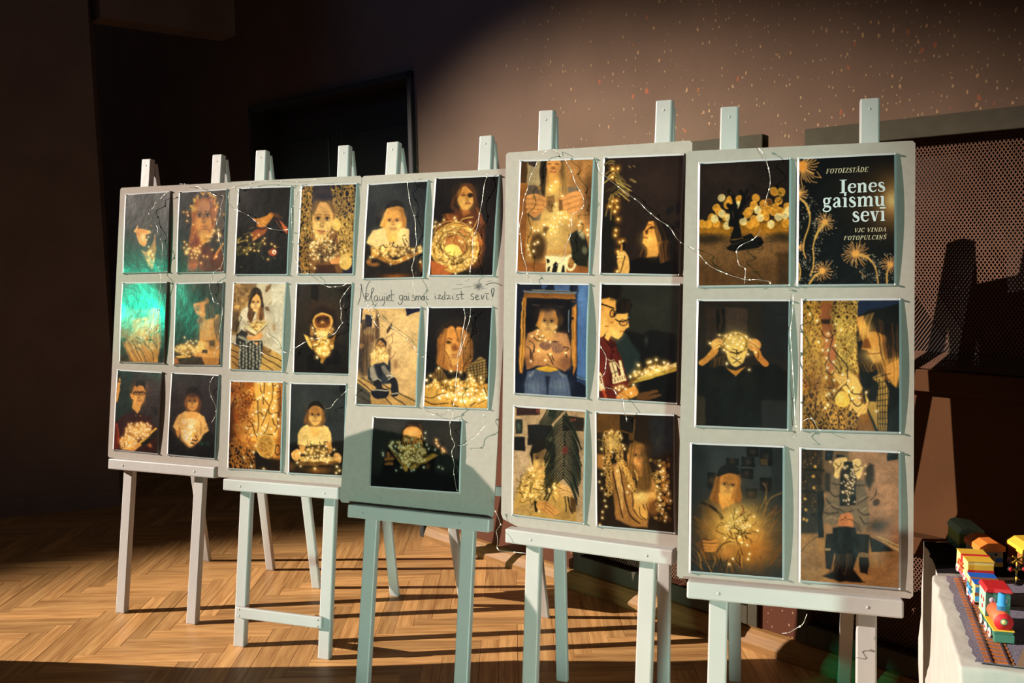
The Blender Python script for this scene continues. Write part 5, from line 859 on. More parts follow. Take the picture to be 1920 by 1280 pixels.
@art('2f', [(90,60),(790,80),(738,1226),(45,1185)], (42,45,44), 26)
def _(A):
    A.G(300,250,250,(54,57,55),.8,200); A.P([(715,80),(790,80),(780,180),(712,165)],(18,19,20),1,12); A.P([(50,830),(160,800),(620,800),(760,780),(745,1230),(40,1190)],(20,17,15),1,30); A.G(420,1160,180,(150,90,30),.8,50); A.G(80,1110,60,(120,74,30),.8,60)
    A.P([(165,830),(165,690),(230,600),(320,570),(400,740),(470,570),(560,610),(600,690),(600,800),(520,830),(280,850)],(240,192,112),1,14); A.G(380,790,140,(250,210,132),.6,60); A.P([(180,840),(260,840),(270,960),(190,940)],(216,150,74),1,14); A.P([(520,810),(595,800),(605,930),(550,960)],(216,150,74),1,14)
    A.P([(320,570),(470,570),(450,700),(390,748),(345,700)],(236,176,92),1,14); A.P([(250,520),(300,400),(400,310),(490,380),(530,500),(490,600),(310,600)],(104,66,34),1,16)
    A.face(400,465,190,240,2,(222,152,72),(250,200,112),(80,42,18),(150,98,48),-.12,0,10,.5,1,True,.2); A.P([(300,400),(330,310),(420,275),(490,330),(510,400),(440,340),(350,345)],(26,22,20),1,14,True); A.hair([(300,420),(320,400)],[(245,560),(300,570)],8,12,[(140,88,42),(90,56,28)]); A.hair([(480,400),(500,420)],[(490,580),(530,510)],7,10,[(140,88,42),(90,56,28)])
    A.P([(80,940),(150,885),(200,920),(190,1010),(140,1040),(90,1000)],(232,166,90),1,10,True); A.P([(620,960),(680,940),(715,980),(700,1060),(640,1050)],(232,166,90),1,10,True); A.L([(140,900),(120,960),(130,1020)],8,(150,92,40),.7)
    A.P([(150,1040),(290,1030),(420,1050),(560,1020),(690,1050),(620,1090),(420,1105),(200,1105)],(120,78,34),1,8); A.P([(165,990),(300,980),(420,1020),(560,980),(640,1000),(620,1040),(420,1050),(200,1045)],(222,172,90),1,10); A.L([(150,1090),(300,1100),(420,1105),(660,1070)],10,(40,26,14))
    A.tangle(400,920,150,70,60,24,70,7,8,(46,32,14),HOT,(196,140,64)); A.tangle(400,1010,210,40,24,22,60,7,9,(46,32,14),(255,246,210),None); A.L([(500,800),(555,798)],8,(36,26,16)); A.L([(505,810),(545,890),(570,960)],8,(36,26,16)); A.L([(330,820),(340,870)],8,(36,26,16))
    A.D([(190,940),(245,935),(150,1060),(195,1105),(383,1135),(535,1050),(560,970),(625,900),(690,1000),(530,855),(660,1110),(650,1190),(690,1160),(280,1005)],11)
# ----- board furthest left
@art('1a', [(103,118),(720,82),(690,1188),(75,1200)], (36,40,38), 11)
def _(A):
    A.G(220,300,200,(52,54,51),.8,200); A.P([(680,90),(720,80),(690,1190),(670,1190)],(16,17,18),.9,10); A.G(150,900,150,(16,48,38),.8,200)
    A.P([(180,560),(230,420),(380,360),(500,430),(560,620),(560,900),(500,1190),(400,1150),(280,900),(200,720)],(25,24,23),1,30); A.P([(270,560),(380,430),(490,460),(490,600),(300,600)],(52,44,34),.9,30)
    A.P([(210,625),(290,530),(262,660)],(236,170,84),1,10); A.P([(262,600),(360,590),(440,630),(400,720),(410,780),(370,840),(300,790),(262,690)],(226,142,58),1,14,True); A.G(345,720,44,(252,214,140),.85,60); A.P([(390,620),(450,610),(468,650),(430,660)],(240,180,96),1,8); A.P([(385,680),(440,670),(480,780),(400,760)],(18,15,13),1,12); A.E(465,545,16,12,(190,130,60),.8,10)
    A.P([(320,880),(400,920),(480,800),(520,690),(540,880),(510,1020),(490,1160),(430,1110),(360,970)],(176,124,58),1,14); A.L([(520,680),(515,780),(490,870)],16,(206,136,56)); A.L([(330,890),(380,990),(470,1150)],14,(190,150,96)); A.L([(345,930),(400,1020)],8,(60,42,24)); A.tangle(460,1010,50,120,14,14,40,7,9,(70,44,20),HOT,None); A.D([(430,710),(405,745),(465,900),(490,955),(430,840)],10)
    A.L([(330,380),(370,400),(420,400)],8,(70,74,58),.7)
@art('1b', [(82,122),(712,98),(693,1198),(55,1203)], (25,26,23), 12)
def _(A):
    A.P([(60,120),(250,120),(200,560),(190,900),(60,960)],(22,30,27),1,40); A.P([(560,100),(715,100),(700,640),(560,600)],(64,50,36),1,30); A.P([(560,580),(700,600),(700,1200),(500,1200)],(42,28,18),.9,30)
    A.P([(210,860),(250,560),(240,360),(300,230),(420,190),(560,220),(610,330),(560,560),(530,700),(420,840),(300,960)],(176,96,36),1,20); A.P([(250,660),(340,690),(370,820),(300,960),(210,900)],(120,48,18),1,20)
    A.P([(150,950),(330,870),(500,820),(680,880),(690,1200),(100,1200)],(96,38,18),1,30); A.G(280,1110,110,(200,92,30),.8,70); A.P([(500,860),(590,760),(660,860),(560,960)],(40,36,28),1,30); A.P([(110,980),(200,960),(190,1200),(90,1200)],(40,17,12),.9,30)
    A.P([(370,700),(520,680),(470,780),(400,835)],(240,168,76),1,14); A.face(410,480,250,480,-3,(190,124,70),(236,160,72),(60,36,24),(170,118,80),-.2,.02,14,.46,1,True,.14); A.G(400,700,60,(255,196,96),.7,30)
    A.P([(300,240),(380,180),(480,220),(500,300),(490,400),(540,560),(560,480),(540,300),(460,190),(340,170)],(110,62,26),1,14); A.hair([(310,260),(330,240)],[(215,860),(300,700)],16,14,[(196,112,44),(140,72,26),(226,146,66),(104,48,18)]); A.hair([(500,250),(560,280)],[(530,640),(570,560)],10,14,[(190,110,44),(120,64,26)])
    for k in range(60):
        a=A.r.uniform(3.2,6.4); q=A.r.uniform(.85,1.15); A.E(420+math.cos(a)*170*q,330+math.sin(a)*190*q,A.r.uniform(8,20),A.r.uniform(8,20),A.r.choice([(236,176,70),(250,206,110),(170,104,30)]),.7,12)
    A.G(275,340,40,(255,216,120),.8); A.tangle(580,720,110,90,14,14,60,7,11,(60,34,14),HOT,None); A.tangle(270,920,110,60,8,14,50,7,11,(60,30,12),HOT,None); A.L([(340,1190),(370,1060),(380,1020)],14,(60,24,12)); A.L([(660,860),(600,960),(570,1020)],30,(236,150,62),.8)
    A.D([(190,390),(140,388),(203,432),(190,508),(160,790),(187,830),(148,872),(372,850),(372,935),(540,902),(420,992),(322,1012),(258,1010),(385,1080),(465,790),(505,715),(682,832),(590,1000),(470,1000),(300,880),(250,960),(275,560),(575,360),(575,495),(700,430),(335,975)],11,(255,226,160),(236,140,50),.65)
@art('1c', [(120,82),(742,82),(690,1200),(63,1183)], (150,96,40), 13)
def _(A):
    A.P([(660,80),(745,80),(690,1205),(600,1205),(650,800)],(28,17,13),1,24); A.P([(100,80),(660,80),(650,430),(100,480)],(46,52,46),1,60); A.P([(120,400),(260,440),(240,720),(90,720)],(120,104,76),.8,50); A.P([(60,860),(140,860),(250,1190),(60,1190)],(44,28,18),.9,50)
    A.P([(230,520),(330,470),(470,480),(560,430),(650,500),(660,900),(600,1190),(250,1190),(130,950),(260,760)],(206,140,60),1,24); A.E(360,530,130,60,(84,70,54),.9,40); A.P([(270,640),(330,570),(460,560),(490,650),(450,780),(300,760)],(230,160,78),1,20); A.E(400,620,30,22,(120,66,30),.8,14); A.L([(360,600),(390,570)],8,(90,50,24)); A.L([(350,650),(420,660)],8,(170,90,50)); A.L([(380,700),(440,700)],8,(170,84,50)); A.G(400,800,90,(250,190,100),.7,60)
    A.hair([(480,470),(650,470)],[(430,1000),(650,1000)],34,12,[(226,160,74),(176,112,46),(120,72,28),(246,186,100)],.8); A.hair([(100,900),(450,880)],[(220,1180),(600,1190)],34,12,[(230,166,78),(150,90,36),(90,52,22),(206,140,60)],.8); A.hair([(140,420),(220,470)],[(170,700),(210,720)],8,14,[(170,140,90),(110,90,60)],.7)
    for P in [[(250,980),(320,990),(380,1030)],[(420,930),(480,980),(530,1060),(545,1170)],[(450,880),(540,890),(600,1000)],[(300,840),(380,880),(400,920)],[(330,940),(400,900),(450,920)]]: A.L(P,9,(54,32,14))
    A.D([(385,900),(345,945),(455,910),(265,985),(530,990),(575,780),(430,850),(360,960)],8)
@art('1d', [(97,68),(750,65),(715,1190),(52,1178)], (40,27,21), 14)
def _(A):
    A.P([(320,70),(440,70),(400,200),(320,180)],(74,50,38),.7,30); A.P([(600,70),(745,70),(730,420),(640,380)],(54,40,32),.8,30); A.P([(180,400),(420,400),(420,800),(180,840)],(24,16,13),.9,50); A.G(150,250,80,(54,36,27),.7,200)
    A.P([(430,640),(470,540),(560,540),(700,490),(720,1000),(690,1190),(300,1190),(420,840)],(190,128,58),1,18); A.G(540,760,120,(222,156,76),.7,140); A.P([(640,640),(660,560),(725,500),(720,760),(680,800)],(110,70,38),.9,24); A.L([(640,560),(650,720),(690,860)],14,(90,56,28),.8); A.P([(560,860),(650,860),(650,940),(570,930)],(84,50,24),.9,20); A.L([(430,850),(540,860),(640,850)],14,(120,74,32),.8)
    A.P([(330,340),(310,220),(400,110),(520,100),(610,200),(660,450),(640,540),(520,560),(490,360)],(34,25,20),1,18); A.P([(335,345),(480,310),(560,300),(530,520),(470,545),(430,515),(380,480),(370,450),(350,400)],(206,128,56),1,14); A.G(450,470,50,(240,166,80),.8,40); A.P([(375,430),(420,395),(420,440)],(70,36,18),.8,14); A.L([(365,400),(420,375)],14,(110,60,26)); A.L([(410,500),(445,490)],8,(120,50,28)); A.E(535,310,28,44,(170,100,50),.9,14); A.P([(310,200),(420,140),(520,220),(470,310),(340,345)],(26,20,17),1,18)
    A.P([(500,360),(560,330),(640,400),(650,540),(520,560)],(84,50,26),1,20); A.P([(390,560),(440,520),(490,600),(440,640),(390,600)],(150,78,36),.9,20); A.hair([(540,340),(620,380)],[(510,550),(640,540)],12,10,[(104,62,30),(70,42,22),(44,28,18)])
    A.P([(390,870),(440,840),(540,870),(560,1000),(700,1000),(690,1100),(500,1080),(300,1060),(420,940)],(226,160,80),1,16); A.G(440,940,60,(255,214,120),.8,60); A.P([(465,980),(540,985),(540,1030),(462,1025)],(70,42,20),1,6); A.P([(130,1090),(450,1080),(500,1190),(60,1190)],(60,36,20),1,20); A.P([(60,1060),(300,1040),(290,1080),(120,1090)],(246,186,90),1,10); A.P([(55,1080),(110,1090),(130,1170),(50,1175)],(176,104,50),1,14)
    A.tangle(240,970,180,75,44,40,60,8,11,(70,44,18),HOT,(206,146,66)); A.D([(210,810),(298,855),(235,892),(158,912),(272,918),(375,855),(450,905),(292,955),(120,952),(205,930),(330,885),(255,865)],10)
@art('1e', [(120,48),(740,85),(645,1200),(52,1142)], (46,38,36), 15)
def _(A):
    A.P([(120,50),(330,60),(320,520),(280,720),(75,740)],(28,46,40),1,50); A.P([(560,540),(690,560),(660,690)],(17,15,16),.9,16); A.G(600,300,130,(56,45,42),.7,200)
    A.P([(80,760),(200,660),(330,620),(440,640),(560,680),(650,860),(640,1195),(60,1150)],(54,24,21),1,30); A.P([(60,760),(110,790),(140,1000),(120,1140),(52,1140)],(110,36,22),1,14); A.L([(100,790),(120,900),(110,1060)],18,(176,66,30),.8)
    A.P([(85,500),(110,230),(150,130),(160,180),(150,280),(155,320),(135,370),(115,480)],(236,170,84),1,8); A.L([(110,195),(170,198)],10,(18,20,18)); A.P([(120,50),(190,60),(160,130),(115,160)],(20,26,24),1,12)
    A.P([(315,560),(330,480),(460,480),(430,600),(390,645)],(236,172,84),1,14); A.P([(290,370),(330,350),(330,450),(305,440)],(226,150,70),1,8); A.face(415,390,190,290,4,(220,150,72),(248,190,100),(84,46,20),(206,140,66),-.18,0,10,.5,1,False,.2); A.L([(380,360),(410,340)],6,(60,34,16)); A.E(375,358,20,9,(40,22,12),.9,8); A.E(465,362,20,9,(40,22,12),.9,8); A.R(380,358,38,28,7,(18,13,11)); A.R(465,365,38,28,7,(18,13,11)); A.L([(345,345),(420,350),(500,345)],9,(16,12,10))
    A.P([(365,240),(390,190),(450,175),(505,200),(510,320),(480,270),(420,255),(390,280)],(24,17,14),1,12,True); A.L([(355,672),(375,680)],12,(220,160,90)); A.L([(420,670),(440,678)],12,(220,160,90)); A.L([(310,640),(380,690),(450,640)],14,(36,17,15),.8)
    A.P([(130,1010),(230,950),(400,1060),(420,1100),(310,1165),(140,1140)],(232,160,74),1,14); A.P([(390,1060),(640,840),(662,855),(430,1085)],(214,168,70),1,8); A.P([(415,1085),(660,860),(650,960),(500,1090)],(30,22,15),1,10); A.P([(300,1160),(400,1050),(440,1080),(340,1165)],(226,164,84),1,10); A.P([(510,1080),(560,1060),(590,1110),(540,1120)],(176,104,44),.9,14)
    A.tangle(400,890,170,110,26,60,60,7,11,(96,60,24),(255,250,225),(240,190,100)); A.tangle(260,1030,110,90,12,34,50,7,11,(96,60,24),(255,250,225),(236,180,90)); A.D([(268,795),(285,825),(232,855),(235,900),(525,785),(487,795),(572,820),(540,810),(228,930),(390,790),(310,785),(440,780)],10); A.tangle(200,1120,60,30,10,5,40,7,8,(40,24,12),HOT,None)
@art('1f', [(110,65),(750,92),(648,1198),(35,1145)], (44,37,37), 16)
def _(A):
    A.G(300,220,200,(56,47,46),.8,140); A.P([(60,830),(130,820),(200,920),(330,1060),(460,1000),(540,860),(620,830),(670,900),(650,1200),(35,1150)],(17,17,17),1,20); A.P([(90,820),(150,820),(170,930),(140,900)],(60,40,28),.8,14)
    A.P([(110,770),(190,620),(300,565),(370,680),(460,580),(540,640),(600,830),(510,890),(470,960),(330,1050),(230,960),(190,860),(150,820)],(240,186,104),1,14); A.G(330,820,130,(252,210,128),.7,140); A.L([(200,780),(210,880),(240,960)],14,(120,74,34),.8); A.L([(490,700),(500,780),(480,880)],12,(150,96,44),.7); A.P([(150,820),(195,830),(185,930),(165,900)],(214,146,70),1,10); A.L([(590,720),(540,830)],10,(120,80,40),.6)
    A.P([(310,560),(450,540),(440,650),(370,690),(320,650)],(238,176,90),1,14); A.P([(270,480),(300,380),(400,300),(490,380),(510,480),(480,580),(300,570)],(84,50,28),1,16)
    A.face(385,440,170,240,2,(196,124,58),(246,190,100),(60,34,18),(84,52,30),-.05,0,10,.55,1,True,.25); A.P([(300,370),(330,280),(410,235),(490,290),(515,390),(440,350),(350,340)],(26,20,18),1,16,True); A.E(400,350,80,34,(60,38,26),.7,30); A.hair([(295,400),(315,400)],[(270,480),(310,560)],7,12,[(170,104,48),(110,66,32)]); A.hair([(480,400),(500,420)],[(470,580),(500,480)],6,12,[(150,92,44),(90,54,28)])
    for k in range(7): A.R(345+A.r.uniform(-40,40),715+A.r.uniform(-15,15),A.r.uniform(40,80),A.r.uniform(14,34),6,(255,232,180),.7,A.r.uniform(-20,20))
    A.tangle(330,880,90,140,18,30,60,7,14,(140,92,40),(255,246,215),(250,206,120)); A.G(290,900,50,(255,246,210),.8,70); A.G(350,780,50,(255,246,210),.7,40)
    A.L([(345,995),(390,1005)],14,(24,17,13)); A.L([(370,950),(420,965),(445,930),(410,895)],16,(24,17,13)); A.fingers([[(400,880),(440,900),(450,950)],[(380,920),(420,935)],[(360,975),(410,985)]],18,(236,172,86)); A.L([(200,930),(320,1050),(460,970)],8,(200,130,60),.8); A.E(500,1005,26,32,(22,96,72),.5,18); A.E(570,1005,30,34,(22,80,62),.4,18)
# wire paths and handwriting, in metres on each board (across, up)
WIRES = {
0: [[(0.283,0.996),(0.342,0.989),(0.402,0.967),(0.442,0.949),(0.474,0.945),(0.467,0.9),(0.455,0.852),(0.461,0.81),(0.484,0.746),(0.484,0.701),(0.456,0.683),(0.441,0.656),(0.435,0.619),(0.455,0.575),(0.491,0.551),(0.484,0.442),(0.471,0.395),(0.48,0.366)],[(0.244,0.972),(0.202,0.949),(0.179,0.925),(0.154,0.895),(0.187,0.848),(0.206,0.804),(0.223,0.755),(0.215,0.712),(0.207,0.682),(0.222,0.641),(0.194,0.491),(0.168,0.463),(0.139,0.435)],[(0.469,0.316),(0.449,0.263),(0.484,0.207),(0.468,0.151)]],
1: [[(0.359,0.99),(0.287,0.981),(0.137,0.989),(0.032,0.973),(0.012,0.964),(0.017,0.91),(0.078,0.883),(0.114,0.859),(0.162,0.835),(0.203,0.825),(0.248,0.826)],[(0.299,0.965),(0.277,0.951),(0.262,0.907),(0.257,0.878),(0.275,0.729),(0.356,0.662),(0.373,0.648),(0.407,0.636),(0.45,0.64),(0.481,0.649),(0.48,0.635),(0.454,0.607),(0.449,0.573),(0.455,0.53),(0.458,0.521),(0.43,0.487),(0.381,0.472),(0.343,0.464),(0.288,0.439),(0.249,0.423),(0.202,0.462),(0.172,0.488)],[(0.037,0.552),(0.037,0.486),(0.057,0.447),(0.122,0.438),(0.163,0.419),(0.204,0.405)],[(0.412,0.246),(0.428,0.252),(0.454,0.282)]],
2: [[(0.171,0.989),(0.17,0.967),(0.172,0.935),(0.189,0.884),(0.206,0.829),(0.209,0.775),(0.206,0.748),(0.203,0.707),(0.207,0.676),(0.214,0.636),(0.214,0.609)],[(0.431,0.989),(0.425,0.965),(0.415,0.899),(0.409,0.842),(0.396,0.794),(0.395,0.737),(0.391,0.684),(0.386,0.667)],[(0.378,0.591),(0.383,0.546),(0.374,0.482),(0.368,0.44),(0.368,0.387),(0.367,0.329),(0.364,0.298),(0.357,0.255),(0.358,0.234),(0.372,0.199),(0.368,0.172),(0.377,0.132),(0.379,0.101),(0.393,0.066)],[(0.401,0.589),(0.394,0.536),(0.387,0.509),(0.374,0.445)],[(0.045,0.613),(0.063,0.586),(0.078,0.552),(0.106,0.523)],[(0.076,0.58),(0.149,0.526),(0.214,0.484),(0.24,0.452),(0.262,0.442)],[(0.46,0.287),(0.469,0.262),(0.442,0.229),(0.41,0.201),(0.387,0.195)],[(0.269,0.293),(0.3,0.278),(0.341,0.28),(0.351,0.297)],[(0.023,0.348),(-0.012,0.317)]],
3: [[(0.101,0.977),(0.124,0.99),(0.143,0.994),(0.167,0.973),(0.185,0.951),(0.2,0.916),(0.218,0.882),(0.229,0.86),(0.219,0.835),(0.197,0.826),(0.197,0.789),(0.182,0.747),(0.178,0.726),(0.176,0.709),(0.157,0.696)],[(0.101,0.977),(0.081,0.928),(0.067,0.888),(0.058,0.845),(0.051,0.797),(0.055,0.749),(0.068,0.697),(0.075,0.675),(0.085,0.655),(0.107,0.647)],[(0.257,0.964),(0.273,0.93),(0.325,0.886),(0.368,0.855),(0.395,0.83),(0.42,0.809),(0.45,0.788),(0.475,0.755),(0.496,0.74)],[(0.269,0.527),(0.279,0.497),(0.295,0.461),(0.293,0.43),(0.278,0.405)],[(0.281,0.399),(0.291,0.39),(0.317,0.382),(0.333,0.362)],[(0.336,0.371),(0.346,0.341),(0.352,0.305)],[(-0.013,0.043),(0.015,-0.019),(0.012,-0.048),(0.039,-0.056),(0.102,-0.051)]],
4: [[(0.166,0.993),(0.18,0.971),(0.189,0.943),(0.193,0.908),(0.185,0.873),(0.181,0.858)],[(0.012,0.767),(0.031,0.753),(0.062,0.719),(0.1,0.701),(0.138,0.688),(0.164,0.687),(0.193,0.683),(0.197,0.676)],[(0.173,0.8),(0.164,0.785),(0.146,0.774),(0.124,0.761),(0.122,0.744),(0.128,0.72),(0.141,0.712),(0.14,0.678)],[(0.247,0.655),(0.246,0.607),(0.242,0.571),(0.246,0.511),(0.251,0.44),(0.254,0.38),(0.259,0.342),(0.251,0.333)],[(0.27,0.369),(0.284,0.377),(0.293,0.373),(0.302,0.355),(0.31,0.35)],[(0.284,-0.043),(0.274,-0.066),(0.253,-0.082),(0.233,-0.09)]]}
HANDWRITING = [[(0.0147,0.5961),(0.0205,0.6107),(0.0234,0.6277),(0.0237,0.6593)],[(0.0208,0.6605),(0.028,0.6399),(0.0403,0.606)],[(0.0404,0.6048),(0.041,0.6326),(0.0447,0.6569),(0.054,0.6695)],[(0.0411,0.6205),(0.0486,0.6242),(0.0495,0.6302),(0.0439,0.6314),(0.0418,0.6229),(0.0455,0.6109),(0.0538,0.6097)],[(0.0538,0.6097),(0.0631,0.6327),(0.0678,0.6436),(0.0638,0.6484),(0.0604,0.6424),(0.0609,0.6254),(0.0636,0.6086),(0.0678,0.6074)],[(0.0671,0.605),(0.0692,0.5989),(0.0659,0.5965)],[(0.0817,0.6231),(0.0735,0.6231),(0.0714,0.6134),(0.076,0.6074),(0.0818,0.6135),(0.0823,0.6219),(0.084,0.6099),(0.0882,0.6087)],[(0.0885,0.6232),(0.0892,0.6135),(0.0936,0.61),(0.1,0.616),(0.1002,0.6237)],[(0.1002,0.6237),(0.1017,0.6112),(0.1057,0.6112)],[(0.1062,0.6232),(0.1078,0.6088),(0.1055,0.5968),(0.1001,0.5956)],[(0.1046,0.6309),(0.1058,0.6295)],[(0.113,0.6237),(0.1142,0.6113),(0.1175,0.6101)],[(0.1111,0.6309),(0.1123,0.6295)],[(0.1176,0.6161),(0.1241,0.6197),(0.1237,0.6252),(0.1191,0.6252),(0.1175,0.6173),(0.1208,0.6101),(0.1288,0.6109)],[(0.1278,0.6425),(0.1299,0.6257),(0.1316,0.6102),(0.1397,0.6095)],[(0.1209,0.6262),(0.1397,0.6282)],[(0.1681,0.6254),(0.1587,0.6254),(0.1575,0.6163),(0.1637,0.6121),(0.168,0.6188),(0.1681,0.6247),(0.1679,0.6092),(0.1633,0.5992),(0.1565,0.6001),(0.1548,0.6056)],[(0.1815,0.6236),(0.1742,0.6224),(0.1728,0.6152),(0.1776,0.6112),(0.182,0.6176),(0.1821,0.6236),(0.1837,0.6122),(0.1864,0.6117)],[(0.1881,0.6248),(0.1893,0.6122),(0.1925,0.6122)],[(0.1863,0.6317),(0.1875,0.63)],[(0.2078,0.6273),(0.2013,0.6256),(0.203,0.6201),(0.2099,0.6166),(0.2077,0.6107),(0.1983,0.6118)],[(0.212,0.6249),(0.2137,0.6107)],[(0.2132,0.619),(0.2172,0.6249),(0.2201,0.6214),(0.2211,0.6108)],[(0.2205,0.619),(0.2251,0.625),(0.2283,0.6214),(0.2295,0.6115)],[(0.2397,0.6239),(0.2332,0.6226),(0.2324,0.6156),(0.2366,0.6116),(0.2406,0.618),(0.2407,0.6239),(0.2425,0.6133)],[(0.2474,0.6251),(0.2487,0.6145),(0.2554,0.615)],[(0.2477,0.6319),(0.2489,0.6303)],[(0.276,0.6259),(0.2772,0.617),(0.2806,0.6151)],[(0.2746,0.632),(0.2757,0.6304)],[(0.2837,0.6269),(0.2935,0.6276),(0.2857,0.617),(0.2973,0.6176)],[(0.3058,0.6253),(0.3,0.623),(0.3,0.6159),(0.3052,0.6148),(0.3078,0.6218),(0.3067,0.6382)],[(0.3078,0.6218),(0.3098,0.6148)],[(0.3121,0.627),(0.3229,0.6261),(0.3166,0.6172),(0.3142,0.6153),(0.3281,0.6177)],[(0.3321,0.6261),(0.3332,0.6173),(0.3371,0.6162)],[(0.3368,0.6322),(0.338,0.6306)],[(0.3515,0.6295),(0.3448,0.6271),(0.3461,0.6225),(0.3522,0.6197),(0.3512,0.6146),(0.3423,0.6155)],[(0.3592,0.6406),(0.3611,0.6267),(0.3625,0.6163),(0.3701,0.6168)],[(0.3528,0.629),(0.3692,0.6307)],[(0.4006,0.632),(0.3919,0.6296),(0.393,0.6246),(0.4,0.6211),(0.3991,0.6149),(0.3903,0.6165)],[(0.4051,0.62),(0.4136,0.6235),(0.4133,0.6281),(0.4083,0.6281),(0.4068,0.62),(0.4105,0.6136),(0.419,0.6178)],[(0.4232,0.6293),(0.4278,0.6155),(0.4327,0.6282)],[(0.4407,0.6282),(0.4419,0.6168),(0.4488,0.6168)],[(0.4343,0.6316),(0.4483,0.6321)],[(0.4595,0.6226),(0.4546,0.6432),(0.4631,0.645),(0.4595,0.6226)],[(0.4578,0.6153),(0.4591,0.6137)],[(0.4364,0.6569),(0.4509,0.6626),(0.4682,0.6626),(0.4883,0.6546)],[(0.3301,0.6452),(0.3618,0.6471)],[(0.3641,0.6504),(0.3917,0.6527)],[(0.3407,0.6592),(0.3636,0.6581)],[(0.3705,0.6697),(0.3781,0.6685)],[(0.4383,0.6661),(0.4554,0.6702)],[(0.4271,0.6477),(0.4396,0.6459)],[(0.415,0.6527),(0.4307,0.6524)],[(0.415,0.6524),(0.432,0.6486)],[(0.4149,0.6521),(0.4307,0.6458)],[(0.4149,0.652),(0.4265,0.6466)],[(0.4145,0.6516),(0.424,0.6419)],[(0.4142,0.6515),(0.419,0.6441)],[(0.4141,0.6514),(0.4182,0.6427)],[(0.4138,0.6514),(0.4158,0.6398)],[(0.4136,0.6514),(0.4141,0.6424)],[(0.4132,0.6514),(0.4095,0.6378)],[(0.4128,0.6516),(0.4075,0.6444)],[(0.4125,0.6518),(0.4056,0.6459)],[(0.4123,0.652),(0.4043,0.6472)],[(0.4123,0.6521),(0.3981,0.6452)],[(0.4121,0.6524),(0.4017,0.65)],[(0.412,0.6529),(0.3951,0.6542)],[(0.412,0.653),(0.3944,0.6554)],[(0.4121,0.6533),(0.398,0.6585)],[(0.4122,0.6535),(0.397,0.6612)],[(0.4125,0.6538),(0.4004,0.665)],[(0.4128,0.654),(0.4072,0.6626)],[(0.4129,0.654),(0.4089,0.6621)],[(0.4132,0.6541),(0.411,0.6618)],[(0.4135,0.6541),(0.4137,0.6659)],[(0.4138,0.6541),(0.4162,0.6662)],[(0.4142,0.654),(0.4192,0.6625)],[(0.4145,0.6537),(0.4236,0.6613)],[(0.4147,0.6536),(0.4247,0.6603)],[(0.4149,0.6533),(0.4235,0.6561)],[(0.415,0.6529),(0.4241,0.6538)]]
# print centres on the boards (across, up, tilt in degrees)
PRINT_AT = {'1a': (0.134, 0.825, 1.1), '1b': (0.379, 0.824, 0.6), '1c': (0.138, 0.497, 0.4), '1d': (0.382, 0.495, 1.1), '1e': (0.130, 0.174, -0.7), '1f': (0.377, 0.172, -0.5), '2a': (0.139, 0.825, -0.4), '2b': (0.382, 0.825, -0.4), '2c': (0.135, 0.506, -0.3), '2d': (0.380, 0.503, 0.1), '2e': (0.141, 0.178, 0.7), '2f': (0.374, 0.178, 0.9), '3a': (0.130, 0.823, 0.9), '3b': (0.357, 0.830, -0.4), '3c': (0.133, 0.442, 1.0), '3d': (0.362, 0.446, 1.0), '3e': (0.245, 0.160, 1.2), '4a': (0.143, 0.823, -1.5), '4b': (0.376, 0.819, -1.1), '4c': (0.139, 0.503, -0.3), '4d': (0.375, 0.503, -0.4), '4e': (0.137, 0.178, -0.0), '4f': (0.372, 0.179, 1.6), '5a': (0.135, 0.820, 0.5), '5b': (0.357, 0.821, 0.3), '5c': (0.137, 0.495, 0.0), '5d': (0.369, 0.497, 0.4), '5e': (0.130, 0.164, 0.6), '5f': (0.370, 0.164, 0.4), }
# ---------------------------------------------------------------- the prints
def picture_material():
    m = bpy.data.materials.new('glossy_photo_print'); m.use_nodes = True; nt = m.node_tree; N = nt.nodes; L = nt.links
    b = N['Principled BSDF']; b.inputs['Roughness'].default_value = .24; b.inputs['Specular IOR Level'].default_value = .5
    a = N.new('ShaderNodeAttribute'); a.attribute_name = 'picture'; L.new(a.outputs['Color'], b.inputs['Base Color'])
    tc = N.new('ShaderNodeTexCoord'); nz = N.new('ShaderNodeTexNoise'); nz.inputs['Scale'].default_value = 26; nz.inputs['Detail'].default_value = 3; L.new(tc.outputs['Object'], nz.inputs['Vector'])
    bp = N.new('ShaderNodeBump'); bp.inputs['Strength'].default_value = .22; bp.inputs['Distance'].default_value = .004; L.new(nz.outputs['Fac'], bp.inputs['Height']); L.new(bp.outputs[0], b.inputs['Normal'])
    return m
M_PIC = picture_material()
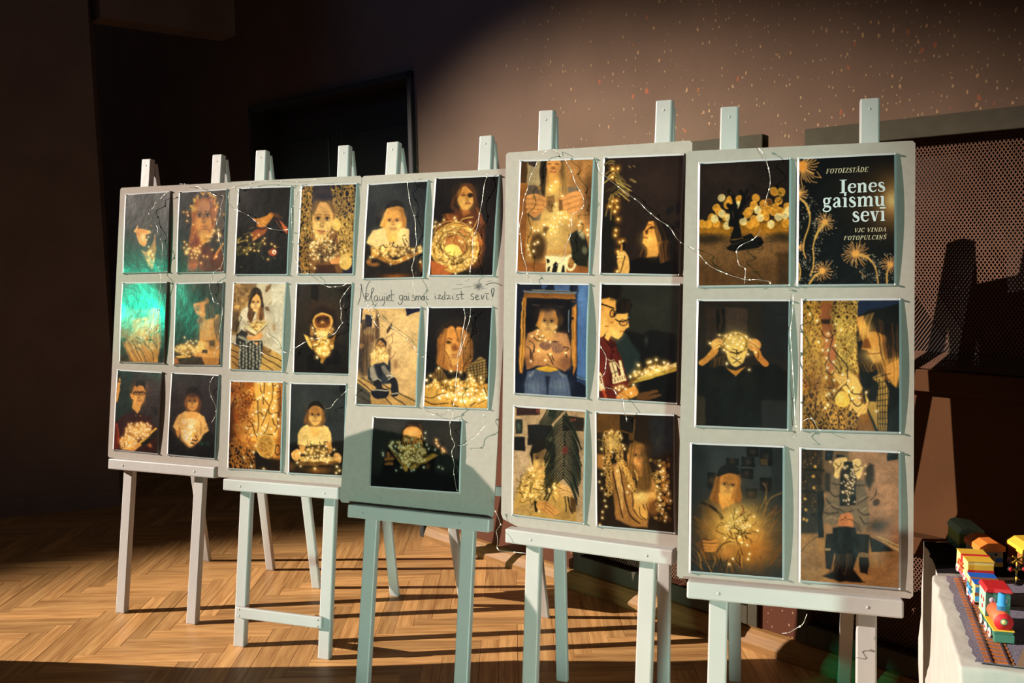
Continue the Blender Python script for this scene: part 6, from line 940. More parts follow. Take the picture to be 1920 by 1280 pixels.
PRINT_L = {
'1a': 'print of a shaded tilted-back face, top left of the furthest board', '1b': 'print of a long-haired girl crowned with fairy lights, on the furthest board',
'1c': 'print of a face among straw under a strong green glare', '1d': 'print of a girl in profile looking down at lights on a book',
'1e': 'print of a boy in glasses and dark red hoodie holding a book of lights', '1f': 'print of a girl with lights in her lap, bottom of the furthest board',
'2a': 'dark print of a bent face lit from below above green twigs', '2b': 'print of a smiling child between hanging paper chains',
'2c': 'bright print of a long-haired girl in checked trousers reading on crates', '2d': 'dark print of an upturned face above a collar full of lights',
'2e': 'amber print of a tangle of lights, paper chains and a round patterned ball', '2f': 'print of a girl holding lights on a book, partly hidden by the next board',
'3a': 'print of a girl leaning over an open book of lights, left above the handwriting', '3b': 'print of a woman holding a big wicker ball full of lights',
'3c': 'pale print of a child sitting on a pallet with big dark boots in front', '3d': 'print of a woman in a checked shirt behind a heap of lights',
'3e': 'landscape print of a face in glasses behind an open book of lights', '4a': 'print of two hands breaking something over a steaming mug',
'4b': 'dark print of a girl looking up at a glowing palm leaf', '4c': 'blue and amber print of a child lying in a wooden box in jeans',
'4d': 'print of two boys in glasses in profile above a book with lights', '4e': 'print of a dark-haired girl behind a palm leaf with lights on her shirt',
'4f': 'dark print of a long-haired girl beside chains and a striped shawl', '5a': 'print of a dark antler-shaped figurine before round blurred lights',
'5b': 'black poster with white lettering and orange firework flowers', '5c': 'print of a person in a black hoodie with lights wrapped round the head',
'5d': 'golden print of a fair-haired woman in profile by paper chains', '5e': 'print of a girl in a dark cap hugging glowing dry grass',
'5f': 'print of a girl hanging upside down with long hair reaching the floor'}
RES = {'1': (96, 160), '2': (110, 175), '3': (120, 190), '4': (140, 210), '5': (165, 235)}
rc = random.Random(77)
def soften(C):
    # light photographic softness: small separable blur, then slight grain
    for ax in (0, 1):
        P = np.pad(C, [(1, 1) if k == ax else (0, 0) for k in range(3)], mode='edge')
        C = .2*np.take(P, range(0, C.shape[ax]), ax) + .6*C + .2*np.take(P, range(2, C.shape[ax]+2), ax)
    return C
def to_lin(c): c = np.clip(c, 0, 255)/255; return np.where(c <= .04045, c/12.92, ((c+.055)/1.055)**2.4)
PIN = None
def make_print(key):
    global PIN
    i = int(key[0])-1; u, v, rot = PRINT_AT[key]; wide = key == '3e'
    w, h = (.297, .21) if wide else (.21, .297)
    nx, ny = RES[key[0]]; (nx, ny) = (ny, nx) if wide else (nx, ny)
    kr, kl, kt = rc.uniform(.0025, .0065), rc.uniform(.0008, .003), rc.uniform(-.0006, .0022); ph = rc.uniform(0, 6)
    def lift(a, b):   # a, b in -1..1: how far the pinned sheet bows off the board
        return .0016 + (1-b*b)*(kr*(.5+.5*a)**2 + kl*(.5-.5*a)**2) + (1-a*a)*kt*max(b, 0)**2 + .0005*math.sin(3*a+2.4*b+ph)
    M = FR[i] @ Matrix.Translation((u, v, .0008)) @ Matrix.Rotation(math.radians(rot), 4, 'Z')
    gx, gy = 22, 30; mb = MB(); vs = []; fs = []
    for j in range(gy+1):
        for k in range(gx+1): a = -1+2*k/gx; b = -1+2*j/gy; vs.append((a*w/2, b*h/2, lift(a, b)))
    o = gx+1; nv = len(vs); vs += [(x, y, z-.0004) for x, y, z in vs]
    for j in range(gy):
        for k in range(gx):
            q = j*o+k; fs.append((q, q+1, q+o+1, q+o)); fs.append((nv+q, nv+q+o, nv+q+o+1, nv+q+1))
    ring = [k for k in range(gx+1)] + [j*o+gx for j in range(1, gy+1)] + [gy*o+k for k in range(gx-1, -1, -1)] + [j*o for j in range(gy-1, 0, -1)]
    for a, b in zip(ring, ring[1:]+ring[:1]): fs.append((b, a, nv+a, nv+b))
    mb.add(vs, fs, True); paper = mb.build('poster' if key == '5b' else 'photo_print', M_PAPER, mat=M)
    tag(paper, PRINT_L[key], 'poster' if key == '5b' else 'photo', 'prints pinned to the display boards')
    # the picture itself, inside a narrow white border
    quad, bg, seed, fn = ART[key]; A = Art(quad, nx, ny, bg, seed); fn(A); C = soften(A.finish().C if key != '5b' else A.C)
    C = C*(1 + .05*np.random.RandomState(seed).randn(*C.shape[:2])[..., None])
    bw, bh = w/2-.0048, h/2-.0048
    X, Y = np.meshgrid(np.linspace(-bw, bw, nx+1), np.linspace(bh, -bh, ny+1)); a = X/(w/2); b = Y/(h/2)
    Zg = .0016 + (1-b*b)*(kr*(.5+.5*a)**2 + kl*(.5-.5*a)**2) + (1-a*a)*kt*np.maximum(b, 0)**2 + .0005*np.sin(3*a+2.4*b+ph) + .0005
    co = np.stack([X, Y, Zg], -1).reshape(-1, 3); q = (np.arange(ny)[:, None]*(nx+1) + np.arange(nx)[None, :]).reshape(-1)
    F = np.stack([q, q+nx+1, q+nx+2, q+1], -1)
    me = bpy.data.meshes.new('picture'); me.vertices.add(len(co)); me.vertices.foreach_set('co', co.ravel()); me.loops.add(F.size); me.loops.foreach_set('vertex_index', F.ravel().astype(np.int32))
    me.polygons.add(len(F)); me.polygons.foreach_set('loop_start', np.arange(0, F.size, 4, dtype=np.int32)); me.polygons.foreach_set('use_smooth', np.ones(len(F), bool)); me.update(calc_edges=True); me.validate()
    at = me.attributes.new('picture', 'FLOAT_COLOR', 'POINT'); rgba = np.ones((len(co), 4), np.float32); rgba[:, :3] = (to_lin(255*(np.clip(C, 0, 255)/255)**1.05+1)*.68).reshape(-1, 3); at.data.foreach_set('color', rgba.ravel())
    me.materials.append(M_PIC); po = bpy.data.objects.new('picture', me); link(po, paper)
    if PIN is None:
        pm = MB(); pm.tube([(0, 0, -.002), (0, 0, .001), (0, 0, .0012), (0, 0, .004)], [.0006, .0006, .0024, .0018], 8); PIN = pm.mesh('pin', M_PIN)
    for sx, sy in ((-1, 1), (1, 1), (-1, -1), (1, -1)):
        p = bpy.data.objects.new('pin', PIN); link(p, paper); p.location = (sx*(w/2-.003), sy*(h/2-.003), lift(sx*.97, sy*.97)+.0004)
    return paper, A, lift, (w, h, bw, bh)
for key in ART:
    R_ = make_print(key)
    if key == '5b': POSTER = R_

# ---------------------------------------------------------------- lettering: serif strokes of varying width
def ribbon(pts, n=5):
    # (x, y, width) -> two edge polylines
    P = [np.array(p, float) for p in pts]
    if len(P) > 2: P = [np.array(p) for p in cat_rom3(P, n)]
    L_, R2 = [], []
    for i, p in enumerate(P):
        t = P[min(i+1, len(P)-1)][:2] - P[max(i-1, 0)][:2]; t = t/(np.hypot(*t) or 1); nn = np.array([-t[1], t[0]])
        L_.append(p[:2]+nn*p[2]/2); R2.append(p[:2]-nn*p[2]/2)
    return L_, R2
def cat_rom3(P, n):
    out = []; m = len(P)
    for i in range(m-1):
        a, b, c, d = P[max(i-1, 0)], P[i], P[i+1], P[min(i+2, m-1)]
        for k in range(n):
            t = k/n; out.append(.5*((2*b)+(c-a)*t+(2*a-5*b+4*c-d)*t*t+(3*b-a-3*c+d)*t**3))
    out.append(P[-1]); return out
def stem(x, y0, y1, w=.135): return [(x, y0, w), (x, y1, w)]
def serif(x0, x1, y, w=.036): return [(x0, y, w), (x1, y, w)]
arch = lambda x: [(x-.26, .33, .04), (x-.17, .43, .06), (x-.07, .445, .09), (x, .36, .13), (x, .18, .135), (x, 0, .135)]
FLAG = lambda x: [(x-.12, .435, .035), (x+.02, .45, .05)]
GL = {
'I': (.40, [stem(.2, 0, .68, .16), serif(.02, .38, .018), serif(.02, .38, .662)]),
'e': (.45, [serif(.1, .40, .27, .04), [(.395, .27, .1), (.37, .40, .09), (.24, .46, .045), (.12, .40, .1), (.075, .24, .135), (.12, .08, .1), (.26, .012, .06), (.36, .05, .045), (.415, .13, .025)]]),
'n': (.55, [stem(.13, 0, .45), serif(.03, .245, .017), FLAG(.12), arch(.41), serif(.31, .525, .017)]),
's': (.40, [[(.32, .35, .03), (.28, .43, .05), (.19, .46, .06), (.095, .41, .09), (.1, .32, .12), (.2, .25, .14), (.305, .18, .12), (.32, .08, .1), (.25, .015, .06), (.14, .008, .05), (.065, .05, .05), (.04, .14, .03)]]),
'g': (.48, [[(.215, .458, .045), (.115, .42, .09), (.085, .32, .105), (.115, .22, .09), (.215, .185, .045), (.315, .22, .09), (.345, .32, .105), (.315, .42, .09), (.215, .458, .045)], [(.32, .42, .05), (.40, .46, .06), (.46, .44, .07)], [(.16, .185, .05), (.1, .12, .06), (.15, .07, .09), (.32, .055, .1), (.41, -.03, .09), (.36, -.14, .06), (.21, -.185, .05), (.07, -.14, .07), (.05, -.07, .06), (.13, .02, .04)]]),
'a': (.48, [[(.08, .34, .09), (.13, .43, .06), (.22, .46, .05), (.31, .41, .1), (.33, .3, .135), (.33, .16, .135), (.335, .08, .12), (.38, .03, .06), (.46, .06, .03)], [(.31, .28, .04), (.16, .22, .07), (.085, .11, .115), (.14, .03, .08), (.25, .04, .05), (.32, .1, .04)]]),
'i': (.28, [stem(.14, 0, .45), serif(.03, .25, .017), FLAG(.13), [(.085, .60, .11), (.11, .60, .13), (.17, .60, .13), (.195, .60, .11)]]),
'm': (.83, [stem(.13, 0, .45), serif(.03, .245, .017), FLAG(.12), arch(.415), serif(.31, .525, .017), arch(.70), serif(.595, .81, .017)]),
'u': (.56, [[(.13, .45, .135), (.13, .14, .135), (.18, .03, .09), (.28, .03, .05), (.37, .1, .04)], stem(.41, .0, .45), FLAG(.12), FLAG(.40), serif(.40, .53, .017)]),
'v': (.48, [[(.11, .44, .14), (.25, .0, .11)], [(.255, .0, .045), (.385, .44, .045)], serif(.0, .22, .445), serif(.29, .47, .445)]),
'ī': (.28, [stem(.14, 0, .45), serif(.03, .25, .017), FLAG(.13), serif(-.01, .28, .6, .065)]),
'F': (.56, [stem(.15, 0, .66, .12), serif(.05, .50, .642), [(.49, .66, .04), (.475, .5, .03)], serif(.15, .36, .345), [(.36, .42, .03), (.36, .27, .03)], serif(.04, .27, .018)]),
'O': (.62, [[(.31, .645, .045), (.16, .57, .1), (.1, .33, .125), (.16, .09, .1), (.31, .015, .045), (.46, .09, .1), (.52, .33, .125), (.46, .57, .1), (.31, .645, .045)]]),
'T': (.54, [stem(.27, 0, .65, .12), serif(.02, .52, .642), [(.03, .66, .04), (.03, .5, .03)], [(.51, .66, .04), (.51, .5, .03)], serif(.16, .38, .018)]),
'Z': (.54, [serif(.06, .48, .642), [(.43, .63, .12), (.1, .03, .12)], serif(.05, .49, .018), [(.07, .66, .04), (.06, .52, .03)], [(.48, .0, .04), (.49, .16, .03)]]),
'A': (.60, [[(.06, 0, .04), (.29, .66, .04)], [(.29, .68, .12), (.5, 0, .125)], serif(.15, .42, .22), serif(.0, .16, .018), serif(.4, .6, .018)]),
'D': (.62, [stem(.15, 0, .66, .12), serif(.04, .15, .018), [(.04, .642, .036), (.24, .642, .045), (.42, .58, .09), (.52, .33, .125), (.42, .08, .09), (.24, .018, .045), (.04, .018, .036)]]),
'E': (.57, [stem(.15, 0, .66, .12), serif(.05, .50, .642), [(.49, .66, .04), (.475, .5, .03)], serif(.15, .36, .345), [(.36, .42, .03), (.36, .27, .03)], serif(.04, .50, .018), [(.49, .0, .04), (.52, .16, .03)]]),
'V': (.56, [[(.1, .66, .125), (.29, -.01, .12)], [(.29, .0, .045), (.49, .65, .045)], serif(.0, .22, .642), serif(.4, .58, .642)]),
'J': (.42, [[(.27, .65, .12), (.27, .2, .12), (.24, .05, .09), (.14, .01, .06), (.06, .06, .06), (.05, .14, .05)], serif(.15, .39, .642)]),
'C': (.58, [[(.50, .47, .03), (.46, .58, .05), (.32, .645, .05), (.17, .57, .1), (.1, .33, .125), (.17, .09, .1), (.33, .015, .05), (.46, .06, .05), (.52, .17, .035)], [(.5, .66, .035), (.5, .46, .035)]]),
'N': (.66, [[(.13, .02, .045), (.13, .64, .045)], [(.12, .65, .13), (.52, .0, .12)], [(.53, .0, .045), (.53, .64, .045)], serif(.04, .23, .018), serif(.02, .16, .642), serif(.43, .64, .642)]),
'P': (.53, [stem(.15, 0, .66, .12), serif(.04, .27, .018), [(.04, .642, .036), (.26, .642, .045), (.42, .58, .1), (.43, .44, .11), (.34, .34, .07), (.15, .32, .045)]]),
'U': (.62, [[(.15, .65, .12), (.15, .22, .12), (.21, .05, .09), (.34, .015, .05), (.46, .07, .05), (.5, .22, .045), (.5, .65, .045)], serif(.04, .27, .642), serif(.41, .6, .642)]),
'L': (.54, [stem(.15, 0, .66, .12), serif(.04, .27, .642), serif(.04, .48, .018), [(.47, .0, .04), (.5, .18, .03)]]),
'S': (.48, [[(.40, .50, .035), (.35, .61, .05), (.24, .645, .06), (.12, .57, .1), (.13, .44, .12), (.25, .35, .14), (.38, .25, .12), (.40, .11, .1), (.31, .02, .06), (.18, .012, .05), (.09, .07, .05), (.06, .19, .035)]]),
' ': (.28, [])}
GL['Ā'] = (.60, GL['A'][1] + [serif(.15, .44, .80, .06)]); GL['Ņ'] = (.66, GL['N'][1] + [[(.33, -.08, .07), (.34, -.14, .05), (.28, -.21, .025)]]); GL['Š'] = (.48, GL['S'][1] + [[(.13, .84, .05), (.25, .73, .05)], [(.25, .73, .05), (.37, .84, .05)]])
M_TXT = mat('poster_white_letter', (184, 192, 192), .45, var=.03); M_TXT2 = mat('poster_cream_letter', (176, 162, 130), .45, var=.03)
def crop_to_print(x, y):
    # picture drawing coordinates -> metres on the sheet (inverse bilinear by Newton)
    tl, tr, br, bl = [np.array(q, float) for q in ART['5b'][0]]; a, b = .5, .5
    for _ in range(12):
        p = (tl*(1-a)+tr*a)*(1-b)+(bl*(1-a)+br*a)*b; da = (tr-tl)*(1-b)+(br-bl)*b; db = (bl-tl)*(1-a)+(br-tr)*a
        s = np.linalg.solve(np.stack([da, db], 1), np.array([x, y])-p); a += s[0]; b += s[1]
    _, _, bw, bh = POSTER[3]; return -bw+2*bw*a, bh-2*bh*b
def set_line(text, p0, p1, cap, capem, slant, material, name):
    (x0, y0), (x1, y1) = crop_to_print(*p0), crop_to_print(*p1); y1 = y0 = (y0+y1)/2
    hgt = abs(crop_to_print(p0[0], p0[1])[1] - crop_to_print(p0[0], p0[1]-cap)[1])/capem
    adv = sum(GL[c][0] for c in text) + (.03*(len(text)-1)); sx = (x1-x0)/adv; pen = 0; par = POSTER[0]; lift = POSTER[2]; w, h = POSTER[3][:2]
    word = MB(); nz = 0
    for c in text:
        for st in GL[c][1]:
            nz += 1; L_, R2 = ribbon(st); vs = []
            for q in L_+R2:
                X = x0 + (pen + q[0] + slant*q[1])*sx; Y = y0 + q[1]*hgt; vs.append((X, Y, lift(X/(w/2), Y/(h/2)) + .0008 + nz*.000004))
            k = len(L_); word.add(vs, [(j, k+j, k+j+1, j+1) for j in range(k-1)])
        pen += GL[c][0] + .03
    o = word.build(name, material, par); o['label'] = 'printed line reading ' + text; return o
set_line('FOTOIZSTĀDE', (305, 229), (683, 214), 42, .66, .22, M_TXT2, 'lettering')
set_line('Ienes', (428, 406), (838, 393), 120, .68, 0, M_TXT, 'lettering')
set_line('gaismu', (275, 534), (838, 526), 86, .46, 0, M_TXT, 'lettering')
set_line('sevī', (542, 664), (838, 657), 88, .46, 0, M_TXT, 'lettering')
set_line('VJC VINDA', (558, 759), (842, 752), 36, .66, .22, M_TXT2, 'lettering')
set_line('FOTOPULCIŅŠ', (465, 829), (842, 820), 36, .66, .22, M_TXT2, 'lettering')
# handwriting in marker straight on the middle board
m = MB()
for n_, st in enumerate(HANDWRITING):
    fine = n_ >= 46
    P = [(x, y, .0006 if fine else .0018) for x, y in st]; L_, R2 = ribbon(P, 5); k = len(L_)
    m.add([(q[0], q[1], .0004 + n_*.000004) for q in L_+R2], [(j, k+j, k+j+1, j+1) for j in range(k-1)])
o = m.build('handwriting', M_INK, BO[2]); o['label'] = 'black handwriting Neļaujiet gaismai izdzist sevī! with a drawn sparkler'

# ---------------------------------------------------------------- fairy-light wires pinned over the boards
WIRE_L = ['thin silver fairy-light wire looping over the furthest board', 'thin silver fairy-light wire draped over the second board from the left', 'thin silver fairy-light wire hanging over the handwriting board', 'thin silver fairy-light wire crossing the steaming mug print', 'thin silver fairy-light wire crossing the figurine print']
bm_ = MB(); bm_.ball((0, 0, 0), .0019, 8, 6, 1.5, 1, 1); BULB = bm_.mesh('bulb', M_BULB)
rw = random.Random(9)
for i in range(5):
    e = empty('fairy_light_wire', mat=FR[i] @ Matrix.Translation((.25, .97, .006))); tag(e, WIRE_L[i], 'fairy lights', 'fairy-light wires on the boards')
    for path in WIRES[i]:
        P = cat_rom(path, False, 8); pts = []; acc = rw.uniform(0, .05)
        for k, (x, y) in enumerate(P):
            d = .0085 + .0035*math.sin(k*.55 + i) + rw.uniform(-.0004, .0004)
            if y < -.002: d += .034
            pts.append((x-.25, y-.97, d))
        m = MB(); m.tube(pts, .00062, 5); m.build('wire', M_WIRE, e)
        for a, b in zip(pts, pts[1:]):
            acc += math.dist(a, b)
            if acc > .052:
                acc = 0; o = bpy.data.objects.new('bulb', BULB); link(o, e); o.location = a; o.rotation_euler = (0, 0, math.atan2(b[1]-a[1], b[0]-a[0]))
# ---------------------------------------------------------------- plinths and the paper train at the right
M_PLASTER = mat('white_plaster', (172, 170, 162), .7, var=.06, scale=18, bump=.6, bscale=26); M_BLACKTOP = mat('black_cloth_top', (16, 15, 18), .95, .15)
def card(name, c, r=.6): return mat('card_'+name, c, r, var=.04, scale=60)
K_RED = card('red', (196, 28, 34)); K_ORG = card('orange', (226, 120, 40)); K_YEL = card('yellow', (226, 178, 52)); K_BLU = card('blue', (28, 100, 204)); K_SKY = card('sky', (60, 150, 206)); K_GRN = card('green', (56, 112, 92)); K_LGR = card('leaf', (140, 164, 84)); K_MINT = card('mint', (150, 196, 170)); K_WHT = card('white', (230, 226, 214)); K_BLK = card('black', (20, 18, 18)); K_BRN = card('brown', (150, 92, 44)); K_CORAL = card('coral', (232, 104, 62)); K_PINK = card('pink', (226, 90, 110)); K_LAV = card('lavender', (170, 160, 176)); K_GRY = card('grey', (150, 148, 132)); K_CREAM = card('cream', (232, 206, 130))
ZT = .6; FDIR = V((-.33, -.944, 0)); RDIR = V((.944, -.33, 0)); F0 = V((.733, 1.434, 0))
def tframe(p, f=FDIR):   # x right across the track, y backwards along it, z up
    f = f.normalized(); r = V((-f.y, f.x, 0)); m = Matrix((r, -f, V((0, 0, 1)))).transposed().to_4x4(); m.translation = V(p); return m
TM = tframe((F0.x, F0.y, 0))
def rough_block(name, label, M, w, d, h, mats, seed, topmat=False):
    # slab with slightly uneven plastered faces
    rr = random.Random(seed); bm = bmesh.new(); bmesh.ops.create_cube(bm, size=1)
    bmesh.ops.subdivide_edges(bm, edges=bm.edges[:], cuts=9, use_grid_fill=True)
    for v in bm.verts:
        x, y, z = v.co; e = sum(abs(abs(c)-.5) < 1e-4 for c in (x, y, z)); k = .0035 if e >= 2 else .0012
        v.co = ((x+.5)*w + rr.uniform(-k, k), (y+.5)*d + rr.uniform(-k, k), (z+.5)*h + (rr.uniform(-k, 0) if z > .49 else 0))
    me = bpy.data.meshes.new(name)
    for m_ in mats: me.materials.append(m_)
    if topmat:
        for f in bm.faces:
            if f.normal.z > .8: f.material_index = 1
    bm.to_mesh(me); bm.free()
    for p in me.polygons: p.use_smooth = not topmat
    o = bpy.data.objects.new(name, me); link(o); o.matrix_world = M; tag(o, label, 'plinth')
    if not topmat: b = o.modifiers.new('bevel', 'BEVEL'); b.width = .006; b.segments = 3; b.limit_method = 'ANGLE'; b.angle_limit = .9
    return o
rough_block('plinth', 'white plastered plinth with a paper railway on top, lower right corner', TM, .62, .435, ZT-.002, [M_PLASTER], 4)
RM = tframe((.893, 1.853, 0), V((-.285, -.958, 0)))
rough_block('plinth', 'plinth with a black top behind the paper railway', RM, .56, .205, ZT-.002, [M_PLASTER, M_BLACKTOP], 6, True)
# printed railway sheet
sh = empty('railway_sheet', mat=TM @ Matrix.Translation((.024, .012, ZT))); tag(sh, 'printed paper railway track sheet running along the white plinth', 'paper track')
rr = random.Random(8)
left = [(.002+rr.uniform(-.003, .003), y*.41/26) for y in range(27)]
m = MB(); m.prism(left[::-1] + [(.16, 0), (.16, .41)], 0, .0006); m.build('sheet', mat('ballast_print', (118, 112, 128), .7, var=.45, scale=300), sh)
m = MB(); m.prism([(.062, .0), (.16, 0), (.3, .41), (.19, .41)], .0006, .001); m.build('verge', mat('verge_print', (142, 118, 92), .7, var=.3, scale=40), sh)
sm = MB(); sm.box((-.022, -.0042, 0), (.022, .0042, .0008)); SLP = sm.mesh('sleeper', mat('sleeper_print', (184, 104, 44), .65, var=.25, scale=90))
for k in range(27):
    o = bpy.data.objects.new('sleeper', SLP); link(o, sh); o.location = (.038, .008+k*.0148, .0006); o.rotation_euler = (0, 0, rr.uniform(-.03, .03))
for x in (.026, .052):
    m = MB(); m.box((x-.0014, 0, .0014), (x+.0014, .405, .0028)); m.build('rail', mat('rail_print', (74, 58, 66), .5), sh)
m = MB(); m.box((.085, .25, .001), (.12, .275, .0016)); m.build('dark_patch', K_BLK, sh)

def wheel_mesh():
    m = MB(); m.tube([(-.0012, 0, 0), (.0012, 0, 0)], .0085, 12); me = m.mesh('wheel', K_WHT); return me
WHEEL = wheel_mesh(); hb = MB(); hb.tube([(-.0016, 0, 0), (.0016, 0, 0)], .0032, 8); HUB = hb.mesh('hub', K_RED)
def wheels(par, w, ys):
    for y in ys:
        for x in (-.0014, w+.0014):
            o = bpy.data.objects.new('wheel', WHEEL); link(o, par); o.location = (x, y, .0085); h_ = bpy.data.objects.new('hub', HUB); link(h_, o)
def part(par, name, material, a, b, bev=.0006):
    m = MB(); m.box(a, b); return m.build(name, material, par, bev, 1)
GRP = 'paper train cars on the plinth'
def gift(label, p, f, w, d, h, body, lid, band, bow, front):
    e = empty('train_wagon', mat=tframe((p[0], p[1], ZT+.0006), V(f))); tag(e, label, 'toy wagon', GRP)
    part(e, 'body', body, (0, 0, .006), (w, d, h)); wheels(e, w, (.014, d-.014))
    part(e, 'lid', lid, (-.001, -.001, h), (w+.001, d+.001, h+.0012))
    part(e, 'ribbon', band, (-.0016, d*.42, .01), (w+.0016, d*.56, h+.0018)); part(e, 'front_panel', front, (.001, -.0008, .008), (w-.001, 0, h-.006)); part(e, 'front_band', band, (0, -.0014, h*.45), (w, -.0008, h*.62))
    # bow on the left side
    m = MB()
    for s_ in (-1, 1):
        m.tube([(-.002, d*.49, h*.55), (-.003, d*.49+s_*.012, h*.72), (-.003, d*.49+s_*.017, h*.5), (-.002, d*.49, h*.5)], .0022, 6); m.tube([(-.002, d*.49, h*.5), (-.002, d*.49+s_*.008, h*.22)], .0018, 6)
    m.build('bow', bow, e); part(e, 'skirt', K_PINK, (-.0006, 0, .002), (0, d, .009)); return e
gift('yellow gift-box paper wagon with orange bow', (.920, 1.782), (-.2, -.98, 0), .05, .078, .044, K_CREAM, K_YEL, K_RED, K_CORAL, K_YEL)
gift('blue gift-box paper wagon with an orange band behind the locomotive', (.876, 1.667), (-.26, -.965, 0), .047, .062, .042, K_CREAM, K_BLU, K_BRN, K_SKY, K_SKY)
# locomotive
e = empty('toy_locomotive', mat=tframe((.827, 1.503, ZT+.0006), V((-.25, -.968, 0)))); tag(e, 'paper toy locomotive with red roof, blue chimney and orange boiler', 'toy train', GRP)
part(e, 'frame', K_GRN, (.001, .006, .008), (.031, .105, .020)); part(e, 'buffer_beam', K_GRN, (0, 0, .002), (.032, .010, .016)); part(e, 'running_board', K_YEL, (-.001, .004, .020), (.033, .108, .0225)); wheels(e, .032, (.026, .052, .086))
m = MB(); m.tube([(.016, .008, .036), (.016, .066, .036)], .0145, 20); bo = m.build('boiler', K_CORAL, e)
m = MB(); m.tube([(.016, .0066, .036), (.016, .008, .036)], .0155, 20); sb = m.build('smokebox_door', K_RED, e)
m = MB(); m.tube([(.016, .0056, .037), (.016, .0068, .037)], .006, 14); hl = m.build('headlamp_ring', K_GRN, sb); m = MB(); m.tube([(.016, .005, .037), (.016, .0058, .037)], .0042, 14); m.build('headlamp', K_CREAM, sb)
m = MB(); m.tube([(.017, .03, .044), (.017, .03, .058), (.017, .03, .0582), (.017, .03, .060), (.017, .03, .0602), (.017, .03, .079)], [.0072, .0072, .0084, .0084, .0066, .0062], 16); m.build('chimney', K_SKY, e)
cab = part(e, 'cab', K_GRN, (.0005, .064, .0225), (.0405, .106, .068)); part(cab, 'cab_side', K_MINT, (-.0008, .064, .0225), (.0005, .106, .068))
for x in (.011, .030):
    m = MB(); m.tube([(x, .0634, .053), (x, .064, .053)], .0055, 14); m.build('cab_window', K_LAV, cab)
for y, z in ((.074, .05), (.088, .05), (.081, .036)): m = MB(); m.tube([(-.0014, y, z), (-.0008, y, z)], .004, 10); m.build('flower', K_RED, cab)
m = MB(); m.hexa([V(q) for q in [(-.003,.06,.068),(.044,.06,.068),(.044,.11,.068),(-.003,.11,.068),(.001,.062,.0755),(.040,.062,.0755),(.040,.108,.0755),(.001,.108,.0755)]]); m.build('roof', K_RED, e, .001, 1)
part(e, 'coupling', K_WHT, (.012, .105, .004), (.02, .125, .010))
# wagon with a face and an orange roof
def face_wagon(label, p, f, w, d, h, wall, roof, belt, roofh=.02):
    e = empty('train_wagon', mat=tframe((p[0], p[1], ZT+.0006), V(f))); tag(e, label, 'toy wagon', GRP)
    part(e, 'body', wall, (0, 0, .004), (w, d, h)); part(e, 'lower_band', belt, (-.0006, -.0008, .004), (w+.0006, 0, .013))
    m = MB(); m.prism([(-.003, h), (w+.003, h), (w+.002, h+roofh*.55), (w*.72, h+roofh), (w*.28, h+roofh), (-.002, h+roofh*.55)], -.005, d+.005, lambda x, y, z: (x, z, y)); m.build('roof', roof, e, .001, 1)
    for x in (.3, .7): m = MB(); m.tube([(w*x, -.0009, h*.82), (w*x, 0, h*.82)], .0028, 10); m.build('eye', K_BLK, e)
    m = MB(); m.tube([(w*.5-.007, -.0012, h*.62), (w*.5, -.0012, h*.60), (w*.5+.007, -.0012, h*.62)], .0022, 6); m.build('mouth', K_BRN, e); part(e, 'window', K_BLU, (w*.72, -.0008, h*.38), (w*.97, 0, h*.62)); wheels(e, w, (.012, d-.012)); return e
face_wagon('paper wagon with a drawn face under an orange roof', (.982, 1.856), (-.03, -1, 0), .05, .06, .038, K_GRY, K_ORG, K_YEL)
face_wagon('paper wagon with a yellow roof at the right edge', (1.058, 1.83), (-.05, -1, 0), .05, .06, .040, K_BRN, K_YEL, K_CREAM)
e = empty('train_wagon', mat=tframe((.993, 1.955, ZT+.0006), V((-.12, -.99, 0)))); tag(e, 'leaf-green paper wagon with a pale roof at the back of the train', 'toy wagon', GRP)
part(e, 'body', K_LGR, (-.004, 0, .004), (.046, .07, .044)); m = MB(); m.prism([(-.007, .044), (.049, .044), (.046, .054), (.012, .060), (.0, .056)], -.004, .074, lambda x, y, z: (x, z, y)); m.build('roof', K_MINT, e, .001, 1); wheels(e, .046, (.014, .056)); part(e, 'lower_band', K_GRN, (-.0052, 0, .004), (-.004, .07, .018)); part(e, 'front_band', K_GRN, (-.004, -.0012, .004), (.046, 0, .02))
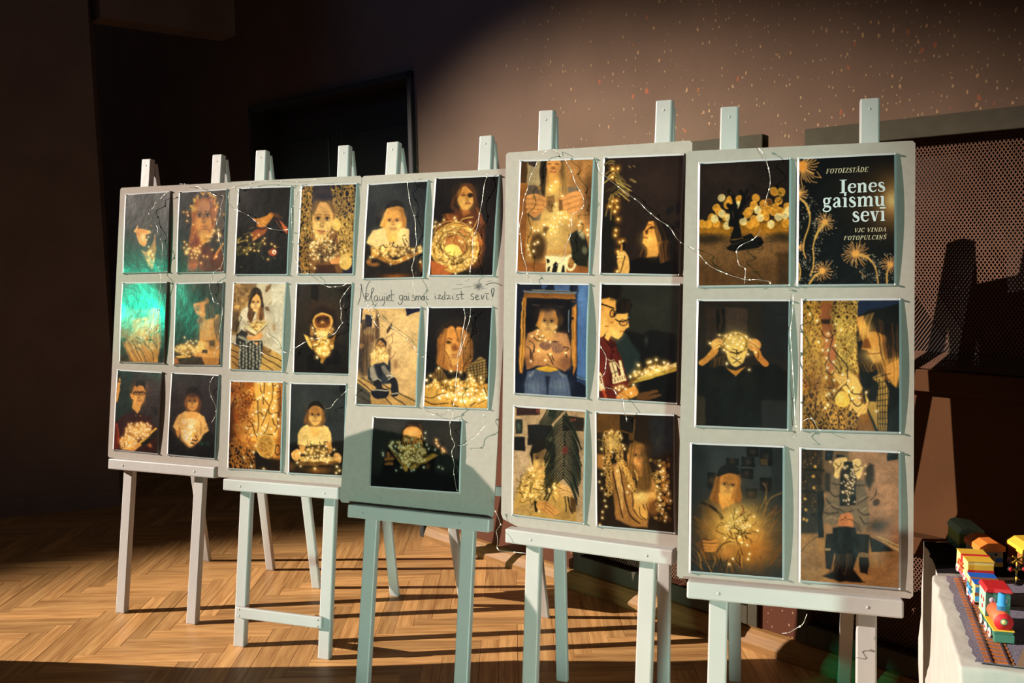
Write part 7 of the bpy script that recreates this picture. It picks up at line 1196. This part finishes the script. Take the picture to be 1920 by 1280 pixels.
# level-crossing signal
e = empty('crossing_signal', mat=tframe((1.013, 1.768, ZT), V((0, -1, 0)))); tag(e, 'toy level-crossing signal with yellow cross and two red lamps', 'toy signal')
for k in range(6): m = MB(); m.tube([(0, 0, .0015+k*.0075), (0, 0, .009+k*.0075)], .0022, 8); m.build('pole_band', K_YEL if k % 2 else K_BLK, e)
m = MB(); m.tube([(0, 0, 0), (0, 0, .0018)], .009, 14); m.build('foot', K_BLK, e); part(e, 'lamp_bar', K_YEL, (-.012, -.001, .030), (.012, .001, .0335))
for s_ in (-1, 1):
    m = MB(); m.tube([(s_*.0135, .001, .033), (s_*.0135, -.003, .033)], .0052, 14); m.build('lamp_shade', K_BLK, e); m = MB(); m.tube([(s_*.0135, -.003, .033), (s_*.0135, -.0042, .033)], .0044, 14); m.build('lamp_lens', K_RED, e)
for s_ in (-1, 1): m = MB(); m.beam((-.011, -.002, .053-s_*.007), (.011, -.002, .053+s_*.007), (0, 1, 0), .001, .0036); m.build('cross_arm', K_YEL, e)
m = MB(); m.box((0, 0, 0), (.04, .012, .0012)); o = m.build('platform', K_WHT, mat=tframe((.993, 1.79, ZT+.0008), V((-.05, -1, 0)))); tag(o, 'small white paper platform strip beside the crossing signal', 'paper strip')

# added unseen blocker left of frame, person-like outline, shaped to shadow the middle easel
sil = [(2.76, 0), (2.76, .545), (2.73, .65), (2.685, .78), (2.675, 1.0), (2.69, 1.15), (2.665, 1.3), (2.67, 1.4), (2.655, 1.636), (2.63, 1.69), (2.57, 1.725), (2.5, 1.71), (2.47, 1.68), (2.40, 1.58), (2.33, 1.47), (2.25, 1.33), (2.16, 1.15), (2.12, .9), (2.10, 0)]
m = MB(); cy, cz = 2.45, .8; rings = []
for k in range(9):
    a = math.pi*k/8; x = -3.0 - .17*math.cos(a); s_ = .80 + .20*math.sin(a); rings.append([(x, .022+cy+(y-cy)*s_, z*(.88+.12*math.sin(a))) for y, z in sil])
nn = len(sil); vs = [q for r_ in rings for q in r_]; fs = [(i*nn+k, i*nn+(k+1) % nn, (i+1)*nn+(k+1) % nn, (i+1)*nn+k) for i in range(8) for k in range(nn)] + [tuple(range(nn))[::-1], tuple(range(8*nn, 9*nn))]
m.add(vs, fs, True); o = m.build('shadow_caster', mat('caster_dark', (34, 32, 36), .95, var=.1)); tag(o, 'added unseen shadow caster with a person-like outline, left of the row of easels', 'blocker')
